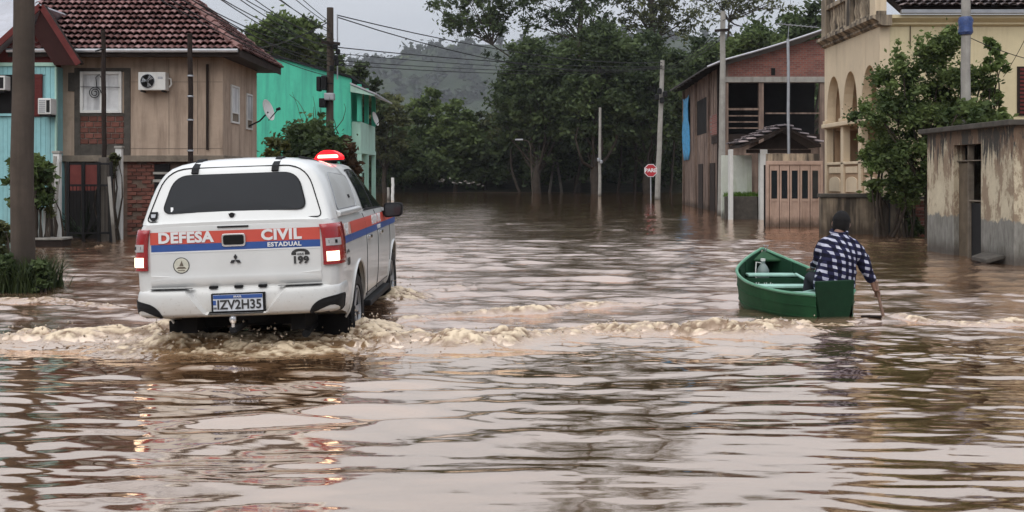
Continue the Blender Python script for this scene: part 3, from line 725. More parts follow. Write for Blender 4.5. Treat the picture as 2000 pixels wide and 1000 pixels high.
def ac_unit(label, x0, x1, y, z0, z1, dep=.3, fan=True, face='front'):
    T = thing('air_conditioner', ((x0+x1)/2, y, z0), label, 'air conditioner', 'air conditioners on the left houses')
    mb = MB(); mb.box(x0, x1, y-dep, y, z0, z1); mb.build('casing', m_white, T, bevel=.02)
    w, h = x1-x0, z1-z0
    if fan:
        c = Vector((x0+w*.35, y-dep-.004, z0+h*.5)); r = h*.4
        mb = MB(); mb.lathe(c, (0,-1,0), [(r, -.02), (r, .012), (r*.93, .014), (r*.93, .0)], 24); mb.build('fan_ring', m_grey_metal, T, smooth=True)
        mb = MB(); mb.lathe(c, (0,-1,0), [(r*.92, -.01), (r*.92, .004)], 24); mb.build('fan_well', m_dark, T)
        mb = MB()
        for k in range(3):
            a = k*2.094+.5
            P = [c+Vector((math.cos(a+da)*rr, -.008-.02*(da > 0), math.sin(a+da)*rr)) for da, rr in ((0,.12*r),(-.1,.85*r),(.75,.85*r),(.9,.3*r))]
            mb.prism(P, (0, .006, 0))
        mb.lathe(c, (0,-1,0), [(r*.2, 0), (r*.2, .02), (r*.1, .026)], 12); mb.build('fan_blade', m_grey_metal, T)
        mb = MB()
        for rr in (.3, .5, .7, .88): 
            mb.tube([c+Vector((math.cos(a)*r*rr, -.035, math.sin(a)*r*rr)) for a in np.linspace(0, 6.283, 25)], .004, 4)
        for k in range(8): a = k*.785; mb.tube([c+Vector((0,-.035,0)), c+Vector((math.cos(a)*r*.95, -.035, math.sin(a)*r*.95))], .004, 4)
        mb.build('grille', m_black, T)
        mb = MB(); mb.box(x0+w*.72, x0+w*.9, y-dep-.004, y-dep+.002, z0+h*.62, z0+h*.74); mb.build('badge', m_grey_metal, T)
        mb = MB(); mb.tube([(x1-.02, y-.1, z0+h*.7), (x1+.07, y-.1, z0+h*.66), (x1+.08, y-.09, z0+h*.35), (x1+.02, y-.08, z0+h*.2)], .022, 6); mb.build('pipe', m_white, T, smooth=True)
        mb = MB(); mb.box(x0+.06, x0+.1, y-dep, y, z0-.04, z0-.002).box(x1-.1, x1-.06, y-dep, y, z0-.04, z0-.002); mb.build('bracket', m_black, T)
    else:
        mb = MB()
        for k in range(7): zz = z0+h*(.14+.72*k/6); mb.box(x0+w*.1, x0+w*.58, y-dep-.012, y-dep-.002, zz-.012, zz+.012)
        mb.build('louvre', m_grey_metal, T)
        mb = MB(); mb.box(x0+w*.66, x0+w*.92, y-dep-.006, y-dep-.001, z0+h*.12, z0+h*.88); mb.build('control_panel', m_black, T)
        mb = MB(); mb.box(x0+.03, x1-.03, y-dep+.03, y, z0-.05, z0-.002); mb.build('bracket', m_black, T)
    return T
ac_unit('white split air conditioner with round fan on the brown stucco wall', PX(278,YF)-.0, PX(331,YF), YF-.012, PZ(178,YF), PZ(143,YF))

def dish(label, c, aim, r):
    c, aim = Vector(c), Vector(aim).normalized()
    T = thing('satellite_dish', c, label, 'satellite dish', 'satellite dishes')
    mb = MB(); prof = [(r*k/8+.002, -.22*r*(1-(k/8)**2)) for k in range(9)]; prof += [(r*1.0, .012), (r*.97, .012)] + [(r*k/8+.002, -.22*r*(1-(k/8)**2)+.012) for k in range(7, -1, -1)]
    mb.lathe(c, aim, prof, 28); mb.build('reflector', m_white, T, smooth=True)
    f = c + aim*r*1.0
    mb = MB(); mb.tube([c+Vector((0,0,-r*.95)), f+Vector((0,0,-r*.25))], .014, 6); mb.build('feed_arm', m_black, T)
    mb = MB(); mb.lathe(f+Vector((0,0,-r*.22)), -aim, [(.04, -.06), (.045, .03), (.03, .06)], 10); mb.build('feed_horn', m_black, T)
    return T
d_ = dish('white satellite dish on the street side of the brown stucco house', (xr+.5, 29.9, 3.42), (.95, -.22, .3), .31)
mb = MB(); mb.tube([(xr+.02, 29.6, 2.95), (xr+.3, 29.7, 3.1), (xr+.48, 29.93, 3.36)], .025, 6); mb.build('mast', m_black, d_, smooth=True)

# ---------------------------------------------------------------- teal wooden house (far left)
YT = 26.5; tr = PX(108, YT)
TH = thing('teal_house', (-13, YT, -.3), 'teal wooden house with dark red gable at the left edge', 'house')
ztop = PZ(128, YT); YV = 26.1; pkx, pkz = PX(80, YV), PZ(12, YV)
mb = MB(); mb.box(-19.5, tr-.02, YT+.02, YT+5, -.5, ztop-.02); mb.build('wall', m_teal, TH)
mb = MB(); mb.prism([(PX(-44,YT)-.0, YT+.05, ztop), (tr-.05, YT+.05, ztop), (pkx, YT+.05, pkz-.16), ], (0, .4, 0)); mb.build('gable', m_wine, TH)
# vertical boards, one by one
bxs = np.arange(PX(-12, YT), tr-.005, .118)
for x in bxs:
    b = min(x+.11, tr)
    for (za, zb2) in (((-.4, ztop),) if not (PX(62,YT) < x+.06 < PX(86,YT) or x < PX(30,YT)) else ((-.4, PZ(228,YT)), (PZ(146,YT), ztop))):
        mb = MB(); mb.box(x, b, YT-.006+random.uniform(-.006,.004), YT+.018, za, zb2); mb.build('board', m_teal, TH)
mb = MB(); mb.box(PX(-20, YT), tr+.02, YT-.05, YT-.01, ztop-.02, ztop+.07); mb.build('trim_board', m_mint_pale, TH, bevel=.006, segs=1)
mb = MB(); mb.box(tr-.006, tr+.04, YT-.03, YT+.05, -.4, ztop-.03); mb.build('corner_board', m_mint_pale, TH, bevel=.006, segs=1)
# window: dark opening and a wine shutter
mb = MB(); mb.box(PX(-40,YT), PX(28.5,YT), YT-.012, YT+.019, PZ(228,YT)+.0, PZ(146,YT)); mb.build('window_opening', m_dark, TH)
mb = MB(); mb.box(PX(28.5,YT), PX(62,YT), YT-.02, YT+.015, PZ(228,YT), PZ(146,YT)); mb.build('window_frame', m_wine, TH)
mb = MB(); mb.box(PX(65,YT), PX(84,YT), YT-.05, YT-.01, PZ(228,YT), PZ(145,YT)); sh = mb.build('shutter', m_wine, TH, bevel=.008, segs=1)
for k in range(12):
    zz = PZ(226,YT)+(k+.5)*(PZ(148,YT)-PZ(226,YT))/12; mb = MB(); mb.beam((PX(66.5,YT), YT-.056, zz), (PX(82.5,YT), YT-.056, zz), .012, .055); mb.build('slat', m_wine, sh)
mb = MB(); mb.box(PX(-40,YT), PX(30,YT), YT-.07, YT-.006, PZ(227,YT), PZ(222,YT)); mb.build('window_sill', m_teal, TH)
# roof: steep verge with a dark board standing for the shaded overhang
th = .07
for P, dep_ in (([(pkx, YV, pkz), (PX(153,YV), YV, PZ(126,YV))], .2), ([(pkx, YV, pkz), (PX(-75,YV), YV, pkz+(PZ(153,YV)-PZ(12,YV)))], 5.0)):
    a, b = Vector(P[0]), Vector(P[1]); d = (b-a).normalized(); nn = Vector((-d.z, 0, d.x)); nn = nn if nn.z > 0 else -nn
    mb = MB(); mb.prism([a, b, b+nn*th, a+nn*th], (0, dep_, 0)); mb.build('roof_slope', m_sheet if dep_ > 1 else m_wood_dark, TH)
    mb = MB(); mb.prism([a-nn*.06, b-nn*.06, b+nn*(th+.01), a+nn*(th+.01)], (0, -.03, 0)); mb.build('barge_board', m_wine, TH)
mb = MB(); q = [at(80, 17, YV+.02), at(150, 127, YV+.02), at(106, 127, YV+.12), at(64, 62, YV+.12)]; mb.prism(q, (0, .04, 0)); mb.build('eave_shade_board', plain('eave_shade', (.035, .012, .011), .75, .3, 3, .2, 30), TH)  # shade under the overhang put into the board's dark colour
mb = MB(); mb.prism([(-19, 27.0, PZ(95,27)), (PX(66,27.0), 27.0, PZ(95,27)), (PX(70,29.0), 29.0, PZ(8,29)), (-20, 29.0, PZ(8,29))], (0, 0, .06)); mb.build('rear_roof', m_sheet, TH)
ac_unit('old white window air conditioner on the corner of the teal house', PX(88,YT), PX(113,YT), YT-.06, PZ(225,YT), PZ(194,YT), .35, False)
ac_unit('grey window air conditioner in the dark window at the left edge', PX(-14,YT), PX(22,YT), YT-.03, PZ(178,YT), PZ(150,YT), .3, False)

# ---------------------------------------------------------------- turquoise green house
YG = 40.0; gx0, gx1 = PX(482, YG), PX(685, YG); gyb = 44.6
GH = thing('green_house', ((gx0+gx1)/2, YG, -.3), 'bright turquoise green two storey house behind the utility pole', 'house')
zl_, zr_ = PZ(103, YG), PZ(153, YG)
mb = MB(); mb.prism([(gx0, YG, -.5), (gx1, YG, -.5), (gx1, YG, zr_), (PX(560,YG), YG, PZ(118,YG)), (gx0, YG, zl_)], (0, .25, 0)); mb.build('wall', m_mint, GH)
mb = MB(); mb.prism([(gx0-.5, YG-.1, zl_+.1), (gx0, YG-.1, zl_+.004), (PX(560,YG), YG-.1, PZ(118,YG)+.004), (gx1+.05, YG-.1, zr_+.004), (gx1+.05, YG-.1, zr_+.1), (PX(560,YG), YG-.1, PZ(118,YG)+.1), (gx0, YG-.1, zl_+.12)], (0, 5.0, 0)); mb.build('roof', m_black, GH)
# side towards the street: lower wall, upper recessed balcony
mb = MB(); mb.box(gx1-.2, gx1-.004, YG+.255, gyb, -.5, PZ(238,YG)); mb.build('side_wall', m_mint_pale, GH)
mb = MB(); mb.box(gx1-2.2, gx1-2.0, YG+.255, gyb, PZ(238,YG), zr_-.02); mb.build('inner_wall', m_mint, GH)
mb = MB(); mb.box(gx1-2.0, gx1-.21, gyb-.2, gyb, -.5, zr_-.02); mb.build('rear_wall', m_mint, GH)
mb = MB(); mb.box(gx1-2.0, gx1+.35, YG+.26, gyb+.1, PZ(300,42)-.02, PZ(300,42)+.14); mb.build('balcony_floor', m_mint_pale, GH)
mb = MB(); mb.box(gx1+.25, gx1+.33, YG+.3, gyb, PZ(300,42)+.145, PZ(242,42)); mb.box(gx1+.002, gx1+.25, YG+.3, YG+.38, PZ(300,42)+.145, PZ(242,42)); mb.build('balcony_rail', m_mint_pale, GH)
for yy in (YG+.32, 42.3, gyb-.12):
    mb = MB(); mb.box(gx1+.2, gx1+.36, yy-.07, yy+.07, PZ(242,42)+.01, PZ(172,42)); mb.build('post', m_mint, GH)
    mb = MB(); mb.box(gx1+.2, gx1+.36, yy-.07, yy+.07, -.5, PZ(300,42)-.03); mb.build('post', m_mint_pale, GH)
# awning roof over the balcony
mb = MB(); mb.prism([(gx1-.0, YG-.2, PZ(165,YG)), (gx1+1.0, YG-.2, PZ(186,YG)), (gx1+1.0, YG-.2, PZ(183,YG)), (gx1-.0, YG-.2, PZ(161.5,YG))], (0, 5.2, 0)); mb.build('awning', m_sheet, GH)
mb = MB(); mb.prism([(gx1+.01, YG-.16, PZ(166.5,YG)), (gx1+.92, YG-.16, PZ(186.2,YG)), (gx1+.92, YG-.16, PZ(188,YG)), (gx1+.01, YG-.16, PZ(180,YG))], (0, .05, 0)); mb.build('awning_bracket', m_mint_pale, GH)
mb = MB(); mb.box(gx1-.2+.195, gx1+.01, 42.2, 43.6, .4, 1.7); mb.build('window', m_glass, GH)
dish('small white dish on the balcony of the green house', (gx1+.55, 43.0, PZ(232, 43)), (.95, -.2, .3), .3)

# ---------------------------------------------------------------- cream house with arcade (right)
YC = 29.0; cx = PX(718, YC+0) if False else PX(1718, YC); cyb = 34.1
CH_ = thing('cream_house', (12.5, YC, -.3), 'cream house with a row of arches and tiled roof at right', 'house')
zc = PZ(52, YC)                                    # underside of the cornice
# arcaded wall with three arched openings, facing the street (-X): built as strips along Y
def arch_wall(x0, x1, y0, y1, z0, z1, openings, zs, zt):
    """openings: (ya, yb); zs sill, zt apex; returns prism pieces"""
    out = []; y = y0
    for (a, b) in openings:
        out.append([(y, z0), (a, z0), (a, z1), (y, z1)]); y = b
        c, r = (a+b)/2, (b-a)/2; n = 14; rise_ = min(zt-zs, r*1.75); spring = zt-rise_
        arc = [(c + r*math.cos(math.pi*k/n), spring + rise_*math.sin(math.pi*k/n)) for k in range(n+1)]
        for k in range(n):
            (ya, za), (yb2, zb2) = arc[k], arc[k+1]; out.append([(yb2, zb2), (ya, za), (ya, z1), (yb2, z1)])
        if spring > zs: pass
        if zs > z0: out.append([(a, z0), (b, z0), (b, zs), (a, zs)])
    out.append([(y, z0), (y1, z0), (y1, z1), (y, z1)])
    mb = MB()
    for P in out: mb.prism([(x0, yy, zz) for yy, zz in P], (x1-x0, 0, 0))
    return mb
def yd(px): return cx*KF/(px-1000.0)          # depth on the street face for a photo column
ops = [(yd(1713), yd(1683)), (yd(1674), yd(1647)), (yd(1641), yd(1615))]
z_ledge = 3.22; z_apex = 4.68; z_par = 1.02
mb = arch_wall(cx, cx+.28, YC, cyb, z_ledge+.004, zc, ops, z_ledge+.004, z_apex); mb.build('arcade_wall', m_cream, CH_)
mb = MB(); mb.box(cx-.1, cx+.3, YC-.06, cyb+.05, z_ledge-.14, z_ledge); mb.build('ledge', m_cream, CH_, bevel=.03)
for (a, b) in [(YC, YC+.2), (ops[0][1]-.0, ops[1][0]+.0), (ops[1][1], ops[2][0]), (cyb-.2, cyb)]:
    c = (a+b)/2; hw = min(.13, max(.085, (b-a)/2))
    mb = MB(); mb.box(cx+.0, cx+.22, c-hw, c+hw, .98, z_ledge-.144); mb.build('column', m_cream, CH_, bevel=.015)
    mb = MB(); mb.box(cx-.05, cx+.26, c-hw-.05, c+hw+.05, z_ledge+.01, z_ledge+.1); mb.build('column_base', m_cream, CH_, bevel=.015)
# veranda behind: inner wall, floor, ornamented parapet
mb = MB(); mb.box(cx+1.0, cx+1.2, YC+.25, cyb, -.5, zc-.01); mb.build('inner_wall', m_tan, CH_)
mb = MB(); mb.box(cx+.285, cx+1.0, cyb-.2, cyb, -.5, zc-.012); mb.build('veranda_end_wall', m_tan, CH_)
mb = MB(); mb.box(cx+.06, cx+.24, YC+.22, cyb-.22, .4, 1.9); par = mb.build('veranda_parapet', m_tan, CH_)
for (a, b) in ops:
    mb = MB(); w_ = b-a
    mb.prism([(cx+.03, a+.1*w_, 1.08), (cx+.03, b-.1*w_, 1.08)] + [(cx+.03, (a+b)/2+w_*.4*math.cos(math.pi*k/8), 1.38+.16*math.sin(math.pi*k/8)) for k in range(9)], (.032, 0, 0)); mb.build('relief_panel', m_cream, par)
    mb = MB(); mb.box(cx+.03, cx+.062, a+.08*w_, b-.08*w_, 1.64, 1.84); mb.build('relief_panel', m_cream, par, bevel=.012, segs=1)
mb = MB(); mb.box(cx+.0, cx+.29, YC+.215, cyb-.2, 1.904, 1.99); mb.build('parapet_cap', m_cream, CH_, bevel=.02)
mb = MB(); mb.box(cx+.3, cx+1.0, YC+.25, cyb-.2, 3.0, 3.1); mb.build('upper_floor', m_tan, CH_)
# front wall facing the camera
mb = MB(); mb.box(cx+.285, 19, YC, YC+.25, -.5, zc); mb.build('front_wall', m_yellow, CH_)
mb = MB(); mb.box(cx+.02, cx+.284, YC+.004, YC+.24, -.5, z_ledge-.145); mb.build('corner_pier', m_cream, CH_)
# cornices
mb = MB(); P = [(0, zc+.002), (-.1, zc+.05), (-.1, zc+.1), (-.26, zc+.2), (-.26, zc+.29), (.25, zc+.29), (.25, zc+.002)]
mb.prism([(cx+a, YC-.26, b) for a, b in P], (0, cyb-YC+.3, 0)); mb.build('street_cornice', m_trim_old, CH_)
mb = MB(); mb.prism([(cx+.255, YC+a, b) for a, b in P], (8, 0, 0)); mb.build('front_cornice', m_yellow, CH_)
# roof parapet with balusters over the street face
zp = zc+.295
mb = MB(); mb.box(cx-.12, cx+.14, YC-.15, cyb, zp, zp+.12); mb.build('parapet_base', m_trim_old, CH_, bevel=.015)
mb = MB(); mb.box(cx-.12, cx+.14, YC-.1, cyb, zp+.86, zp+1.0); mb.build('parapet_rail', m_trim_old, CH_, bevel=.015)
for y in np.arange(YC+.55, cyb-.1, .235):
    if abs(y-(YC+2.3)) < .3 or abs(y-(YC+4.6)) < .25: continue
    mb = MB(); mb.lathe((cx+.01, y, zp+.122), (0,0,1), [(.05,0),(.05,.06),(.035,.1),(.075,.28),(.04,.52),(.055,.66),(.055,.735)], 10); mb.build('baluster', m_trim_old, CH_, smooth=True)
for y in (YC+.15, YC+2.3, YC+4.75):
    mb = MB(); mb.box(cx-.15, cx+.17, y-.22, y+.22, zp+.005, zp+1.25); mb.build('parapet_pier', m_cream if y < YC+1 else m_trim_old, CH_, bevel=.02)
# gutter and tiled roof over the front
zg = zc+.3
mb = MB(); mb.box(cx+.45, 19, YC-.42, YC-.27, zg+.0, zg+.11); mb.build('gutter', m_grey_metal, CH_, bevel=.02)
mb = MB(); mb.prism([(cx+.45, YC-.4, zg+.14), (cx+.45, YC+3.4, zg+1.95), (cx+.45, YC+3.4, zg+1.8), (cx+.45, YC-.26, zg+.03)], (9, 0, 0)); rf = mb.build('roof', m_wood_dark, CH_)
ev_ = Vector((0, 3.8, 1.81)); tile_roof('roof_tiles', rf, m_tile_old, (cx+.45, YC-.42, zg+.145), (1,0,0), ev_, 5.2, ev_.length, lambda u, v: True, seed=5, pitch_u=.22, pitch_v=.3, parts=100)
# window at the right edge with brown shutters
mb = MB(); xw0, xw1 = PX(1986, YC), PX(2080, YC)
mb.box(xw0, xw1, YC-.03, YC-.004, PZ(226,YC), PZ(130,YC)); wv = mb.build('window', m_wood_dark, CH_)
for k in range(12): zz = PZ(222,YC)+k*.107; mb = MB(); mb.box(xw0+.07, xw1-.1, YC-.05, YC-.031, zz, zz+.06); mb.build('slat', m_wine, wv)
mb = MB(); mb.tube([(PX(1777,YC), YC-.03, PZ(45,YC)+.05), (PX(1777,YC), YC-.03, PZ(96,YC))], .012, 6); mb.build('conduit', m_wood_dark, CH_)

# ---------------------------------------------------------------- brick and wood building with sloping roof
YB = 45.0; bx0 = PX(1411, YB); bx1 = PX(1625, YB); byb = 58.0; bxl = PX(1338, byb)
BB = thing('brick_shed_house', (bx0+2, YB, -.3), 'brick and board house with long sloping roof and open dark veranda', 'house')
zA, zB = PZ(122, YB), PZ(62, YB)
t = NT('brick_fine'); bt_ = t.n.new('ShaderNodeTexBrick'); bt_.inputs['Scale'].default_value = 1; bt_.inputs['Brick Width'].default_value = .24; bt_.inputs['Row Height'].default_value = .085; bt_.inputs['Mortar Size'].default_value = .012
bt_.inputs['Color1'].default_value = (.19,.055,.04,1); bt_.inputs['Color2'].default_value = (.3,.1,.07,1); bt_.inputs['Mortar'].default_value = (.2,.16,.14,1)
mpx = t.n.new('ShaderNodeTexCoord'); sx = t.sep(mpx.outputs['Object']); cb = t.n.new('ShaderNodeCombineXYZ'); t.l.new(sx[0], cb.inputs[0]); t.l.new(sx[2], cb.inputs[1]); t.l.new(cb.outputs[0], bt_.inputs['Vector'])
t.set(base=t.mix(t.math('MULTIPLY', t.ramp(t.noise(1.4, 5, .7), .45, .7), .6), bt_.outputs[0], (.09,.05,.045)), rough=.9); t.bump(bt_.outputs[1], -.5, .02); m_brickfine = t.m
zb_br = PZ(150, YB)
mb = MB(); mb.prism([(bx0+.1, YB, zb_br+.004), (bx1, YB, zb_br+.004), (bx1, YB, zB-.1), (bx0+.1, YB, zA-.12)], (0, .25, 0)); mb.build('gable_wall', m_brickfine, BB)
mb = MB(); mb.box(bx0+.05, bx1, YB-.06, YB+.3, PZ(161, YB), zb_br); mb.build('lintel_beam', m_concrete, BB, bevel=.02)
mb = MB(); mb.box(PX(1506,YB), PX(1514,YB), YB-.01, YB+.02, PZ(147,YB), PZ(133,YB)); mb.build('vent_hole', m_dark, BB)
# veranda: back wall, floor, posts, rails
mb = MB(); mb.box(bx0+.2, bx1, YB+2.6, YB+2.8, -.5, zb_br); mb.build('veranda_wall', m_dark, BB)  # near-black so the veranda's inner shade lies in the wall colour
mb = MB(); mb.box(bx0+.02, bx1, YB+.02, YB+2.6, PZ(268,YB)-.2, PZ(262,YB)); mb.build('veranda_floor', m_wood_dark, BB)
for pxx in (1416, 1487, 1606):
    mb = MB(); mb.box(PX(pxx,YB)-.1, PX(pxx,YB)+.1, YB+.0, YB+.2, -.5, PZ(161,YB)-.004); mb.build('post', m_shed, BB)
for py_, th_ in ((213, .09), (226, .05), (238, .05), (250, .05)):
    mb = MB(); mb.box(bx0+.15, PX(1494,YB)-.05, YB+.05, YB+.12, PZ(py_,YB)-th_/2, PZ(py_,YB)+th_/2); mb.build('rail', m_shed, BB)
mb = MB(); mb.box(PX(1496,YB), bx1, YB+.06, YB+.11, PZ(221,YB)-.03, PZ(221,YB)+.03); mb.build('rail', m_shed, BB)
mb = MB(); mb.box(bx0+.1, bx1, YB+.3, YB+.5, -.5, PZ(272,YB)); mb.build('lower_wall', m_shed, BB)
# street side wall with boards, openings
def side_pt(s, z): return Vector((bx0+(bxl-bx0)*s, YB+(byb-YB)*s, z))
sd = (side_pt(1,0)-side_pt(0,0)).normalized(); sn = Vector((-sd.y, sd.x, 0)); sn = sn if sn.x < 0 else -sn
mb = MB(); mb.prism([side_pt(0,-.5), side_pt(1,-.5), side_pt(1,zA-.1), side_pt(0,zA-.1)], -sn*.25); mb.build('side_wall', m_shed, BB)
nb = 34
for k in range(nb):
    a, b = side_pt(k/nb+.001, 0), side_pt((k+1)/nb-.0012, 0); mb = MB(); h0 = -.45; h1 = zA-.14
    j = random.uniform(.01, .035)
    segs_ = [(h0, h1)]
    if 12 <= k <= 20: segs_ = [(h0, PZ(262, 50)), (PZ(188, 50), h1)]
    for (q0, q1) in segs_: mb.prism([a+Vector((0,0,q0)), b+Vector((0,0,q0)), b+Vector((0,0,q1)), a+Vector((0,0,q1))], sn*j)
    mb.build('board', m_shed, BB)
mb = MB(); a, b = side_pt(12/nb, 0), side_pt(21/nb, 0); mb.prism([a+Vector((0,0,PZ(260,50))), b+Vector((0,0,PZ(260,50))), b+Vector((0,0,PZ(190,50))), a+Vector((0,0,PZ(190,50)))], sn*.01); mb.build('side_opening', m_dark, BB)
mb = MB(); a, b = side_pt(3/nb, 0), side_pt(9/nb, 0); mb.prism([a+Vector((0,0,PZ(262,46.5))), b+Vector((0,0,PZ(262,46.5))), b+Vector((0,0,PZ(222,46.5))), a+Vector((0,0,PZ(222,46.5)))], sn*.045); mb.build('patch_panel', m_brickfine, BB)
for (s0, s1) in ((5/nb, 9/nb), (15/nb, 19/nb)):
    mb = MB(); a, b = side_pt(s0, 0), side_pt(s1, 0); mb.prism([a+Vector((0,0,-.4)), b+Vector((0,0,-.4)), b+Vector((0,0,2.15)), a+Vector((0,0,2.15))], sn*.05); mb.build('door', m_wood_dark, BB)
for s0 in (.0, .045, .27, .62, 1.0):
    p = side_pt(s0, -.5)+sn*.07; mb = MB(); mb.beam(p, p+Vector((0,0,zA+.35)), .13, .13); mb.build('post', m_wood_dark if s0 < .1 else m_shed, BB)
# roof: long mono pitch sheet with overhang, a little sag
slope = (zB-zA)/(PX(1610,YB)-PX(1415,YB))
rows = []; rows2 = []
for yy in np.linspace(YB-.55, byb+.8, 8):
    xo = -.75 + (bxl-bx0)*max(0, (yy-YB)/(byb-YB)); r1 = []; r2 = []
    for k, x in enumerate(np.linspace(bx0+xo, bx1+.3, 10)):
        z = zA + slope*(x-bx0) + .05 - (.08*math.sin(math.pi*k/9)) - (.1 if k == 0 else 0)
        r1.append((x, yy, z+.07)); r2.append((x, yy, z))
    rows.append(r1); rows2.append(r2)
mb = MB(); mb.grid(rows); mb.grid(rows2)
fr = [rows[0], rows2[0]]; mb.grid(fr); mb.grid([rows[-1], rows2[-1]]); mb.grid([[r[0] for r in rows], [r[0] for r in rows2]]); mb.grid([[r[-1] for r in rows], [r[-1] for r in rows2]])
mb.build('roof', plain('dark_sheet', (.06, .055, .052), .7, .3, 2, .2), BB)
mb = MB(); mb.tube([(p[0], p[1]-.03, p[2]-.03) for p in rows[0]], .045, 6); mb.build('roof_edge', m_sheet, BB, smooth=True)
for k in range(9):
    yy = YB+.5+k*1.45; mb = MB(); x = bx0+(bxl-bx0)*((yy-YB)/(byb-YB)); mb.beam((x-.7, yy, zA+slope*(-.7)-.05), (x+.05, yy, zA-.06), .06, .1); mb.build('rafter', m_wood_dark, BB)
mb = MB(); rr = random.Random(5)
# blue tarpaulin hung at the far corner
rows = []
for k in range(9):
    s = .80+.20*k/8; z1 = PZ(184, 55) - .15*abs(math.sin(k*1.3)); row = []
    for j in range(14):
        zz = z1 + (PZ(312,55)-z1)*j/13*(1-.12*(k % 3 == 1)); p = side_pt(s, zz)+sn*(.1+.06*math.sin(k*2.1+j*.5)+.03*rr.random()); row.append(p)
    rows.append(row)
mb.grid(rows); tp_ = mb.build('tarpaulin', m_blue, None, smooth=True, angle=180); md = tp_.modifiers.new('thick', 'SOLIDIFY'); md.thickness = .01
tag(tp_, 'torn blue tarpaulin hanging at the corner of the brick shed', 'tarpaulin')

# small tile-roofed gate porch with posts, side wall with grass, pale wooden doors
YP = 38.0
GP = thing('gate_porch', (PX(1490,YP), YP, -.3), 'small gable roofed gate porch in front of the dark veranda', 'porch')
for pxx, w_ in ((1427, .13), (1490, .26)):
    x = PX(pxx, YP); mb = MB(); mb.box(x-w_/2, x+w_/2, YP-.15, YP+.15, -.5, PZ(292,YP)); mb.build('pillar', m_concrete if pxx == 1430 else m_white, GP, bevel=.015)
xa, xp, xb = PX(1442,YP), PX(1528,YP), PX(1596,YP)
for (p, q) in (((xa, PZ(289,YP)), (xp, PZ(253,YP))), ((xp, PZ(253,YP)), (xb, PZ(288,YP)))):
    mb = MB(); mb.prism([(p[0], YP-.5, p[1]), (q[0], YP-.5, q[1]), (q[0], YP-.5, q[1]+.1), (p[0], YP-.5, p[1]+.1)], (0, 2.0, 0)); sl_ = mb.build('roof_slope', m_wood_dark, GP)
    P0 = Vector((p[0], YP-.52, p[1]+.1)) if p[0] == xa else Vector((q[0], YP-.52, q[1]+.1)); ev_ = Vector((q[0]-p[0], 0, q[1]-p[1])) * (1 if p[0] == xa else -1)
    tile_roof('roof_tiles', sl_, m_tile_old, P0, (0,1,0), ev_, 2.0, ev_.length-.1, lambda u, v: True, seed=8, pitch_u=.2, pitch_v=.3, parts=60)
mb = MB(); mb.box(xa+.3, xb-.25, YP-.1, YP+.1, PZ(299,YP), PZ(292,YP)); mb.build('tie_beam', m_wood_dark, GP)
mb = MB(); mb.prism([(xa+.35, YP, PZ(291,YP)), (xb-.3, YP, PZ(291,YP)), (xp, YP, PZ(258,YP))], (0, .06, 0)); mb.build('gable_board', m_wood_dark, GP)
LW = thing('garden_wall', (PX(1460,YP), YP+.4, -.3), 'low mossy wall with whitewashed panel between two gate posts', 'wall')
mb = MB(); mb.box(PX(1420,YP), PX(1482,YP), YP+.2, YP+.5, -.5, PZ(384,YP)); mb.build('plinth', m_cem_dark, LW, bevel=.02)
m_wash = plain('whitewash', (.62, .64, .57), .9, .12, 2, .2, streak=(.33, .38, .2), samt=.7, damp=.75)
mb = MB(); mb.box(PX(1422,YP), PX(1482,YP), YP+1.1, YP+1.3, -.5, PZ(302,YP)); mb.build('panel', m_wash, LW)
mb = MB(); mb.box(PX(1494,YP)+.06, PX(1502,YP), YP-.12, YP+.12, -.5, PZ(300,YP)); mb.build('side_pier', m_wash, LW)

YD = 32.5
PD = thing('wooden_doors', (PX(1550,YD), YD, -.3), 'pale pinkish wooden folding doors standing in the flood water', 'door')
x0, x1 = PX(1502,YD), PX(1602,YD); zt = PZ(322,YD)
mb = MB(); mb.box(x0-.08, x1+.06, YD-.06, YD+.12, zt+.002, zt+.12); mb.build('door_head', m_pinkwood, PD, bevel=.01)
np_ = 5
for k in range(np_):
    a, b = x0+(x1-x0)*k/np_, x0+(x1-x0)*(k+1)/np_; ang = (.12 if k < 3 else -.3)*0
    st = .055
    for p, q in ((a+.01, a+.01+st), (b-.01-st, b-.01)):
        mb = MB(); mb.box(p, q, YD-.03, YD+.03, -.5, zt); mb.build('stile', m_pinkwood, PD, bevel=.006, segs=1)
    gz0, gz1 = PZ(388,YD), PZ(333,YD)
    for z0_, z1_ in ((gz1, zt-.004), (gz0-.09, gz0)):
        mb = MB(); mb.box(a+.011+st, b-.011-st, YD-.026, YD+.026, z0_, z1_); mb.build('door_rail', m_pinkwood, PD)
    mb = MB(); mb.box(a+.012+st, b-.012-st, YD-.01, YD+.01, -.5, gz0-.092); mb.build('panel', m_pinkwood, PD)
    mb = MB(); mb.box(a+.012+st, b-.012-st, YD-.004, YD+.006, gz0+.002, gz1-.002); mb.build('pane', m_glass, PD)
for x in (x0-.05, x1+.03):
    mb = MB(); mb.box(x-.035, x+.035, YD-.07, YD+.1, -.5, zt); mb.build('jamb', m_pinkwood, PD, bevel=.008, segs=1)
mb = MB(); mb.box(x0-.02, x1+.02, YD+.14, YD+.34, zt-.1, PZ(300,YD)); mb.build('wall_over_door', m_trim_old, PD)
mb = MB(); mb.box(x0-.02, x1+.02, YD+.5, YD+.6, -.5, zt); mb.build('wall_behind', m_dark, PD)

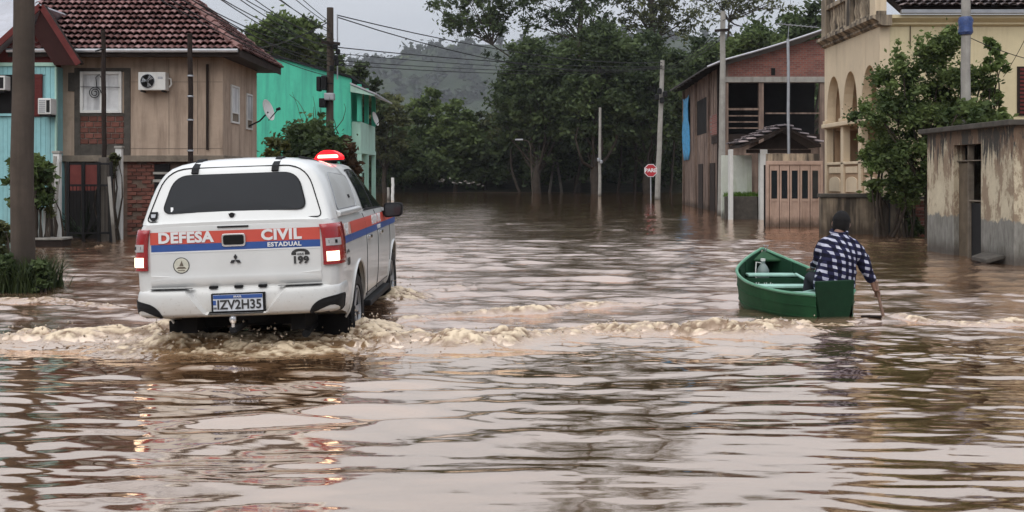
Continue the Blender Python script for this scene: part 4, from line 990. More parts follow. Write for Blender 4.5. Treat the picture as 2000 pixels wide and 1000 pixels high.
# ---------------------------------------------------------------- low street wall in front of the cream house
YW = 28.2
m_wallstain = plain('stained_concrete', (.3, .235, .17), .92, .25, 2, .4, 30, streak=(.035, .03, .026), samt=.9, srange=(.36, .58), damp=.75)
SW = thing('street_wall', (PX(1700,YW), YW, -.3), 'low stained concrete wall below the arches of the cream house', 'wall')
mb = MB(); mb.box(PX(1604,YW), PX(1709,YW), YW, YW+.22, -.5, PZ(386,YW)); mb.build('stained_panel', m_wallstain, SW, bevel=.02)
mb = MB(); mb.box(PX(1601,YW), PX(1709,YW), YW-.05, YW+.27, PZ(386,YW)+.002, PZ(378,YW)); mb.build('coping', m_cem_dark, SW, bevel=.02)
mb = MB(); mb.box(PX(1709,YW)+.004, PX(1766,YW), YW+.02, YW+.2, -.5, PZ(390,YW)); mb.build('cream_panel', m_trim_old, SW, bevel=.02)
mb = MB(); mb.box(PX(1709,YW)+.004, PX(1815,YW), YW-.02, YW+.24, PZ(390,YW)+.002, PZ(384,YW)); mb.build('coping', m_cem_dark, SW, bevel=.015)
mb = MB(); mb.box(PX(1780,YW), PX(1818,YW), YW+.04, YW+.2, -.5, PZ(391,YW)); bwp = mb.build('brick_panel', m_mortar, SW)
brick_field(bwp, (PX(1781,YW), YW+.04, .0), (1,0,0), PX(1817,YW)-PX(1781,YW), .92, bw=.2, bh=.075, out=(0,-1,0), seed=12)
mb = MB(); mb.tube([(PX(1736,YW), YW-.03, -.4), (PX(1736,YW), YW-.03, PZ(384,YW)+.3)], .025, 6); mb.build('pipe', m_black, SW)
GT = thing('street_gate', (PX(1773,YW), YW, -.3), 'narrow black iron gate beside the brick end of the street wall', 'gate')
mb = MB(); mb.box(PX(1766,YW)+.02, PX(1780,YW)-.02, YW+.04, YW+.08, PZ(400,YW), PZ(397,YW)).box(PX(1766,YW)+.02, PZ(1,1)*0+PX(1780,YW)-.02, YW+.04, YW+.08, .1, .15); mb.build('gate_rail', m_black, GT)
for k in range(4):
    x = PX(1766,YW)+.035+k*.045; mb = MB(); mb.tube([(x, YW+.06, -.4), (x, YW+.06, PZ(392,YW))], .012, 6); mb.build('bar', m_black, GT)
mb = MB(); mb.box(PX(1766,YW)+.02, PX(1780,YW)-.02, YW+.14, YW+.16, -.4, PZ(393,YW)); mb.build('back_plate', m_dark, GT)

# ---------------------------------------------------------------- peeling outbuilding at the right edge
t = NT('peeling_plaster'); co = t.coord(); sxyz = t.sep(co)
basec = t.ramp(t.noise(1.6, 6, .7), .3, .72, (.44, .36, .25), (.68, .59, .43))
stk = t.noise(1.0, 7, .75, t.coord((6.5, 6.5, .8)), .5)
hgt = t.math('MULTIPLY', t.math('SUBTRACT', sxyz[2], 2.25), .32)
f1 = t.ramp(t.math('ADD', stk, hgt), .47, .54); c1 = t.mix(f1, basec, (.05, .045, .038))
f2 = t.ramp(t.noise(1.0, 7, .8, t.coord((2.6, 2.6, 1.1))), .49, .55); c1 = t.mix(t.math('MULTIPLY', f2, .75), c1, (.2, .125, .08))
pe = t.math('ADD', sxyz[2], t.math('MULTIPLY', t.noise(3, 5, .7), .5)); f3 = t.ramp(t.math('MULTIPLY', pe, .25), .325, .335, (1,1,1), (0,0,0))
grey = t.ramp(t.noise(4, 6, .7, t.coord((3, 3, .7))), .3, .7, (.13, .12, .1), (.3, .285, .255)); c1 = t.mix(f3, c1, grey); dz = t.math('ADD', sxyz[2], t.math('MULTIPLY', t.noise(2.4, 5, .7, t.coord((2, 2, .6))), .4)); c1 = t.mix(t.math('MULTIPLY', t.ramp(t.math('MULTIPLY', dz, .5), .3, .42, (1,1,1), (0,0,0)), .8), c1, (.06, .045, .035))
t.set(base=c1, rough=.92); t.bump(t.math('ADD', t.noise(20, 5, .7), t.math('MULTIPLY', f1, .6)), .4, .015); m_peel = t.m
xs = 8.62; ys0, ys1 = 18.2, 22.0; zs_ = 2.42
def ysd(px): return xs*KF/(px-1000.0)
OB = thing('outbuilding', (xs+.8, 20, -.3), 'weathered cream outbuilding with black mould streaks and open doorway at right edge', 'outbuilding')
da, db = ysd(1916), ysd(1863)
mb = MB()
for (a, b, z0_, z1_) in ((ys0, da, -.5, zs_), (db, ys1, -.5, zs_), (da, db, PZ(281, da)-.02, zs_)):
    mb.box(xs, xs+.22, a, b, z0_, z1_)
# peeling layer stays one wall with a door hole
mb = MB(); zo = PZ(280, da)
mb.add([(xs,ys0,-.5),(xs,da,-.5),(xs,da,zo),(xs,db,zo),(xs,db,-.5),(xs,ys1,-.5),(xs,ys1,zs_),(xs,ys0,zs_)], [(0,1,2,3,4,5,6,7)])
A_ = [(xs,ys0,-.5),(xs,da,-.5),(xs,da,zo),(xs,db,zo),(xs,db,-.5),(xs,ys1,-.5),(xs,ys1,zs_),(xs,ys0,zs_)]
mb = MB(); mb.prism(A_, (.22, 0, 0)); mb.build('wall', m_peel, OB)
mb = MB(); mb.box(xs+.224, xs+3.6, ys0+.28, ys0+.46, -.5, zs_-.05); mb.build('front_wall', m_peel, OB)
mb = MB(); mb.box(xs+.224, xs+3.4, ys1-.2, ys1, -.5, zs_-.05); mb.build('rear_wall', m_peel, OB)
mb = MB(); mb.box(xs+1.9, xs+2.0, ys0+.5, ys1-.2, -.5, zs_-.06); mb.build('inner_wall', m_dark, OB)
mb = MB(); mb.prism([(xs-.14, ys0-.1, zs_+.002), (xs-.14, ys1+.15, zs_+.002), (xs-.14, ys1+.15, zs_+.1), (xs-.14, ys0-.1, zs_+.1)], (4.2, 0, 0)); mb.build('roof_slab', m_cem_dark, OB, bevel=.015)
dm = db-(db-da)*.42
mb = MB(); mb.box(xs+.1, xs+.14, dm, db-.004, -.5, zo-.35); mb.build('door_leaf', plain('old_door', (.13, .1, .07), .9, .3, 3, .3), OB)
mb = MB(); mb.box(xs+.05, xs+.17, dm-.025, dm-.002, -.5, zo-.004).box(xs+.05, xs+.17, da+.004, db-.004, zo-.32, zo-.3).box(xs+.06, xs+.1, da+.004, dm-.05, 1.07, 1.1); mb.build('door_frame', m_stucco_raw, OB, bevel=.006, segs=1)
mb = MB(); mb.box(xs+.1, xs+.13, da+.02, dm-.06, -.5, 1.04); mb.build('lower_door', m_black, OB)
# loose slab lying at its foot
o = MB(); o.prism([(xs-.32, 18.55, .02), (xs-.3, 19.2, .03), (xs-.02, 19.25, .12), (xs-.02, 18.5, .1)], (0, 0, .07)); ob = o.build('stone_slab', m_cem_dark, None, bevel=.015); tag(ob, 'dark slab lying in the water at the foot of the weathered outbuilding', 'slab')

# ================================================================ POLES, WIRES, SIGN
def pole(name, label, px_b, py_b, px_t, py_t, D, r0, r1, mat, n=12, kinds=None, zb=-.4):
    a = at(px_b, py_b, D); b = at(px_t, py_t, D); d = (b-a)/(b.z-a.z); a2 = a + d*(zb-a.z)
    T = thing(name, a2, label, 'utility pole' if 'pole' in name else 'post', 'poles and posts along the street')
    mb = MB(); pts = []; rs = np.random.RandomState(int(px_b))
    for k in range(9):
        p = a2.lerp(b, k/8); pts.append(p + Vector((rs.normal(), rs.normal(), 0))*.008)
    mb.tube(pts, [r0+(r1-r0)*k/8 for k in range(9)], n); mb.build('shaft', mat, T, smooth=True)
    return T, a2, b
def insulator(T, p, s=1.0, ax=(0,0,1)):
    mb = MB(); mb.lathe(p, ax, [(.03*s,0),(.07*s,.03*s),(.03*s,.07*s),(.07*s,.1*s),(.03*s,.14*s),(.02*s,.17*s)], 8); mb.build('insulator', m_white, T, smooth=True)

# thick wooden pole in front of the teal house
T, a, b = pole('utility_pole', 'thick weathered wooden utility pole standing in grass at far left', 45, 560, 47, -560, 14.5, .165, .11, m_wood_pole, 14)
mb = MB(); mb.beam((b.x-.9, b.y, b.z-.4), (b.x+.9, b.y, b.z-.4), .1, .12); mb.build('crossarm', m_wood_pole, T)
for dx in (-.8, -.3, .3, .8): insulator(T, (b.x+dx, b.y, b.z-.33))
p14 = b
# pole with transformer and boxes
T, a, b47 = pole('utility_pole', 'tall dark utility pole with meter boxes in front of the green house', 643, 429, 645, 15, 38, .15, .12, m_wood_pole, 12)
mb = MB(); mb.tube([at(659, 155, 37.9), at(659, 28, 37.9)], .025, 6); mb.build('conduit', m_grey_metal, T)
mb = MB(); mb.beam(at(628, 82, 37.8), at(664, 86, 37.8), .09, .11); mb.build('crossarm', m_wood_dark, T)
for px_, py_ in ((655, 90), (660, 100), (656, 112), (657, 122), (648, 132)):
    mb = MB(); p = at(px_, py_, 37.7); mb.lathe(p-Vector((0,0,.12)), (0,0,1), [(.04,0),(.085,.03),(.085,.16),(.05,.2)], 8); mb.build('spool', m_black, T, smooth=True)
for (x0, y0, x1, y1) in ((619, 150, 627, 178), (628, 148, 637, 176), (634, 182, 653, 196), (624, 192, 636, 210)):
    p, q = at(x0, y1, 37.75), at(x1, y0, 37.75); mb = MB(); mb.box(p.x, q.x, 37.6, 37.95, p.z, q.z); mb.build('meter_box', m_grey_metal if y0 == 182 else m_black, T, bevel=.03)
mb = MB(); mb.beam(at(622, 163, 37.9), at(650, 163, 37.9), .05, .05); mb.build('bracket', m_black, T)
# short poles around the brown house
T, a, b = pole('service_pole', 'thin dark service pole in front of the white lace window', 203, 300, 201, 58, 25.4, .06, .055, m_wood_dark, 8, zb=1.9)
mb = MB(); mb.box(a.x-.1, a.x+.1, 25.3, 25.5, -.5, 2.0); mb.build('concrete_base', m_concrete, T, bevel=.02)
mb = MB(); mb.tube([at(203, 95, 25.3), at(186, 100, 25.3)], .02, 6); mb.build('bracket', m_black, T)
T, a, b = pole('service_pole', 'thin dark service pole before the brown wall, right of the air conditioner', 373, 330, 371, 65, 25.8, .07, .06, m_wood_dark, 8)
for py_ in (150, 190, 236, 296): mb = MB(); p = at(372, py_, 25.8); mb.lathe(p, (0,0,1), [(.072,0),(.08,.01),(.08,.03),(.072,.04)], 10); mb.build('clamp_band', m_grey_metal, T)
# right side
T, a, b = pole('utility_pole', 'tall concrete utility pole at the corner of the brick shed', 1409, 420, 1412, 22, 42.4, .15, .1, m_concrete, 10)
p42 = b
mb = MB(); mb.beam(at(1396, 60, 42.2), at(1424, 58, 42.2), .08, .1); mb.build('crossarm', m_wood_dark, T)
T, a, bstop = pole('utility_pole', 'leaning concrete utility pole beside the stop sign', 1284, 390, 1294, 118, 71, .19, .14, m_concrete, 10)
for px_, py_ in ((1283, 190), (1299, 184), (1288, 178), (1293, 196)): mb = MB(); p = at(px_, py_, 70.7); mb.lathe(p-Vector((0,0,.2)), (0,0,1), [(.08,0),(.16,.05),(.16,.35),(.08,.4)], 8); mb.build('junction_box', m_black, T, smooth=True)
T, a, b80 = pole('utility_pole', 'thin grey utility pole in front of the dark grove', 1171, 384, 1172, 210, 84, .13, .1, m_concrete, 8)
for px_, py_ in ((1169, 312), (1174, 316)): mb = MB(); p = at(px_, py_, 83.8); mb.lathe(p-Vector((0,0,.15)), (0,0,1), [(.06,0),(.12,.05),(.12,.25),(.06,.3)], 8); mb.build('junction_box', m_grey_metal, T, smooth=True)
T, a, b = pole('street_lamp', 'thin street lamp with short arm in the dark left of the grove', 1040, 378, 1036, 285, 92, .06, .045, m_wood_pole, 8)
mb = MB(); mb.tube([at(1036, 286, 92), at(1032, 276, 92), at(1020, 273, 92)], .05, 6); mb.build('lamp_arm', m_wood_pole, T, smooth=True)
mb = MB(); p = at(1015, 273, 92); mb.box(p.x-.4, p.x+.3, 91.85, 92.15, p.z-.06, p.z+.08); mb.build('lamp_head', m_grey_metal, T, bevel=.05)
T, a, b = pole('marker_post', 'short white stake in the water right of the pickup', 767, 391, 767, 347, 69, .1, .1, m_white, 8)
T, a, b = pole('marker_post', 'thin dark stake in the water beside the white stake', 758.5, 387, 758.5, 366, 70, .08, .08, m_concrete, 8)
T, a, b = pole('metal_mast', 'thin galvanised mast with roof aerial in front of the brick gable', 1540, 330, 1539, 76, 37.4, .055, .05, m_grey_metal, 8)
mb = MB(); mb.tube([at(1515, 46, 37.4), at(1600, 54, 37.4)], .012, 4)
for k in range(8): p = at(1520+k*10, 46.5+k*.9, 37.4); mb.tube([p-Vector((0,.35,0)), p+Vector((0,.35,0))], .008, 4)
mb.tube([at(1539, 76, 37.4), at(1541, 48, 37.4)], .012, 4); mb.build('aerial', m_grey_metal, T)
T, a, b = pole('utility_pole', 'concrete utility pole with a blue plastic wrap at right, in front of the cream house', 1886, 430, 1887, -90, 25, .12, .1, m_concrete, 12)
mb = MB(); p = at(1886, 68, 25); mb.lathe((p.x, 25, p.z), (0,0,1), [(.135,0),(.17,.06),(.15,.2),(.175,.33),(.15,.4),(.14,.42)], 10); mb.build('plastic_wrap', plain('blue_plastic', (.02,.05,.17), .35, .4, 9, .6, 12, bdist=.03), T, smooth=True)
# thin pipe on the brick shed side
T, a, b = pole('drain_pipe_post', 'slim dark post leaning against the side of the brick shed', 1388, 408, 1386, 182, 49, .06, .05, m_wood_dark, 8)

# stop sign
SG = thing('stop_sign', at(1271, 400, 69.5), 'red octagonal stop sign reading PARE on a thin post', 'sign')
cs = at(1271, 333, 69.5); m_red = plain('sign_red', (.42, .02, .03), .4, .1, 4, 0); m_signw = plain('sign_white', (.75, .75, .75), .4, .05, 4, 0)
mb = MB(); mb.tube([(cs.x+.02, 69.56, -.4), (cs.x, 69.56, cs.z+.3)], .04, 8); mb.build('post', m_grey_metal, SG)
def octa(r): return [(cs.x+r*math.cos(R(22.5+45*k)), 0, cs.z+r*math.sin(R(22.5+45*k))) for k in range(8)]
mb = MB(); mb.prism([(p[0], 69.5, p[2]) for p in octa(.45)], (0, .02, 0)); mb.build('rim', m_signw, SG)
mb = MB(); mb.prism([(p[0], 69.49, p[2]) for p in octa(.405)], (0, .006, 0)); mb.build('face', m_red, SG)

def text_mesh(txt, size, offset=0.0, sx=1.0, extrude=.002, spacing=1.0, align='CENTER'):
    cu = bpy.data.curves.new('lettering', 'FONT'); cu.body = txt; cu.size = size; cu.offset = offset; cu.extrude = extrude; cu.align_x = align; cu.align_y = 'CENTER'; cu.resolution_u = 3; cu.space_character = spacing
    ob = bpy.data.objects.new('tmp', cu); COL.objects.link(ob); dg = bpy.context.evaluated_depsgraph_get(); me = bpy.data.meshes.new_from_object(ob.evaluated_get(dg))
    bpy.data.objects.remove(ob); bpy.data.curves.remove(cu); me.materials.clear()
    if sx != 1.0: me.transform(Matrix.Diagonal((sx, 1, 1, 1)))
    return me
def lettering(txt, size, mat, parent, M4, name='lettering', **k):
    me = text_mesh(txt, size, **k); me.transform(M4); me.name = name; return link(name, me, mat, parent)
STAND = Matrix.Rotation(R(90), 4, 'X')            # text upright, read from -Y
lettering('PARE', .34, m_signw, SG, Matrix.Translation(Vector((cs.x, 69.482, cs.z))-org_of(SG)) @ STAND, offset=.012)

def wire(p, q, sag, r, label, n=14, mat=None):
    p, q = Vector(p), Vector(q); pts = []
    for k in range(n+1):
        t_ = k/n; c = p.lerp(q, t_); c.z -= sag*4*t_*(1-t_); pts.append(c)
    mb = MB(); mb.tube(pts, r, 5); o = mb.build('overhead_cable', mat or m_black, None, smooth=True)
    o['label'] = label; o['category'] = 'cable'; o['group'] = 'overhead cables'; return o
WL = 'thin dark overhead cable slanting across the sky above the brown tiled roof'
# from the thick left pole to the transformer pole
for k, (zA_, yB, sg) in enumerate(((8.0, 42, .3), (7.6, 50, .35), (7.1, 66, .4), (6.6, 84, .4), (6.2, 96, .4), (5.8, 112, .4), (5.5, 128, .4), (5.1, 140, .35), (4.9, 150, .3), (6.9, 58, .35), (6.0, 74, .4), (5.6, 90, .4), (5.3, 104, .4), (5.15, 120, .35))):
    wire((p14.x+.1+.1*(k % 3), 14.5, zA_), at(643+(k % 3)*3, yB, 38), sg, .013, 'thin cable above the brown tiled roof, %s from the top at the transformer pole' % ({42: 'first', 50: 'second', 58: 'third', 66: 'fourth', 74: 'fifth', 84: 'sixth', 90: 'seventh', 96: 'eighth', 104: 'ninth', 112: 'tenth', 120: 'eleventh', 128: 'twelfth', 140: 'thirteenth', 150: 'fourteenth'}[yB]))
# from the transformer pole over the flooded street
wire(at(660, 30, 38), at(1294, 122, 71), .55, .022, 'upper thick cable of the pair sloping from the transformer pole over the street')
wire(at(660, 34, 38), at(1294, 128, 71), 1.0, .022, 'lower thick cable of the pair sloping from the transformer pole over the street')
for k, (a_, b_, sg, r_) in enumerate(((92, 130, .25, .02), (104, 132, .3, .014), (118, 133, .3, .014), (126, 134, .35, .016))):
    wire(at(655, a_, 38), at(1294, b_, 71), sg, r_, ['highest of the four level cables crossing in front of the hill', 'second of the four level cables crossing in front of the hill', 'third of the four level cables crossing in front of the hill', 'lowest of the four level cables crossing in front of the hill'][k])
wire(at(643, 42, 38), at(440, 88, 60), .5, .02, 'cable running from the transformer pole down to the left behind the green house')
for k, yy in enumerate((55, 66, 74)): wire(at(1294, 130+k*3, 71), at(1411, yy, 42.4), .3, .015, ['topmost cable from the leaning pole to the concrete pole by the shed', 'middle cable from the leaning pole to the concrete pole by the shed', 'lowest cable from the leaning pole to the concrete pole by the shed'][k])
wire(at(1411, 40, 42.4), at(1760, -160, 25), .3, .013, 'cable from the concrete pole by the shed up over the cream house')
wire(at(1887, 70, 25), at(2080, 130, 24), .1, .01, 'thin cable from the blue wrapped pole to the right edge')
wire(at(2010, 60, 27), at(1960, 150, 28.7), .05, .008, 'loose thin wire on the yellow wall near the right edge')

# ================================================================ LEFT YARD: gate, posts, boards, plants
def post(label, px, D, py_top, w, mat, dz=0):
    x = PX(px, D); T = thing('gate_post', (x, D, -.4), label, 'post', 'posts of the left yard')
    mb = MB(); mb.box(x-w/2, x+w/2, D-w/2, D+w/2, -.5, PZ(py_top, D)); mb.build('shaft', mat, T, bevel=.012)
    mb = MB(); mb.box(x-w/2-.02, x+w/2+.02, D-w/2-.02, D+w/2+.02, PZ(py_top, D)+.002, PZ(py_top, D)+.06); mb.build('cap', m_concrete, T, bevel=.01); return T
post('pale concrete gate post beside the teal house', 112, 24.6, 300, .15, m_white)
post('pale concrete post right of the black gate', 233, 26.0, 290, .15, m_white)
YGt = 25.2
GG = thing('iron_gate', (PX(160,YGt), YGt, -.3), 'black iron double gate between pale posts at left', 'gate')
gx_ = [PX(p, YGt) for p in (133, 163, 193, 217)]
for x in gx_: mb = MB(); mb.box(x-.035, x+.035, YGt-.03, YGt+.03, -.5, PZ(316,YGt)); mb.build('stile', m_black, GG, bevel=.006, segs=1)
for py_ in (320, 362, 455): mb = MB(); mb.box(gx_[0]+.036, gx_[-1]-.036, YGt-.015, YGt+.015, PZ(py_,YGt)-.025, PZ(py_,YGt)+.025); mb.build('gate_rail', m_black, GG)
for x in np.arange(gx_[0]+.1, gx_[-1]-.03, .085):
    if min(abs(x-g) for g in gx_) > .05: mb = MB(); mb.tube([(x, YGt+.03, PZ(455,YGt)), (x, YGt+.03, PZ(363,YGt))], .009, 5); mb.build('bar', m_black, GG)
# red door at the back of the yard
RD = thing('yard_door', (PX(162,26.6), 26.6, -.3), 'dark red door behind the black iron gate', 'door')
mb = MB(); mb.box(PX(132,26.6), PX(196,26.6), 26.55, 26.62, PZ(372,26.6), PZ(318,26.6)); mb.build('upper_leaf', plain('door_red', (.13, .035, .03), .8, .3, 3, .3), RD)
mb = MB(); mb.box(PX(132,26.6), PX(196,26.6), 26.55, 26.62, -.5, PZ(372,26.6)-.003); mb.build('shade_backdrop', m_dark, RD)  # near-black backdrop, the yard's shade painted below the red door
for pxx in (132, 164, 196): mb = MB(); mb.box(PX(pxx,26.6)-.03, PX(pxx,26.6)+.03, 26.5, 26.54, -.5, PZ(318,26.6)); mb.build('stile', m_wood_dark, RD)
for k, (a_, b_, lb) in enumerate((((88, 468), (108, 305), 'pale board leaning against the gate post'), ((100, 465), (117, 315), 'second pale board leaning beside the gate post'), ((226, 452), (213, 345), 'thin pale board leaning at the right of the gate'))):
    p, q = at(*a_, 24.35+.15*k), at(*b_, 24.4+.15*k); p.z = -.4; mb = MB(); mb.beam(p, q, .07, .03); o = mb.build('leaning_board', m_concrete, None); tag(o, lb, 'board', 'boards leaning in the left yard')
# low white fence pieces and step
o = thing('doorstep', (PX(95,23.9), 23.6, -.4), 'dark wooden step in front of the teal house', 'step'); mb = MB(); mb.box(PX(68,23.6), PX(128,23.6), 23.4, 23.9, -.5, PZ(468,23.6)); mb.build('tread', m_wood_dark, o, bevel=.02); mb = MB(); mb.box(PX(68,23.6)-.03, PX(128,23.6)+.03, 23.36, 23.92, PZ(468,23.6)+.002, PZ(468,23.6)+.05); mb.build('nosing', m_concrete, o, bevel=.01)
for k in range(4):
    p = at(72+k*7, 470, 23.95); mb = MB(); x = p.x; mb.box(x-.035, x+.035, 23.96, 23.985, -.5, PZ(405+3*(k % 2), 23.95)); o = mb.build('fence_picket', m_white, None, bevel=.005, segs=1); tag(o, ['first white picket left, beside the thick pole', 'second white picket from the thick pole', 'third white picket from the thick pole', 'fourth white picket from the thick pole, nearest the gate'][k], 'picket', 'white pickets by the teal house')

m_agave = plain('agave_green', (.02, .03, .018), .6, .3, 4, .2, spec=.2)
def bush(name, label, px, D, py_top, py_bot, halfw, leaf, seed, n=24, per=90, lsize=.12, stems=8, cat='shrub', group=None, depth=.8, rad=.3, tall=None):
    rs = np.random.RandomState(seed); x = PX(px, D); zt, zb = PZ(py_top, D), PZ(py_bot, D); rw = halfw/KF*D
    T = thing(name, (x, D, max(zb, -.3)), label, cat, group); mb = MB(); cen = []; rd = []
    for k in range(n):
        a = rs.uniform(0, 6.283); r = rs.rand()**.5; zz = zb + (zt-zb)*rs.rand()**.8
        ww = math.sin(math.pi*min(1, max(0, .16+.8*(zz-zb)/(zt-zb))))**.6
        c = np.array([x+math.cos(a)*r*rw*.85*ww, D+math.sin(a)*r*rw*depth*ww, zz]); cen.append(c); rd.append(rw*rad*(.7+.6*rs.rand()))
    for k in range(stems):
        c = cen[rs.randint(len(cen))]; limb(mb, rs, (x+rs.normal()*.1, D+rs.normal()*.1, min(zb, 0)-.3), c, .03+.012*(zt-zb), .008, .08, 5, 5)
    mb.build('stem', m_bark, T, smooth=True, angle=80)
    V, F, tn = leaf_cloud(rs, cen, rd, per, lsize, .85); npmesh('foliage', V, F, leaf, T, off=org_of(T), attr={'tone': tn}); return T
bush('leafy_shrub', 'green shrub growing against the teal boards', 62, 23.5, 312, 400, 52, m_leaf_mid, 5, 26, 90, .1)
bush('leafy_shrub', 'sparse shrub left of the thick pole at the edge', -5, 20, 430, 520, 26, m_leaf_olive, 6, 12, 60, .1)
T = thing('agave_plant', (PX(164, 25.7), 25.7, -.3), 'dark spiky agave behind the black iron gate', 'plant'); rs = np.random.RandomState(8)
for k in range(26):
    a_ = rs.uniform(0, 6.283); el = rs.uniform(.35, 1.35); L_ = rs.uniform(.7, 1.15); d_ = Vector((math.cos(a_)*math.cos(el), math.sin(a_)*math.cos(el)*.6, math.sin(el))); sd_ = Vector((-math.sin(a_), math.cos(a_), 0))*.045
    b_ = Vector((PX(164, 25.7), 25.7, .05)); m_ = b_+d_*L_*.55; e_ = b_+d_*L_+Vector((0, 0, -.12*L_))
    mb = MB(); mb.add([b_-sd_*.6, b_+sd_*.6, m_+sd_, m_-sd_, e_, m_+Vector((0,0,-.03)), b_+Vector((0,0,-.03))], [(0,1,2,3), (3,2,4), (0,3,5,6), (1,6,5,2), (3,4,5), (2,5,4)]); mb.build('blade', m_agave, T)
bush('leafy_shrub', 'thin weeds beside the pale gate post', 92, 23.7, 320, 450, 14, m_leaf_olive, 9, 12, 50, .09)
bush('leafy_shrub', 'small climbing plant at the right concrete post', 224, 25.8, 300, 360, 14, m_leaf_olive, 10, 8, 40, .09)
bush('hedge_shrub', 'dark tangled shrub below the green house wall', 600, 35.5, 245, 420, 84, m_leaf_dark, 11, 60, 170, .11, 14, group='shrubs by the green house')
bush('hedge_shrub', 'yellowish shrub beside the brown house corner', 540, 34, 272, 420, 40, leaf_mat('leaf_yellow', (.08, .085, .025), (.24, .22, .07)), 12, 26, 90, .12, group='shrubs by the green house')
bush('hedge_shrub', 'reddish dark shrub under the transformer pole', 672, 36.5, 268, 420, 34, leaf_mat('leaf_russet', (.05, .03, .018), (.13, .075, .04)), 13, 26, 90, .14, group='shrubs by the green house')
# bare twigs over the hedge
rs = np.random.RandomState(5); mb = MB()
for k in range(9):
    a_ = at(590+k*9, 262, 36.6); limb(mb, rs, a_, a_+Vector((rs.uniform(-.7,.5), 0, rs.uniform(.5, 1.5))), .018, .006, .1, 5, 4)
T = thing('bare_twigs', at(625, 420, 36.6), 'bare arching twigs in front of the turquoise wall', 'twigs'); mb.build('branch', m_bark, T)

# big shrub tree in front of the cream house
YS = 26.6
rs = np.random.RandomState(91); x = PX(1815, YS); T = thing('garden_tree', (x, YS, -.3), 'large dark green bushy tree in front of the cream house', 'tree')
mb = MB(); cen = []; rd = []; tn_ = []
blobs = [(1800,120,60,40),(1850,100,40,36),(1770,180,60,48),(1830,190,70,60),(1880,180,46,60),(1740,230,48,44),(1800,260,70,48),(1860,250,50,46),(1760,300,60,40),(1720,260,30,36),(1800,330,40,40),(1780,370,28,28),(1730,340,34,30),(1715,300,22,24),(1745,150,26,24),(1818,90,24,20),(1856,75,12,14),(1700,218,20,26)]
for bx_, by_, rx_, ry_ in blobs:
    for k in range(max(4, int(rx_*ry_/230))):
        a_ = rs.uniform(0, 6.28); r_ = rs.rand()**.5
        c = at(bx_+math.cos(a_)*rx_*r_*.85, by_+math.sin(a_)*ry_*r_*.85, YS); c.y += rs.uniform(-.7, .7); cen.append(np.array(c)); rd.append(rs.uniform(.16, .34))
V, F, tn = leaf_cloud(rs, cen, rd, 300, .06, .85); npmesh('crown', V, F, m_leaf_mid, T, off=org_of(T), attr={'tone': tn})
fr_c = []
for bx_, by_, rx_, ry_ in blobs:
    for k in range(7):
        a_ = rs.uniform(0, 6.28); c = at(bx_+math.cos(a_)*rx_*rs.uniform(.95, 1.25), by_+math.sin(a_)*ry_*rs.uniform(.95, 1.25), YS); c.y += rs.uniform(-.4, .4); fr_c.append(np.array(c))
V, F, tn = leaf_cloud(rs, fr_c, rs.uniform(.08, .17, len(fr_c)), 34, .055, 1.2); npmesh('outer_sprigs', V, F, m_leaf_light, T, off=org_of(T), attr={'tone': tn})
base = Vector((x, YS, -.3)); lw = limb(mb, rs, base, at(1808, 330, YS), .11, .09, .05, 5, 8)
for k in range(26): limb(mb, rs, lw[3+k % 3], cen[rs.randint(len(cen))], .04, .01, .08, 5, 5)
mb.build('trunk', m_bark, T, smooth=True, angle=80)
# lighter sapling to its right
bush('sapling', 'slender light green sapling against the yellow wall', 1938, 26.2, 78, 250, 40, m_leaf_light, 15, 34, 60, .09, 9, cat='tree', rad=.2)
bush('sapling', 'small leafy bush over the roof of the weathered outbuilding', 1905, 24.5, 205, 262, 70, m_leaf_mid, 16, 26, 80, .09, 6, cat='shrub', rad=.22)
bush('leafy_shrub', 'drooping small leaved shrub before the cream parapet', 1722, 27.2, 250, 400, 44, m_leaf_mid, 17, 22, 55, .1, 9)
bush('leafy_shrub', 'sparse leafy branch beside the brick end of the wall', 1770, 27.4, 330, 430, 34, m_leaf_mid, 18, 16, 60, .1, 6)
bush('leafy_shrub', 'weeds at the foot of the narrow black gate', 1790, 27.6, 425, 462, 22, m_leaf_dark, 19, 10, 60, .08, 4)

# grass: at the foot of the thick pole and on the small garden wall
def grass(name, label, pts, n, h, w, seed, mat, spread, zb):
    rs = np.random.RandomState(seed); V = []; 
    C = np.array(pts)[rs.randint(len(pts), size=n)]; C = C + rs.normal(size=(n, 3))*np.array(spread); C[:, 2] = zb
    a = rs.uniform(0, 6.283, n); hh = h*(.5+.8*rs.rand(n)); ln = rs.uniform(.15, .8, n)*hh
    dx, dy = np.cos(a), np.sin(a); px_, py_ = -dy*w, dx*w
    z0 = C.copy(); m_ = C + np.stack([dx*ln*.35, dy*ln*.35, hh*.65], 1); tpt = C + np.stack([dx*ln, dy*ln, hh], 1)
    P = np.stack([px_, py_, px_*0], 1)
    V = np.stack([z0-P, z0+P, m_+P*.7, m_-P*.7, m_-P*.7, m_+P*.7, tpt+P*.1, tpt-P*.1], 1).reshape(-1, 3)
    F = (np.arange(n)[:, None, None]*8 + np.array([[0,1,2,3],[4,5,6,7]])[None]).reshape(-1, 4)
    T_ = np.repeat(rs.rand(n), 8); o = npmesh(name, V, F, mat, attr={'tone': T_}); tag(o, label, None, None, 'stuff'); return o
px0 = PX(45, 14.5)
bush('leafy_shrub', 'low dark scruffy shrub at the foot of the thick pole', 78, 14.1, 512, 566, 24, m_leaf_dark, 23, 16, 70, .05, 5, rad=.35)
bush('leafy_shrub', 'low dark weeds left of the thick pole foot', 8, 14.2, 505, 566, 26, m_leaf_dark, 24, 16, 70, .05, 5, rad=.35)
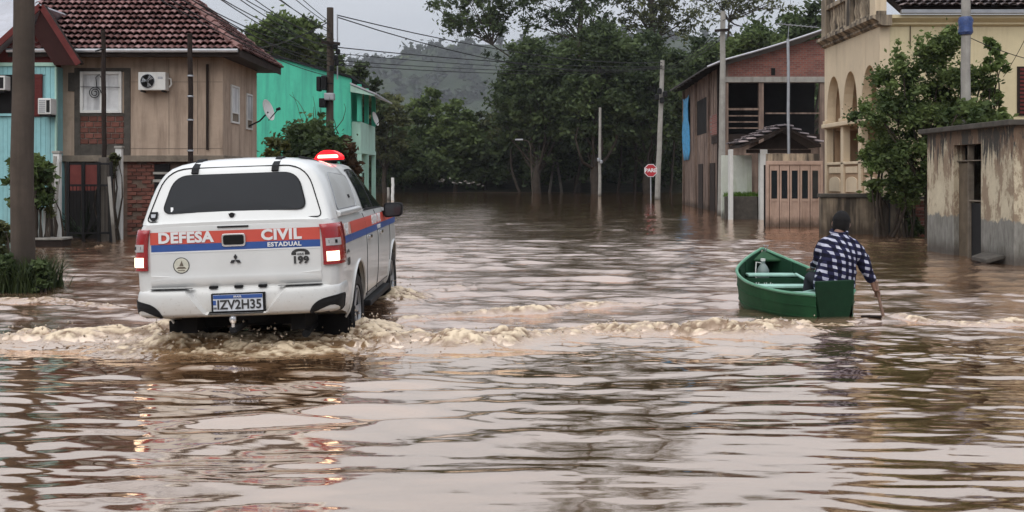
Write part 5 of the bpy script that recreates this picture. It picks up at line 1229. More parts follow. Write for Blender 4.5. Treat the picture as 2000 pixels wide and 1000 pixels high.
grass('grass', 'dark green grass tuft around the foot of the thick pole', [(px0+dx, 14.3+dy, 0) for dx in (-.75,-.5,-.25,0,.2,.3) for dy in (-.15, .1, .35)], 1500, .42, .011, 3, leaf_mat('grass_blade', (.016, .026, .01), (.07, .095, .034)), (.09, .1, 0), -.05)
m_mound = plain('mound_soil', (.06, .05, .035), .95, .4, 4, .5)
mb = MB(); rows = []
for i in range(7):
    r_ = .75*(1-i/6.5); z_ = -.12 + .2*math.sin(i/6*1.5); rows.append([(px0-.22+r_*1.05*math.cos(a_)*(1+.12*math.sin(3*a_+i)), 14.42+r_*.8*math.sin(a_), z_) for a_ in np.linspace(0, 6.283, 20)[:-1]])
mb.grid(rows, closed=True); o = mb.build('pole_mound', m_mound, None, smooth=True, angle=180); tag(o, 'small mound of earth around the foot of the thick pole', None, None, 'structure')
grass('grass', 'bright green grass on top of the low mossy wall', [(PX(p, 38.6), 38.75+d_, 0) for p in (1428, 1440, 1452, 1464, 1476) for d_ in (-.2, 0, .2)], 700, .16, .014, 4, leaf_mat('grass_bright', (.06, .12, .015), (.16, .27, .05)), (.12, .1, 0), PZ(385, 38))
o = MB(); o.box(PX(1421,38.6), PX(1481,38.6), 38.505, 39.08, -.4, PZ(385,38)-.01); q = o.build('garden_bed', m_mound, None); tag(q, 'earth bed behind the low mossy wall', None, None, 'structure')
# litter and drift on the far shore
for k, (p, lb) in enumerate((((905, 357), 'pale rubbish heap at the far edge of the water, left'), ((935, 358), 'second pale rubbish heap at the far edge of the water'), ((872, 352), 'grey drift pile at the far edge of the water'))):
    c = at(*p, 100.5); rr = random.Random(k); T = thing('rubbish_heap', (c.x, c.y, .1), lb, 'rubbish', 'rubbish on the far shore')
    for j in range(6):
        q = c + Vector((rr.uniform(-.7,.7), rr.uniform(-.3,.3), rr.uniform(-.25,.2))); mb = MB(); u3 = Vector((rr.uniform(-1,1), rr.uniform(-1,1), rr.uniform(-.4,.4))).normalized()*rr.uniform(.08,.2); mb.beam(q-u3, q+u3, .14, .1); mb.build('scrap', m_concrete if j < 3 else m_bark_pale, T, bevel=.03)

# ================================================================ WHITE PICKUP
TR = thing('pickup_truck', (-2.375, 9.2, -.2), 'white pickup with canopy and red and blue DEFESA CIVIL band driving through the flood', 'pickup truck')
TR['org'] = [0, 0, -.2]                                   # parts are drawn in truck coordinates: x right, y forward, z above the water
TR.rotation_euler = (R(.3), R(-2.1), R(0.0))
t = NT('white_car_paint'); n = t.noise(2.2, 5, .6); sp = t.noise(60, 3, .7); sz = t.sep(t.coord())[2]
dirt = t.math('MULTIPLY', t.ramp(t.math('ADD', sz, t.math('MULTIPLY', t.noise(6, 5, .7), .25)), .5, 1.0, (1,1,1), (0,0,0)), .75)
spk = t.math('MULTIPLY', t.ramp(t.noise(38, 4, .65), .6, .66), t.ramp(t.math('ADD', sz, t.math('MULTIPLY', n, .35)), .55, 1.15, (1,1,1), (0,0,0)))
col = t.mix(t.math('MULTIPLY', dirt, t.ramp(n, .3, .7, (.4,.4,.4), (1,1,1))), t.ramp(n, .3, .7, (.64,.64,.62), (.71,.71,.695)), (.36,.29,.22)); col = t.mix(t.math('MULTIPLY', spk, .7), col, (.2,.14,.09))
t.set(base=col, rough=t.ramp(n, .2, .8, (.26,.26,.26), (.4,.4,.4)), coat=.6, coatr=.08); m_paint = t.m
m_seam = plain('seam_black', (.01, .01, .01), .8, .1, 3, 0)
m_carglass = plain('car_glass', (.009, .011, .015), .04, .1, 2, 0, spec=.2)
m_trimblk = plain('trim_plastic', (.01, .01, .011), .65, .25, 8, .15, 60)
m_bandred = plain('band_red', (.56, .075, .05), .4, .06, 3, 0); m_bandblue = plain('band_blue', (.02, .075, .28), .4, .08, 3, 0)
m_decalw = plain('decal_white', (.78, .78, .78), .4, .05, 3, 0); m_decalk = plain('decal_black', (.015, .015, .016), .45, .1, 3, 0)
m_chrome = plain('chrome', (.6, .6, .6), .15, .05, 3, 0, metal=1.0)
m_lensred = plain('lens_red', (.32, .008, .012), .12, .15, 20, .1, 50, coat=.6); m_lensclear = plain('lens_clear', (.45, .42, .42), .15, .2, 20, .1, 50)
m_lit = emission('lamp_lit', (1.0, .78, .55), 2.2); m_litred = emission('lamp_red_glow', (1.0, .02, .03), 1.1)
m_beacon = emission('beacon_red', (1.0, .004, .012), 1.3); m_beaconcore = emission('beacon_core', (1.0, .42, .3), 3.5)

def body_x(y, z):
    b = np.interp(z, [.16, .24, .32, .45, .62, .80, .95, 1.05, 1.10, 1.15], [.80, .85, .868, .882, .893, .896, .89, .878, .862, .835])
    f = 1.0
    if y < .5: f -= .012*((.5-y)/.5)**2
    if y > 4.3: f -= .11*((y-4.3)/.98)**2
    r = 0.0
    if y < .2: r = .09*(1-math.sqrt(max(0, 1-((.2-y)/.135)**2))) if y > .066 else .09
    if y > 5.0: r += .16*((y-5.0)/.28)**2
    return float(b*f - r)
def top_z(y): return float(np.interp(y, [0, 1.9, 3.7, 4.15, 4.7, 5.1, 5.28], [1.14, 1.14, 1.13, 1.08, 1.02, .93, .78]))
def bot_z(y): return float(np.interp(y, [0, .4, .9, 4.5, 5.0, 5.28], [.36, .3, .2, .2, .24, .36]))
ys_ = [.068, .075, .09, .11, .14, .2, .35, .6, .9, 1.2, 1.6, 2.0, 2.5, 3.0, 3.5, 3.9, 4.3, 4.6, 4.9, 5.05, 5.18, 5.28]
rows = []
for y in ys_:
    zt, zb = top_z(y), bot_z(y); lv = [zb + (zt-zb)*k/12 for k in range(13)]; row = [(0, y, zb), (-.5, y, zb)]
    row += [(-body_x(y, np.clip(z, .16, 1.15)+(0 if zt > 1.12 else (1.14-zt)*(k/12)**2)), y, z) for k, z in enumerate(lv)]
    ze = zt + (.0 if y < 3.7 else .03); row += [(-.6, y, zt+.008), (-.3, y, ze+.012), (0, y, ze+.014)]
    half = row[:]; row = half + [(-p[0], p[1], p[2]) for p in half[::-1] if abs(p[0]) > 1e-6]; rows.append(row)
mb = MB(); mb.grid(rows, closed=True); mb.f.append(tuple(range(len(rows[0])))); mb.f.append(tuple(range((len(rows)-1)*len(rows[0]), len(rows)*len(rows[0]))))
body = mb.build('body', m_paint, TR, smooth=True, angle=40)
WY, WZ = (1.33, 4.36), .18
cut = MB()
for wy in WY:
    for s in (-1, 1): cut.lathe((s*.5, wy, WZ+.02), (s, 0, 0), [(.475, 0), (.475, .6)], 36)
cutter = cut.build('cutter', None, TR); bpy.context.view_layer.update()
md = body.modifiers.new('arch', 'BOOLEAN'); md.object = cutter; md.operation = 'DIFFERENCE'; md.solver = 'EXACT'
dg = bpy.context.evaluated_depsgraph_get(); nm = bpy.data.meshes.new_from_object(body.evaluated_get(dg)); body.modifiers.clear(); body.data = nm
nm.polygons.foreach_set('use_smooth', [True]*len(nm.polygons)); nm.set_sharp_from_angle(angle=R(38))
bpy.data.objects.remove(cutter)
for wy in WY:
    for s in (-1, 1):
        mb = MB(); rws = []
        for xx in (.5, .7, .845):
            rws.append([(s*xx, wy+.466*math.cos(a), WZ+.02+.466*math.sin(a)) for a in np.linspace(-.35, math.pi+.35, 26)])
        mb.grid(rws); mb.poly([(s*.52, wy+.466*math.cos(a), WZ+.02+.466*math.sin(a)) for a in np.linspace(-.35, math.pi+.35, 26)]); mb.build('arch_liner', m_trimblk, TR)
        # flared lip around the arch
        mb = MB(); mb.tube([(s*(body_x(wy+.478*math.cos(a), WZ+.02+.478*math.sin(a))+.002), wy+.478*math.cos(a), WZ+.02+.478*math.sin(a)) for a in np.linspace(-.05, math.pi+.05, 30)], .014, 6); mb.build('arch_lip', m_paint, TR, smooth=True)
        # wheel
        wx = s*.63
        mb = MB(); mb.lathe((wx, wy, WZ), (s, 0, 0), [(.25, 0), (.33, -.0), (.365, .02), (.375, .06), (.375, .18), (.365, .22), (.33, .245), (.26, .235), (.24, .2)], 36); wh = mb.build('wheel', m_rubber, TR, smooth=True, angle=30)
        mb = MB()
        for k in range(40):
            a = 2*math.pi*k/40; c = Vector((wx+s*.12, wy+.372*math.cos(a), WZ+.372*math.sin(a))); mb.beam(c-Vector((.1,0,0)), c+Vector((.1,0,0)), .03, .012, (0, math.cos(a), math.sin(a)))
        o = mb.build('tread', m_rubber, wh); tag(o, kind='stuff')
        mb = MB(); mb.lathe((wx, wy, WZ), (s, 0, 0), [(.245, .1), (.245, .225), (.225, .225), (.215, .15), (.05, .16), (.05, .19), (.02, .2)], 28); mb.build('rim', m_grey_metal, wh, smooth=True)
        mb = MB()
        for k in range(6):
            a = 2*math.pi*k/6; mb.beam((wx+s*.185, wy+.04*math.cos(a), WZ+.04*math.sin(a)), (wx+s*.2, wy+.225*math.cos(a), WZ+.225*math.sin(a)), .06, .03, (1,0,0))
        mb.build('spokes', m_grey_metal, wh)
    mb = MB(); mb.tube([(-.7, wy, WZ), (.7, wy, WZ)], .06, 10); mb.lathe((0, wy, WZ), (0,1,0), [(.08,-.16),(.15,-.1),(.16,0),(.15,.1),(.08,.16)], 14); mb.build('axle', m_trimblk, TR, smooth=True)
# chassis below
mb = MB(); mb.box(-.55, -.42, .25, 4.9, .16, .3).box(.42, .55, .25, 4.9, .16, .3); mb.box(-.42, .42, .5, .62, .18, .28).box(-.42, .42, 2.2, 2.5, .12, .3); mb.build('chassis', m_dark, TR)
mb = MB(); mb.lathe((0, .8, .2), (0,0,1), [(.32, 0), (.34, .04), (.34, .16), (.3, .19)], 24); mb.build('spare_wheel', m_rubber, TR, smooth=True)
mb = MB(); mb.tube([(.5, 1.8, .1), (.52, .6, .12), (.55, .25, .12)], .035, 10); mb.build('exhaust_pipe', m_trimblk, TR, smooth=True)
for s in (-1, 1): mb = MB(); mb.box(s*.6 if s > 0 else -.86, .84 if s > 0 else -.6, .845, .86, -.1, .2); mb.build('mud_flap', m_dark, TR)
for s in (-1, 1): mb = MB(); mb.box(s*.85-.05, s*.85+.05, 2.0, 3.75, .13, .195); mb.build('side_step', m_trimblk, TR, bevel=.02)

def surf_patch(mb, outline, f, rings=(1, .92, .7, .4, .1)):
    ca = sum(p[0] for p in outline)/len(outline); cb = sum(p[1] for p in outline)/len(outline)
    mb.grid([[f(ca+(a-ca)*k, cb+(b-cb)*k) for a, b in outline] for k in rings], closed=True)
    n = len(outline); o = len(mb.v)-n; mb.f.append(tuple(range(o, o+n))); return mb
def rounded(pts, r, n=5):
    out = []; m = len(pts); P = [Vector((p[0], p[1])) for p in pts]
    for i in range(m):
        a, b, c = P[i-1], P[i], P[(i+1) % m]; rr = r[i] if hasattr(r, '__len__') else r
        d1, d2 = (a-b).normalized(), (c-b).normalized(); l = min(rr, (a-b).length*.48, (c-b).length*.48); p, q = b+d1*l, b+d2*l
        for k in range(n+1): t_ = k/n; v = p.lerp(b, t_).lerp(b.lerp(q, t_), t_); out.append((v.x, v.y))
    return out
def rect_pts(x0, x1, z0, z1, n=8): return [(x0+(x1-x0)*k/n, z0) for k in range(n)] + [(x1, z0), (x1, z1)] + [(x1+(x0-x1)*k/n, z1) for k in range(1, n)] + [(x0, z1)]

# ---- tailgate
def tg_y(x, z, off=0.0): return float(np.interp(z, [.575, .60, .66, .70, .9, 1.08, 1.12, 1.135], [.082, .06, .05, .056, .06, .062, .066, .085])) + .004*(x/.745)**4 - off
def tg(off): return lambda x, z: (x, tg_y(x, z, off), z)
def panel_grid(x0, x1, z0, z1, off, nx=48, nz=5):
    return [[(x, tg_y(x, z, off), z) for x in np.linspace(x0, x1, nx)] for z in np.linspace(z0, z1, nz)]
mb = MB(); zz_ = [.575, .585, .60, .63, .66, .68, .70, .75, .8, .85, .9, .95, 1.0, 1.05, 1.09, 1.11, 1.12, 1.13, 1.135]
rows = [[(x, tg_y(x, z), z) for x in np.linspace(-.745, .745, 25)] for z in zz_]; mb.grid(rows)
mb.grid([[ (p[0], .12, p[2]) for p in rows[0]], rows[0]]); mb.grid([[r[0] for r in rows], [(r[0][0], .12, r[0][2]) for r in rows]]); mb.grid([[r[-1] for r in rows], [(r[-1][0], .12, r[-1][2]) for r in rows]]); mb.grid([rows[-1], [(p[0], .14, p[2]) for p in rows[-1]]])
tgate = mb.build('tailgate', m_paint, TR, smooth=True, angle=40)
mb = MB(); mb.box(-.765, -.7465, .078, .16, .56, 1.137).box(.7465, .765, .078, .16, .56, 1.137).box(-.765, .765, .085, .16, .548, .572); mb.build('tailgate_gap', m_seam, TR)
# dihedral crease towards both lower corners
for s in (-1, 1):
    mb = MB(); mb.prism([(s*.742, .052, .70), (s*.40, .0555, .67), (s*.742, .0545, .665)], (0, .006, 0)); mb.build('crease', m_paint, tgate, bevel=.002, segs=1)
mb = MB(); mb.grid(panel_grid(-.742, .742, .968, 1.075, .004)); mb.build('red_band', m_bandred, tgate)
mb = MB(); mb.grid(panel_grid(-.735, .742, .905, .967, .003)); mb.build('blue_band', m_bandblue, tgate)
mb = MB(); mb.grid(panel_grid(-.742, .742, .892, .9045, .0025)); mb.build('white_line', m_decalw, tgate)
def tg_text(txt, size, mat, x, z, **k):
    return lettering(txt, size, mat, tgate, Matrix.Translation((x, tg_y(x, z, .0085), z+.2)) @ STAND, **k)
tg_text('DEFESA', .125, m_decalw, -.43, 1.02, offset=.0055, sx=1.1, spacing=1.06)
tg_text('CIVIL', .125, m_decalw, .405, 1.02, offset=.0055, sx=1.14, spacing=1.08)
tg_text('ESTADUAL', .052, m_decalw, .43, .936, offset=.0018, sx=1.1, spacing=1.1)
tg_text('199', .085, m_decalk, .567, .792, offset=.004, sx=1.1, spacing=1.05)
# telephone pictogram
mb = MB(); z0 = .858
arc = [(.567+.075*math.cos(a), tg_y(.6, z0, .004), z0+.035*math.sin(a)) for a in np.linspace(0, math.pi, 14)]; arc2 = [(.567+.042*math.cos(a), tg_y(.6, z0, .004), z0+.012*math.sin(a)) for a in np.linspace(math.pi, 0, 14)]
mb.prism(arc+arc2, (0, .002, 0))
mb.prism([(.487, tg_y(.6,z0,.004), .858), (.529, tg_y(.6,z0,.004), .858), (.529, tg_y(.6,z0,.004), .838), (.487, tg_y(.6,z0,.004), .838)], (0,.002,0)); mb.prism([(.605, tg_y(.6,z0,.004), .858), (.647, tg_y(.6,z0,.004), .858), (.647, tg_y(.6,z0,.004), .838), (.605, tg_y(.6,z0,.004), .838)], (0,.002,0))
mb.build('telephone_mark', m_decalk, tgate)
tg_text('LIGUE', .022, m_decalk, .567, .846, offset=.0005)
# round crest
c = (-.475, .782); mb = MB(); mb.add([(c[0]+r_*math.cos(a), tg_y(c[0], c[1], .004), c[1]+r_*math.sin(a)) for r_ in (.071, .064) for a in np.linspace(0, 6.2832, 33)[:-1]], [(k, (k+1) % 32, 32+(k+1) % 32, 32+k) for k in range(32)]); mb.build('crest_ring', m_decalk, tgate)
m_crest = plain('crest_cream', (.62, .6, .5), .45, .15, 30, 0); mb = MB(); mb.poly([(c[0]+.0635*math.cos(a), tg_y(c[0], c[1], .0035), c[1]+.0635*math.sin(a)) for a in np.linspace(0, 6.2832, 33)[:-1]]); mb.build('crest_field', m_crest, tgate)
mb = MB(); yq = tg_y(c[0], c[1], .0055)
mb.poly([(c[0]-.018, yq, c[1]-.005), (c[0]+.02, yq, c[1]-.005), (c[0]+.004, yq, c[1]+.042)]); mb.poly([(c[0]-.045, yq, c[1]-.028), (c[0]+.045, yq, c[1]-.028), (c[0]+.028, yq, c[1]-.012), (c[0]-.028, yq, c[1]-.012)]); mb.poly([(c[0]-.03, yq, c[1]-.046), (c[0]+.03, yq, c[1]-.046), (c[0]+.032, yq, c[1]-.04), (c[0]-.032, yq, c[1]-.04)])
mb.build('crest_figure', m_stucco_raw, tgate)
# three diamond emblem
m_embl = plain('emblem_dark', (.05, .05, .055), .25, .1, 4, 0, metal=.8)
cz_ = .815
for k in range(3):
    a = R(90+120*k); d = Vector((math.cos(a), math.sin(a))); p = Vector((-d.y, d.x)); l = .052
    q = [Vector((0, 0)), d*l*.5+p*l*.29, d*l, d*l*.5-p*l*.29]
    mb = MB(); mb.prism([(v.x*1.08, tg_y(0, cz_, .014), cz_+v.y) for v in q], (0, .01, 0)); mb.build('emblem_diamond', m_embl, tgate, bevel=.002, segs=1)
# handle
hz = .99
o_ = rounded([(-.115, hz-.056), (.095, hz-.056), (.095, hz+.056), (-.115, hz+.056)], .03)
mb = MB(); mb.prism([(x, tg_y(0, hz, .016), z) for x, z in o_], (0, .02, 0)); hd = mb.build('handle', m_chrome, tgate, bevel=.004, segs=2)
o_ = rounded([(-.1, hz-.042), (.08, hz-.042), (.08, hz+.042), (-.1, hz+.042)], .022)
mb = MB(); mb.prism([(x, tg_y(0, hz, .0185), z) for x, z in o_], (0, .004, 0)); mb.build('handle_recess', m_seam, hd)
mb = MB(); mb.prism([(-.15, .052, 1.1), (.12, .052, 1.1), (.12, .052, 1.113), (-.15, .052, 1.113)], (0, .02, 0)); mb.build('brake_lamp', m_trimblk, tgate)

# ---- tail lamps wrapping the corners
def plan(s):                                        # outline of the rear corner in plan, s along it
    return [(.768, .066), (.80, .066), (.825, .074), (.852, .09), (.876, .12), (.892, .17), (.9, .25), (.903, .33)]
def lamp_patch(s, z0, z1, i0, i1, off, nz=6):
    P = plan(s)[i0:i1+1]; rows = []
    for z in np.linspace(z0, z1, nz):
        row = []
        for k, (x, y) in enumerate(P):
            w = body_x(max(y, .2), z)/body_x(.2, .8); row.append((s*(x*w+off*min(1, k*.35+.1*0)), y-off*(1 if k < 3 else .4), z))
        rows.append(row)
    return rows
for s in (-1, 1):
    mb = MB(); mb.grid(lamp_patch(s, .745, 1.1, 0, 7, .006, 10)); 
    tl = mb.build('tail_lamp', m_lensred, TR, smooth=True, angle=60); sm = tl.modifiers.new('t', 'SOLIDIFY'); sm.thickness = .03; sm.offset = 0
    mb = MB(); mb.grid(lamp_patch(s, .775, .86, 1, 4, .026)); mb.build('lit_lens', m_lit, tl, smooth=True)
    mb = MB(); mb.grid(lamp_patch(s, .745, .765, 0, 6, .025, 3)); mb.build('lower_edge', m_lensred, tl, smooth=True)
    mb = MB(); mb.grid(lamp_patch(s, .91, .975, 1, 5, .0245)); mb.build('clear_lens', m_lensclear, tl, smooth=True)
    mb = MB(); mb.grid(lamp_patch(s, .93, .96, 2, 4, .0275)); mb.build('bulb_reflector', m_trimblk, tl, smooth=True)

# ---- rear bumper: profile swept round the corners, recessed behind the plate
BPL = [(0, -.02), (.2, -.02), (.4, -.016), (.55, -.008), (.68, .008), (.77, .03), (.83, .058), (.868, .095), (.89, .145), (.9, .22), (.902, .32), (.9, .5)]
_bs = [0.0]
for k in range(1, len(BPL)): _bs.append(_bs[-1] + math.hypot(BPL[k][0]-BPL[k-1][0], BPL[k][1]-BPL[k-1][1]))
def sstep(a, b, x): q = min(1, max(0, (x-a)/(b-a))); return q*q*(3-2*q)
def bsurf(u, z, off=0.0):
    s = 1 if u >= 0 else -1; a = abs(u); x = float(np.interp(a, _bs, [p[0] for p in BPL])); y = float(np.interp(a, _bs, [p[1] for p in BPL]))
    i = min(len(_bs)-2, max(0, int(np.searchsorted(_bs, a))-1)); tx, ty = BPL[i+1][0]-BPL[i][0], BPL[i+1][1]-BPL[i][1]; l = math.hypot(tx, ty); nx, ny = ty/l, -tx/l
    d = float(np.interp(z, [.325, .335, .36, .42, .50, .545, .565, .578], [-.06, -.02, .0, .012, .008, .0, -.012, -.06])) + off
    edge = .26 + .15*(z-.36)/.2; rec = sstep(edge+.03, edge-.02, a)*sstep(.352, .375, z) if a < edge+.03 else 0.0
    rec = (1-sstep(edge*.985, edge*1.06, a))*sstep(.352, .37, z); d -= .06*rec*(1-.5*sstep(.56, .578, z))
    low = .03*sstep(.62, .8, a)*0
    return (s*(x+nx*d), y+ny*d, z+low)
zs2 = [.325, .33, .338, .35, .358, .366, .372, .38, .42, .46, .5, .53, .55, .56, .568, .574, .578]
def brow(z):
    e = .26 + .15*(z-.36)/.2; tt = [0, .3, .6, .8, .9, .95, .98, 1.0, 1.03, 1.07]; h = [e*t_ for t_ in tt]; h += list(np.linspace(e*1.07, _bs[-1], 26)[1:])
    return [bsurf(-u, z) for u in h[::-1]] + [bsurf(u, z) for u in h[1:]]
mb = MB(); mb.grid([brow(z) for z in zs2]); BU = mb.build('bumper', m_paint, TR, smooth=True, angle=32)
mb = MB(); mb.box(-.8, .8, .06, .3, .33, .56); mb.build('bumper_core', m_seam, TR)
for s in (-1, 1):
    q = rounded([(.64, .332), (1.02, .335), (1.04, .475), (.93, .48), (.76, .455), (.68, .415)], [.02, .03, .02, .04, .05, .05], 4)
    mb = MB(); surf_patch(mb, [(s*a, z) for a, z in q], lambda u, z: bsurf(u, z, .006), (1, .9, .75, .5, .2)); mb.build('corner_insert', m_trimblk, BU, smooth=True)
    mb = MB(); mb.tube([bsurf(s*a, z, .006) for a, z in q+q[:1]], .007, 5); mb.build('insert_rim', m_trimblk, BU, smooth=True)
    mb = MB(); mb.grid([[(s*x, float(np.interp(x, [p[0] for p in BPL[:8]], [p[1] for p in BPL[:8]]))+d, .582) for x in np.linspace(.37, .75, 8)] for d in (.0, .06)]); mb.build('step_pad', m_trimblk, BU)
mb = MB(); mb.grid([[bsurf(u, z, .004) for u in np.linspace(-.24, .24, 16)] for z in (.352, .372)]); mb.build('shadow_slot', m_seam, BU)
for x in (-.2, 0.02, .23): mb = MB(); mb.box(x-.035, x+.035, .03, .07, .572, .592); mb.build('buffer', m_rubber, BU)
# number plate
PLx = .02; mb = MB(); mb.box(PLx-.235, PLx+.235, .008, .05, .36, .53); pf = mb.build('plate_frame', m_trimblk, BU, bevel=.006, segs=1)
m_plate = plain('plate_face', (.66, .68, .72), .4, .06, 3, 0)
mb = MB(); mb.box(PLx-.215, PLx+.215, .002, .0075, .377, .518); pl = mb.build('number_plate', m_plate, BU)
mb = MB(); mb.box(PLx-.213, PLx+.213, -.0015, .0015, .484, .516); mb.build('plate_band', m_bandblue, pl)
lettering('BRASIL', .024, m_decalw, pl, Matrix.Translation((PLx, -.0045, .5+.2)) @ STAND, offset=.0003)
lettering('IZV2H35', .112, m_decalk, pl, Matrix.Translation((PLx+.012, -.0015, .428+.2)) @ STAND, offset=.0025, sx=.92, spacing=1.02)
lettering('BR', .026, m_decalk, pl, Matrix.Translation((PLx-.198, -.0015, .402+.2)) @ STAND)
mb = MB(); mb.box(PLx-.215, PLx-.19, -.001, .0015, .43, .47); mb.build('plate_mark', m_bandblue, pl)
# tow hitch
mb = MB(); mb.box(-.03, .03, -.12, .3, .2, .25); hk = mb.build('tow_hitch', m_trimblk, TR, bevel=.006, segs=1)
mb = MB(); mb.lathe((0, -.1, .25), (0,0,1), [(.016,0),(.016,.03),(.028,.045),(.033,.065),(.027,.088),(.01,.098)], 14); mb.build('tow_ball', m_chrome, hk, smooth=True)

# ---- canopy over the bed
CZ = [1.137, 1.16, 1.22, 1.30, 1.38, 1.46, 1.53, 1.585, 1.63, 1.662, 1.685, 1.698, 1.703]
CX = [.842, .838, .822, .80, .775, .745, .71, .668, .612, .535, .42, .25, 0]
def can_y(x, z): return .088 + (z-1.137)*.40 + .05*(abs(x)/.8)**3 + .12*max(0, (z-1.6)/.1)**2
rows = []
crown = lambda y: .0 if y < 1 else 0
half = list(zip(CX, CZ))
sec = [(-x, z) for x, z in half] + [(x, z) for x, z in half[::-1][1:]]
rows.append([(x*.985, can_y(x, z), 1.137+(z-1.137)*.99) for x, z in sec]); rows.append([(x, can_y(x, z)+.025, z) for x, z in sec])
for y, sc_, dz in ((.62, 1.0, .012), (1.0, 1.0, .016), (1.45, .995, .01), (1.7, .985, 0), (1.80, .96, -.02)):
    rows.append([(x*sc_, y if z > 1.2 else y, z+dz*(z-1.137)/.56) for x, z in sec])
mb = MB(); mb.grid(rows)
# rear face: rings into the middle
fc = []
cxm, czm = 0, 1.40
secf = sec + [(x, 1.137) for x in (.6, .4, .2, 0, -.2, -.4, -.6)]
for k in (1, .985, .95, .9, .84, .77, .68, .57, .45, .32, .2, .03):
    fc.append([((x*.985)*k, can_y(x*k, czm+(z-czm)*k) + (-.012 if k < .99 else 0), 1.137+((czm+(z-czm)*k)-1.137)*.99) for x, z in secf])
mb.grid(fc, closed=True); n = len(secf); mb.f.append(tuple(range(len(mb.v)-n, len(mb.v))))
mb.grid([[(x*.96, 1.80, z-.02*(z-1.137)/.56) for x, z in sec], [(x*.05, 1.80, 1.3) for x, z in sec]])
can = mb.build('canopy', m_paint, TR, smooth=True, angle=42)
def cf(off): return lambda x, z: (x, can_y(x, z)-.012-off, z)
o_ = rounded([(-.66, 1.235), (.63, 1.235), (.535, 1.57), (-.565, 1.57)], [.09, .09, .14, .14], 7)
mb = MB(); surf_patch(mb, o_, cf(.012), (1, .985, .965)); mb.f.pop(); rg = mb.build('window_rubber', m_rubber, can, smooth=True)
mb = MB(); surf_patch(mb, o_, cf(.015), (.98, .93, .87, .8, .7, .6, .45, .3, .1)); mb.build('rear_window', m_carglass, can, smooth=True)
# door seam of the canopy
seam = rounded([(-.79, 1.165), (.755, 1.165), (.60, 1.628), (-.64, 1.628)], [.05, .05, .2, .2], 7)
mb = MB(); mb.tube([cf(.0)(*p) for p in seam+seam[:1]], .0055, 5); mb.build('door_seam', m_seam, can)
mb = MB(); mb.grid([[(x, can_y(x, 1.14)-.016, z) for x in np.linspace(-.83, .81, 20)] for z in (1.128, 1.142)]); mb.build('base_seam', m_seam, can)
for px_ in (-.385, .33):
    mb = MB(); rws = [[(px_+dx, can_y(px_, z)-.034, z) for dx in (-.03, .03)] for z in (1.585, 1.63)] + [[(px_+dx, .46, 1.708) for dx in (-.03, .03)], [(px_+dx, .56, 1.714) for dx in (-.03, .03)]]
    mb.grid(rws); h_ = mb.build('hinge', m_trimblk, can); sm = h_.modifiers.new('t', 'SOLIDIFY'); sm.thickness = .016
mb = MB(); p = cf(.004)(-.03, 1.205); mb.lathe(p, (0,-1,0), [(.022,-.01),(.022,.012),(.012,.014)], 12); mb.prism([(p[0]-.03, p[1]-.008, p[2]+.014), (p[0]+.03, p[1]-.008, p[2]+.014), (p[0]+.012, p[1]-.008, p[2]-.018), (p[0]-.012, p[1]-.008, p[2]-.018)], (0, .01, 0)); mb.build('lock', m_trimblk, can)
# shield badge
mb = MB(); q = [(-.765,1.255),(-.69,1.255),(-.69,1.205),(-.705,1.183),(-.728,1.172),(-.75,1.183),(-.765,1.205)]; mb.prism([(x, can_y(x, z)-.03, z) for x, z in q], (0, .012, 0)); bd = mb.build('shield_badge', m_trimblk, can, bevel=.004, segs=1)
mb = MB(); q = [(-.75,1.235),(-.705,1.235),(-.71,1.205),(-.745,1.205)]; mb.prism([(x, can_y(x, z)-.033, z) for x, z in q], (0, .002, 0)); mb.build('badge_mark', m_grey_metal, bd)
mb = MB(); q = [(-.575,1.29),(-.552,1.29),(-.548,1.268),(-.56,1.25),(-.57,1.25)]; mb.poly([cf(.02)(x, z) for x, z in q]); mb.build('window_sticker', m_decalw, can)
# side panel of the canopy (raised flat panel with lower ledge)
def can_side(s, off):
    def f(y, z): return (s*(float(np.interp(z, CZ, CX))+off), y, z)
    return f
for s in (-1, 1):
    o_ = rounded([(.50, 1.21), (1.68, 1.21), (1.68, 1.52), (.66, 1.56)], [.06, .06, .06, .2], 5)
    mb = MB(); surf_patch(mb, o_, can_side(s, .006), (1, .97, .6, .2)); mb.build('side_panel', m_paint, can, smooth=True)
    mb = MB(); mb.tube([can_side(s, .006)(y, z) for y, z in o_+o_[:1]], .004, 4); mb.build('panel_seam', m_grey_metal, can)
    mb = MB(); mb.prism([(s*.83, .42, 1.205), (s*.872, .42, 1.185), (s*.872, .42, 1.15), (s*.842, .42, 1.142)], (0, 1.34, 0)); mb.build('ledge', m_paint, can, bevel=.008)
    mb = MB(); mb.prism([can_side(s, .009)(y, z) for y, z in ((1.3, 1.33), (1.4, 1.33), (1.4, 1.30), (1.33, 1.295), (1.3, 1.30))], (s*.003, 0, 0)); mb.build('vent_mark', m_trimblk, can)
mb = MB(); mb.tube([(.45, .75, 1.706), (.5, .95, 1.69), (.56, 1.1, 1.66)], .012, 6); mb.build('roof_rack_strip', m_trimblk, can)

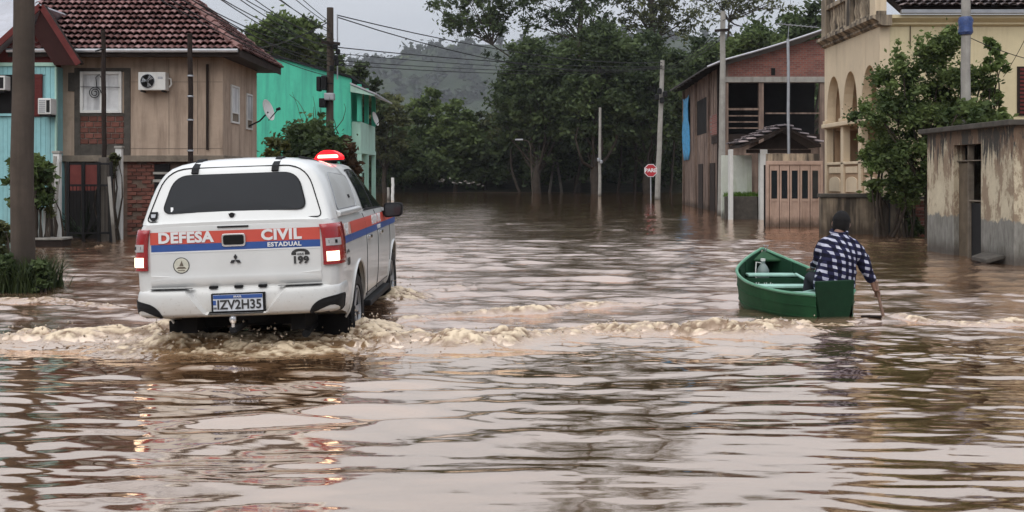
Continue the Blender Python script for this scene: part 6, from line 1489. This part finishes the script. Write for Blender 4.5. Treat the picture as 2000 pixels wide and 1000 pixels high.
# ---- cab
def roof_z(y): return float(np.interp(y, [1.84, 2.0, 2.5, 2.9, 3.2, 3.5, 3.8, 4.15], [1.62, 1.655, 1.675, 1.655, 1.59, 1.44, 1.27, 1.10]))
def roof_x(y): return float(np.interp(y, [1.84, 2.2, 3.0, 3.4, 4.15], [.60, .615, .61, .635, .70]))
def belt_z(y): return float(np.interp(y, [1.84, 3.7, 4.15], [1.138, 1.125, 1.085]))
def cab_side(y, t_):
    """t 0 at the belt, 1 at the roof edge"""
    bz, rz_ = belt_z(y), roof_z(y)-.07; bx_, rx_ = float(np.interp(y, [1.84, 3.6, 4.15], [.842, .842, .78])), roof_x(y)
    z = bz+(rz_-bz)*t_; return Vector((bx_+(rx_-bx_)*t_ + .022*math.sin(math.pi*t_), y, z))
rows = []
for y in (1.83, 1.9, 2.05, 2.3, 2.6, 2.9, 3.1, 3.25, 3.4, 3.55, 3.7, 3.85, 4.0, 4.12):
    h = [cab_side(y, k/6) for k in range(7)]; rx_, rz_ = roof_x(y), roof_z(y)
    h += [Vector((rx_-.035, y, rz_-.032)), Vector((rx_-.12, y, rz_-.012)), Vector((rx_-.3, y, rz_+.0)), Vector((0, y, rz_+.01))]
    rows.append([(-p.x, p.y, p.z) for p in h] + [(p.x, p.y, p.z) for p in h[::-1][1:]])
mb = MB(); mb.grid(rows); n = len(rows[0]); mb.f.append(tuple(range(n))); cab = mb.build('cab', m_paint, TR, smooth=True, angle=50)
def glass_quad(s, y0b, y0t, y1b, y1t, t0, t1, name, mat, off, ny=10, nt=5):
    rws = []
    for i in range(nt):
        tt = i/(nt-1); t_ = t0+(t1-t0)*tt; row = []
        for k in range(ny):
            u = k/(ny-1); y = (y0b+(y0t-y0b)*tt)*(1-u) + (y1b+(y1t-y1b)*tt)*u; p = cab_side(y, t_); row.append((s*(p.x+off), p.y, p.z+off*.3))
        rws.append(row)
    mb = MB(); mb.grid(rws); return mb.build(name, mat, cab, smooth=True)
for s in (-1, 1):
    glass_quad(s, 2.07, 2.27, 2.78, 2.78, .05, .93, 'side_window', m_carglass, .006)
    glass_quad(s, 2.86, 2.86, 3.86, 3.28, .05, .93, 'side_window', m_carglass, .006)
    glass_quad(s, 2.775, 2.775, 2.865, 2.865, .04, .94, 'door_pillar', m_trimblk, .004, 3)
    glass_quad(s, 1.99, 2.21, 3.93, 3.33, .0, .052, 'belt_strip', m_trimblk, .007, 14, 2)
    glass_quad(s, 2.2, 2.24, 3.37, 3.33, .935, .975, 'rain_strip', m_trimblk, .006, 14, 2)
mb = MB(); rws = []
for tt in np.linspace(.04, .96, 6):
    y = 4.1-(4.1-3.24)*tt; rws.append([(x, y+.012, roof_z(y)+.016) for x in np.linspace(-(roof_x(y)-.08), roof_x(y)-.08, 8)])
mb.grid(rws); mb.build('windscreen', m_carglass, cab, smooth=True)
# mirrors
for s in (-1, 1):
    mb = MB(); q = rounded([(.89, 1.0), (1.11, 1.012), (1.125, 1.172), (.895, 1.182)], .05); mb.prism([(s*x, 3.42, z) for x, z in q], (0, .12, 0)); mo_ = mb.build('mirror', m_trimblk, TR, bevel=.02, segs=2)
    q = rounded([(.912, 1.02), (1.093, 1.03), (1.106, 1.156), (.917, 1.164)], .04); mb = MB(); mb.prism([(s*x, 3.417, z) for x, z in q], (0, .002, 0)); mb.build('mirror_glass', plain('mirror_glass', (.03, .03, .033), .06, .1, 2, 0, spec=.6), mo_)
    mb = MB(); mb.beam((s*.82, 3.5, 1.06), (s*.93, 3.48, 1.06), .08, .05); mb.build('mirror_arm', m_trimblk, mo_)
# beacon bar: low bar, the lit beacon stands at its right end
mb = MB(); mb.box(-.55, .6, 2.28, 2.52, 1.678, 1.694); lb = mb.build('light_bar', m_trimblk, TR, bevel=.006)
for s in (-1, 1): mb = MB(); mb.box(s*.5-.03, s*.5+.03, 2.36, 2.44, 1.655, 1.677); mb.build('bar_foot', m_trimblk, lb)
mb = MB(); mb.box(-.53, .29, 2.29, 2.51, 1.695, 1.716); mb.build('bar_cover', plain('bar_red', (.4, .03, .03), .25, .1, 4, 0), lb, bevel=.008)
mb = MB(); q = rounded([(.30, 1.695), (.6, 1.695), (.585, 1.75), (.50, 1.80), (.40, 1.80), (.325, 1.75)], .035); mb.prism([(x, 2.28, z) for x, z in q], (0, .24, 0)); mb.build('beacon_dome', m_beacon, lb, bevel=.02, segs=3)
mb = MB(); q = rounded([(.34, 1.715), (.57, 1.715), (.56, 1.75), (.35, 1.75)], .015); mb.prism([(x, 2.268, z) for x, z in q], (0, .006, 0)); mb.build('beacon_lamp', m_beaconcore, lb)
# side livery and seams
def side(s, off): return lambda y, z: (s*(body_x(y, z)+off), y, z)
def side_band(s, y0, y1, zfun0, zfun1, mat, name, off=.004):
    ys2 = np.linspace(y0, y1, max(3, int((y1-y0)/.12)+2)); rws = [[side(s, off)(y, zfun0(y)+(zfun1(y)-zfun0(y))*k/4) for y in ys2] for k in range(5)]
    mb = MB(); mb.grid(rws); return mb.build(name, mat, TR, smooth=True)
cl = lambda v: (lambda y: v)
for s in (-1, 1):
    side_band(s, .36, .88, cl(.965), cl(1.075), plain('decal_pink', (.62, .36, .3), .4, .3, 30, 0), 'quarter_band')
    side_band(s, .36, .88, cl(.895), cl(.962), m_bandblue, 'blue_band')
    side_band(s, .90, 5.0, cl(.965), lambda y: 1.075 - .10*max(0, (y-3.6)/1.4)**1.5, m_bandred, 'red_band')
    side_band(s, .90, 4.95, cl(.895), cl(.962), m_bandblue, 'blue_band')
    rot = Matrix.Rotation(R(90), 4, 'Z') if s > 0 else Matrix.Rotation(R(-90), 4, 'Z')
    for txt, size, mat, y, z, k in (('DEFESA', .07, m_decalw, .62, 1.045, .004), ('CIVIL', .07, m_decalw, .62, .993, .004), ('DEFESA CIVIL', .13, m_decalw, 2.75, 1.02, .006), ('ESTADUAL', .06, m_decalw, 2.9, .928, .002), ('199', .09, m_decalk, .62, .72, .004)):
        lettering(txt, size, mat, TR, Matrix.Translation((s*(body_x(y, z)+.008), y, z+.2)) @ rot @ STAND, offset=k)
    mb = MB(); yc_, zc2 = .62, .80
    arc = [side(s, .004)(yc_+.075*math.cos(a), zc2+.035*math.sin(a)) for a in np.linspace(0, math.pi, 12)] + [side(s, .004)(yc_+.042*math.cos(a), zc2+.01*math.sin(a)) for a in np.linspace(math.pi, 0, 12)]
    mb.poly(arc); mb.build('telephone_mark', m_decalk, TR)
    for yy in (1.9, 2.82, 3.95):
        mb = MB(); mb.tube([side(s, .0005)(yy + (.0 if z > .5 else (.5-z)*(.6 if yy < 2 else 0)), z) for z in np.linspace(.24, 1.12, 14)], .0045, 4); mb.build('door_seam', m_seam, TR)
    for yy in (2.1, 3.05):
        mb = MB(); p = side(s, .012)(yy, .86); mb.beam((p[0], yy-.09, .86), (p[0], yy+.09, .86), .03, .04); mb.build('door_handle', m_chrome, TR, bevel=.01)
    mb = MB(); mb.tube([side(s, .0005)(y, .27) for y in np.linspace(1.95, 3.85, 16)], .005, 4); mb.build('sill_seam', m_seam, TR)
# front lamps and grille (seen only from ahead)
for s in (-1, 1): mb = MB(); mb.box(s*.62-.14, s*.62+.14, 5.16, 5.235, .76, .9); mb.build('headlight', m_lensclear, TR, bevel=.03)
mb = MB(); mb.box(-.42, .42, 5.2, 5.295, .5, .82); mb.build('grille', m_trimblk, TR, bevel=.02)

# ================================================================ GREEN BOAT, MAN, PADDLE
m_green = plain('boat_green', (.012, .055, .021), .62, .3, 4, .25, 25, streak=(.06, .085, .05), samt=.4, srange=(.5, .72))
m_green_rim = plain('boat_rim', (.1, .26, .16), .45, .25, 6, .2, 25)
m_green_seat = plain('boat_seat', (.3, .5, .42), .5, .2, 6, .2, 25)
m_green_in = plain('boat_inside', (.01, .04, .02), .65, .3, 5, .2, 25)
BT = thing('rowing_boat', (3.4, 12.5, -.15), 'small dark green wooden rowing boat with a square stern', 'boat')
Ls = [(0,(3.275,11.42,.255)),(.25,(2.97,11.78,.262)),(.5,(2.735,12.33,.31)),(.7,(2.725,12.85,.40)),(.85,(2.93,13.3,.50)),(1,(3.243,13.78,.60))]
Rs = [(0,(3.70,11.5,.27)),(.25,(3.83,11.9,.28)),(.5,(3.79,12.4,.32)),(.7,(3.665,12.85,.40)),(.85,(3.485,13.3,.49)),(1,(3.262,13.79,.60))]
def crom(tab, s):
    t_ = [a for a, _ in tab]; P = [Vector(p) for _, p in tab]; i = min(max(int(np.searchsorted(t_, s)-1), 0), len(P)-2); u = (s-t_[i])/(t_[i+1]-t_[i])
    def tang(j):
        if j == 0: return (P[1]-P[0])/(t_[1]-t_[0])
        if j == len(P)-1: return (P[-1]-P[-2])/(t_[-1]-t_[-2])
        return (P[j+1]-P[j-1])/(t_[j+1]-t_[j-1])
    d = t_[i+1]-t_[i]; h00 = 2*u**3-3*u**2+1; h10 = u**3-2*u**2+u; h01 = -2*u**3+3*u**2; h11 = u**3-u**2
    return P[i]*h00 + tang(i)*d*h10 + P[i+1]*h01 + tang(i+1)*d*h11
def section(s, inset=0.0, floor=-.13):
    l, r = crom(Ls, s), crom(Rs, s); d = r-l; w = d.length; c = (l+r)/2; un = d/w if w > 1e-4 else Vector((1,0,0)); hw = max(w/2-inset, .004)
    fl = floor + .22*max(0, (s-.72)/.28)**2*1.6
    pts = []
    for sgn, top in ((-1, l), (1, r)):
        col = []
        for k, (f, zf) in enumerate(((1.0, 1.0), (.99, .7), (.95, .38), (.86, .12), (.72, .0))):
            p = c + un*sgn*hw*f; p.z = fl + (top.z-fl)*zf; col.append(p)
        pts.append(col)
    kp = c.copy(); kp.z = fl-.02
    return pts[0] + [kp] + pts[1][::-1]
SS = np.linspace(0, 1, 22)
mb = MB(); mb.grid([section(s) for s in SS]); hull = mb.build('hull', m_green, BT, smooth=True, angle=50)
mb = MB(); mb.grid([section(s, .03, -.06) for s in SS[:-1]]); mb.build('hull_inside', m_green_in, BT, smooth=True, angle=50)
mb = MB()
for tab in (Ls, Rs): mb.tube([crom(tab, s)+Vector((0,0,.005)) for s in np.linspace(0, 1, 30)], .019, 6)
mb.build('gunwale', m_green_rim, BT, smooth=True)
for i_ in (1, 2, 8, 9):
    mb = MB(); mb.tube([section(s_)[i_] for s_ in np.linspace(.0, .99, 24)], .008, 5); mb.build('strake', m_green, BT, smooth=True)
mb = MB(); q = [(3.268,11.4,.41),(3.715,11.49,.42),(3.70,11.487,.2),(3.62,11.47,-.12),(3.345,11.415,-.12),(3.285,11.403,.2)]; mb.prism(q, (-.006,.045,0)); mb.build('transom', plain('boat_green_dark', (.005, .027, .011), .65, .25, 5, .2, 25), BT, bevel=.006, segs=1)
def thwart(y, z, w, h, mat):
    def gx(tab, yy): return crom(tab, min(np.linspace(0, 1, 200), key=lambda s: abs(crom(tab, s).y-yy))).x
    l = max(gx(Ls, y-w/2), gx(Ls, y), gx(Ls, y+w/2))+.04; r = min(gx(Rs, y-w/2), gx(Rs, y), gx(Rs, y+w/2))-.04
    mb = MB(); mb.box(l, r, y-w/2, y+w/2, z-h, z); mb.build('thwart', mat, BT, bevel=.006, segs=1)
thwart(13.08, .345, .2, .03, m_green_seat); thwart(12.5, .265, .22, .03, m_green_seat); thwart(11.9, .235, .3, .03, m_green_seat)
mb = MB(); mb.beam((3.1, 11.9, .19), (3.5, 12.28, .22), .05, .03); mb.build('brace', m_green_seat, BT)
mb = MB(); mb.tube([(3.44,12.85,.36),(3.5,12.6,.31),(3.52,12.4,.24),(3.5,12.3,.18)], .016, 6); mb.build('rib_handle', m_green_seat, BT, smooth=True)
for k, s in enumerate((.15, .3, .45, .6, .72, .82)):
    P = section(s, .036, -.055)
    for q in (P[:5], P[6:]): mb = MB(); mb.tube(q, .014, 5); mb.build('rib', m_green_in, BT, smooth=True)
mb = MB(); mb.prism([(3.06,13.42,.47),(3.42,13.42,.47),(3.262,13.72,.56),(3.244,13.72,.56)], (0,0,.02)); mb.build('bow_deck', m_green, BT)
mb = MB(); mb.tube([(3.25,13.6,.58),(3.22,13.57,.66),(3.28,13.57,.66),(3.25,13.6,.58)], .007, 5); mb.build('bow_ring', m_grey_metal, BT)
# white paint marks inside
m_mark = plain('mark_white', (.6,.62,.6), .6, .1, 4, 0)
o = MB(); o.box(2.8, 3.7, 12.952, 12.975, -.02, .3); o.build('bulkhead', m_green_in, BT)
mm = MB()
for k, (x, h_) in enumerate(((0,.05),(.03,.05),(.075,.03),(.10,.045),(.125,.05),(.15,.03),(.175,.05),(.2,.035))): mm.beam((2.98+x, 12.948, .2), (2.985+x, 12.948, .2+h_), .009, .006)
mm.build('paint_mark', m_mark, BT)
# grey bottle bag at the bow
JG = thing('plastic_jug', (3.12, 13.32, .2), 'grey plastic jug standing in the bow of the green boat', 'jug')
m_jug = plain('jug_grey', (.17,.21,.2), .4, .2, 6, .2)
mb = MB(); mb.lathe((3.15,13.3,.2), (0,0,1), [(.06,0),(.075,.03),(.075,.17),(.05,.22),(.025,.25),(.025,.28)], 14); mb.build('body', m_jug, JG, smooth=True)
mb = MB(); mb.lathe((3.15,13.3,.481), (0,0,1), [(.03,0),(.03,.03)], 12); mb.build('cap', m_white, JG)
mb = MB(); mb.tube([(3.15,13.3,.45),(3.06,13.28,.47),(3.05,13.28,.3),(3.07,13.28,.24)], .008, 5); mb.build('cord', m_white, JG)

# ---- man
m_skin = plain('skin', (.17, .085, .055), .5, .12, 8, .1, 40)
m_hair = plain('hair_black', (.008, .007, .007), .8, .3, 30, .4, 60)
m_trouser = plain('trouser', (.03, .032, .04), .9, .2, 6, .2, 50)
t = NT('gingham'); xyz = t.sep(t.coord()); 
u_ = t.math('ADD', t.math('ADD', xyz[0], t.math('MULTIPLY', xyz[1], .7)), t.math('MULTIPLY', t.noise(3.0, 2), .05)); v_ = t.math('ADD', t.math('ADD', xyz[2], t.math('MULTIPLY', xyz[0], .22)), t.math('MULTIPLY', t.noise(2.6, 2), .05))
fu = t.math('FRACT', t.math('DIVIDE', u_, .088)); fv = t.math('FRACT', t.math('DIVIDE', v_, .074))
su = t.math('LESS_THAN', fu, .46); sv = t.math('LESS_THAN', fv, .44)
both = t.math('MULTIPLY', su, sv); one = t.math('MAXIMUM', su, sv)
col = t.mix(one, (.006, .006, .016), (.018, .018, .05)); col = t.mix(both, col, t.ramp(t.noise(14, 3), .3, .7, (.34,.34,.44), (.56,.56,.64)))
t.set(base=col, rough=.9, spec=.2); t.bump(t.noise(5, 4, .6), .7, .05); m_shirt = t.m

def skin_body(name, chains, mat, parent, sub=2, disp=0.0, voxel=0.0, extra=None):
    """chains: lists of ((x,y,z), radius); each grown with the Skin modifier, then fused into one surface"""
    off = org_of(parent); bmj = bmesh.new()
    for ch in chains:
        me = bpy.data.meshes.new(name); me.from_pydata([tuple(Vector(p)-off) for p, _ in ch], [(k, k+1) for k in range(len(ch)-1)], [])
        o = link(name, me, None, None); md = o.modifiers.new('skin', 'SKIN'); md.use_smooth_shade = True
        bm = bmesh.new(); bm.from_mesh(me); bm.verts.layers.skin.verify(); bm.to_mesh(me); bm.free(); sv_ = me.skin_vertices[0].data
        for i, (_, r_) in enumerate(ch): sv_[i].radius = r_ if hasattr(r_, '__len__') else (r_, r_); sv_[i].use_root = (i == 0)
        md2 = o.modifiers.new('sub', 'SUBSURF'); md2.levels = sub; md2.render_levels = sub
        bpy.context.view_layer.update(); dg = bpy.context.evaluated_depsgraph_get(); nm = bpy.data.meshes.new_from_object(o.evaluated_get(dg)); bmj.from_mesh(nm); bpy.data.objects.remove(o); bpy.data.meshes.remove(nm)
    if extra is not None: bmj.from_mesh(extra)
    me = bpy.data.meshes.new(name); bmj.to_mesh(me); bmj.free(); o = link(name, me, None, parent)
    if voxel:
        rm = o.modifiers.new('fuse', 'REMESH'); rm.mode = 'VOXEL'; rm.voxel_size = voxel; rm.use_smooth_shade = True; sm = o.modifiers.new('sm', 'SMOOTH'); sm.factor = .5; sm.iterations = 3 if disp else 1
    if disp:
        tx = bpy.data.textures.new(name+'_folds', 'CLOUDS'); tx.noise_scale = .11; dm_ = o.modifiers.new('folds', 'DISPLACE'); dm_.texture = tx; dm_.strength = disp; dm_.mid_level = .5; dm_.texture_coords = 'LOCAL'
    bpy.context.view_layer.update(); dg = bpy.context.evaluated_depsgraph_get(); nm = bpy.data.meshes.new_from_object(o.evaluated_get(dg)); o.modifiers.clear(); o.data = nm; nm.materials.clear(); nm.materials.append(mat)
    nm.polygons.foreach_set('use_smooth', [True]*len(nm.polygons)); return o

MN = thing('person', (3.62, 11.9, .235), 'person in a navy and white checked shirt and black cap paddling, seen from behind', 'person')
HC = Vector((3.735, 12.03, 1.0)); HS = 1.16
bm = bmesh.new(); bmesh.ops.create_uvsphere(bm, u_segments=28, v_segments=20, radius=1)
for v in bm.verts:
    x_, y_, z_ = v.co; jaw = 1-.28*max(0, -z_)**1.4; fx = .076*jaw*(1+.05*max(0, z_)); fy = .096*(1-.1*max(0, -z_)); fz = .118
    nx_, ny_, nz_ = x_*fx, y_*fy, z_*fz
    if y_ > 0:
        ny_ += .022*math.exp(-((x_/.16)**2+((z_+.12)/.2)**2)) - .009*math.exp(-(((abs(x_)-.36)/.17)**2+((z_-.02)/.12)**2)) + .006*math.exp(-((x_/.3)**2+((z_+.5)/.09)**2)) + .008*math.exp(-((x_/.3)**2+((z_+.85)/.16)**2))
    for sg in (-1, 1):
        g = math.exp(-(((y_+.08)/.17)**2+((z_+.05)/.24)**2))*(1 if x_*sg > .75 else 0); nx_ += sg*.022*g
    v.co = (nx_, ny_, nz_)
rot = Euler((R(-10), R(6), R(-16))).to_matrix().to_4x4() @ Matrix.Diagonal((HS, HS, HS, 1)); bmesh.ops.transform(bm, matrix=Matrix.Translation(HC-org_of(MN)) @ rot, verts=bm.verts)
hm = bpy.data.meshes.new('head'); bm.to_mesh(hm); bm.free()
hp = Vector((4.045, 11.815, .255)); lp = Vector((3.5, 12.36, .46)); PEL = Vector((3.62,11.88,.335))
chains = [
 [(PEL, (.16,.12)), ((3.62,11.87,.47), (.15,.105)), ((3.635,11.88,.66), (.175,.115)), ((3.65,11.92,.79), (.14,.095)), ((3.69,11.96,.89), .06), ((3.71,11.99,.97), .055)],
 [((3.60,11.92,.78), .07), ((3.5,11.93,.79), .066), ((3.48,12.06,.57), .046), ((3.48,12.28,.5), .03), (lp, (.036,.02))],
 [((3.72,11.91,.78), .07), ((3.85,11.90,.785), .068), ((3.965,11.86,.53), .048), ((4.035,11.82,.325), .03), (hp, (.034,.02))],
 [(PEL, .1), ((3.53,11.95,.32), .085), ((3.46,12.28,.4), .062), ((3.44,12.36,.06), .042), ((3.43,12.5,.0), .035)],
 [(PEL, .1), ((3.69,11.95,.32), .085), ((3.66,12.28,.4), .062), ((3.63,12.36,.06), .042), ((3.63,12.5,.0), .035)]]
# fingers of the paddling hand close round the shaft; the other hand rests on the knee
for i, (dz_, ln_) in enumerate(((.014, .9), (-.008, 1.0), (-.03, .95), (-.05, .8))):
    chains.append([(hp+Vector((.0, .01, dz_)), .011), (hp+Vector((.02, .024, dz_-.005)), .0105), (hp+Vector((.048, .012, dz_-.012)), .0095), (hp+Vector((.052, -.022*ln_, dz_-.016)), .009), (hp+Vector((.026, -.038*ln_, dz_-.016)), .008)])
chains.append([(hp, .013), (hp+Vector((-.005,-.025,.015)), .012), (hp+Vector((.022,-.047,.022)), .0105), (hp+Vector((.05,-.043,.02)), .009)])
for i, dx_ in enumerate((-.033, -.011, .011, .033)):
    chains.append([(lp, .011), (lp+Vector((dx_, .04, .0)), .0105), (lp+Vector((dx_*1.15, .075, -.012)), .0095), (lp+Vector((dx_*1.2, .095-.008*(i in (0, 3)), -.035)), .0085)])
chains.append([(lp, .012), (lp+Vector((.037,.0,-.005)), .011), (lp+Vector((.058,.03,-.015)), .009)])
skin_body('body', chains, m_skin, MN, 2, 0, .0065, hm); bpy.data.meshes.remove(hm)
HM = Matrix.Translation(HC-org_of(MN)) @ rot
def head_part(name, fn, mat, seg=(24, 16)):
    bm = bmesh.new(); bmesh.ops.create_uvsphere(bm, u_segments=seg[0], v_segments=seg[1], radius=1); kill = []
    for v in bm.verts:
        q = fn(v.co.copy())
        if q is None: kill.append(v)
        else: v.co = q
    bmesh.ops.delete(bm, geom=kill, context='VERTS'); bmesh.ops.transform(bm, matrix=HM, verts=bm.verts); me = bpy.data.meshes.new(name); bm.to_mesh(me); bm.free(); me.polygons.foreach_set('use_smooth', [True]*len(me.polygons)); return link(name, me, mat, MN)
def hair_fn(c):
    if c.z < -.62 or (c.y > .35 and c.z < .35) or (c.y > .05 and c.z < -.15): return None
    return Vector((c.x*.083, c.y*.104-.003, c.z*.126+.002))
head_part('hair', hair_fn, m_hair)
def cap_fn(c):
    if c.z < .12: return None
    return Vector((c.x*.09, c.y*.112, c.z*.132+.004))
head_part('knitted_cap', cap_fn, m_hair)
for sg in (-1, 1):
    head_part('eye', lambda c, sg=sg: Vector((sg*.03+c.x*.011, .083+c.y*.008, .004+c.z*.008)), m_white, (10, 8))
    mb = MB(); mb.tube([HM @ Vector((sg*.083, -.015, .0)), HM @ Vector((sg*.085, .03, -.012)), HM @ Vector((sg*.07, .07, -.03))], .004, 5); mb.build('mask_strap', m_white, MN, local=True)
# mask
def mask_fn(c):
    if c.y < .45 or c.z > .05 or c.z < -.9: return None
    return Vector((c.x*.078, c.y*.108+.008, c.z*.11-.012))
head_part('face_mask', mask_fn, m_white)
# clothes
# the shirt's trunk is lofted from rings, the sleeves are grown, then all is fused and creased
lo = MB(); rg = [((3.6,11.86,.27), (.215,.16)), ((3.605,11.86,.34), (.225,.162)), ((3.615,11.86,.44), (.222,.158)), ((3.63,11.86,.54), (.215,.15)), ((3.655,11.87,.64), (.208,.145)), ((3.66,11.89,.72), (.215,.14)), ((3.665,11.91,.79), (.205,.125)), ((3.675,11.93,.845), (.155,.11)), ((3.69,11.955,.885), (.1,.09)), ((3.695,11.965,.91), (.08,.078))]
lo.grid([[(c[0]+r_[0]*math.copysign(abs(math.cos(a))**.8, math.cos(a)), c[1]+r_[1]*math.copysign(abs(math.sin(a))**.8, math.sin(a)), c[2]) for a in np.linspace(0, 2*math.pi, 33)[:-1]] for c, r_ in rg], closed=True)
lo.f.append(tuple(range(32))); lo.f.append(tuple(range(9*32, 10*32))); lm = lo.mesh('trunk', org_of(MN))
skin_body('shirt', [
 [((3.60,11.92,.77), .1), ((3.5,11.93,.785), .098), ((3.485,12.0,.68), .08), ((3.48,12.06,.57), .07), ((3.48,12.26,.51), .05)],
 [((3.72,11.91,.77), .1), ((3.84,11.90,.775), .1), ((3.905,11.88,.66), .088), ((3.955,11.86,.53), .08), ((3.995,11.84,.43), .068), ((4.025,11.825,.345), .05)]], m_shirt, MN, 2, .042, .012, lm)
mb = MB(); mb.tube([Vector((3.69+.085*math.cos(a), 11.965+.082*math.sin(a), .915+.02*math.sin(a))) for a in np.linspace(0, 6.283, 25)], .021, 7); mb.build('collar', m_shirt, MN, smooth=True)
skin_body('trousers', [[((3.62,11.89,.33), (.165,.13)), ((3.53,11.98,.33), .1), ((3.46,12.28,.4), .078), ((3.44,12.36,.1), .062)], [((3.62,11.89,.33), (.165,.13)), ((3.69,11.98,.33), .1), ((3.66,12.28,.4), .078), ((3.63,12.36,.1), .062)]], m_trouser, MN, 2, 0, .012)
# paddle
m_padd = plain('paddle_wood', (.2, .12, .085), .6, .25, 5, .2, 30)
PDL = thing('paddle', (4.1, 11.78, -.2), 'short brown wooden paddle held in the water beside the stern', 'paddle')
mb = MB(); mb.tube([(4.06,11.81,.36), (4.075,11.805,.24), (4.1,11.78,.1), (4.13,11.76,-.05)], [.019,.017,.017,.019], 10); mb.build('shaft', m_padd, PDL, smooth=True)
mb = MB(); mb.prism([(4.11,11.77,-.02),(4.15,11.75,-.02),(4.22,11.73,-.12),(4.2,11.71,-.34),(4.12,11.73,-.34),(4.08,11.77,-.12)], (.004,.014,0)); mb.build('blade', m_padd, PDL, bevel=.004, segs=1)
mb = MB(); mb.tube([(4.03,11.82,.365),(4.055,11.81,.37),(4.08,11.8,.365)], .016, 8); mb.build('grip', m_padd, PDL, smooth=True)
# floating plank by the stern
o = MB(); o.prism([(3.78,11.5,.012),(3.98,11.42,.02),(3.96,11.34,.03),(3.84,11.38,.03)], (0,0,.025)); q = o.build('driftwood', m_wood_dark, None, bevel=.006, segs=1); tag(q, 'dark piece of driftwood floating between the stern and the paddle', 'driftwood')

# ================================================================ HAZE
mb = MB(); mb.box(-1400, 1400, -80, 2000, -2, 215); hz_ = mb.build('haze', None, None); tag(hz_, 'thin grey morning haze', None, None, 'stuff')
hm_ = bpy.data.materials.new('haze'); hm_.use_nodes = True; hn = hm_.node_tree.nodes; hn.remove(hn['Principled BSDF'])
vp = hn.new('ShaderNodeVolumePrincipled'); vp.inputs['Color'].default_value = (.92, .94, 1.0, 1); vp.inputs['Density'].default_value = .00019; vp.inputs['Anisotropy'].default_value = .1
hm_.node_tree.links.new(vp.outputs[0], hn['Material Output'].inputs['Volume']); hz_.data.materials.append(hm_)
for o in list(bpy.data.objects):
    if 'org' in o: del o['org']
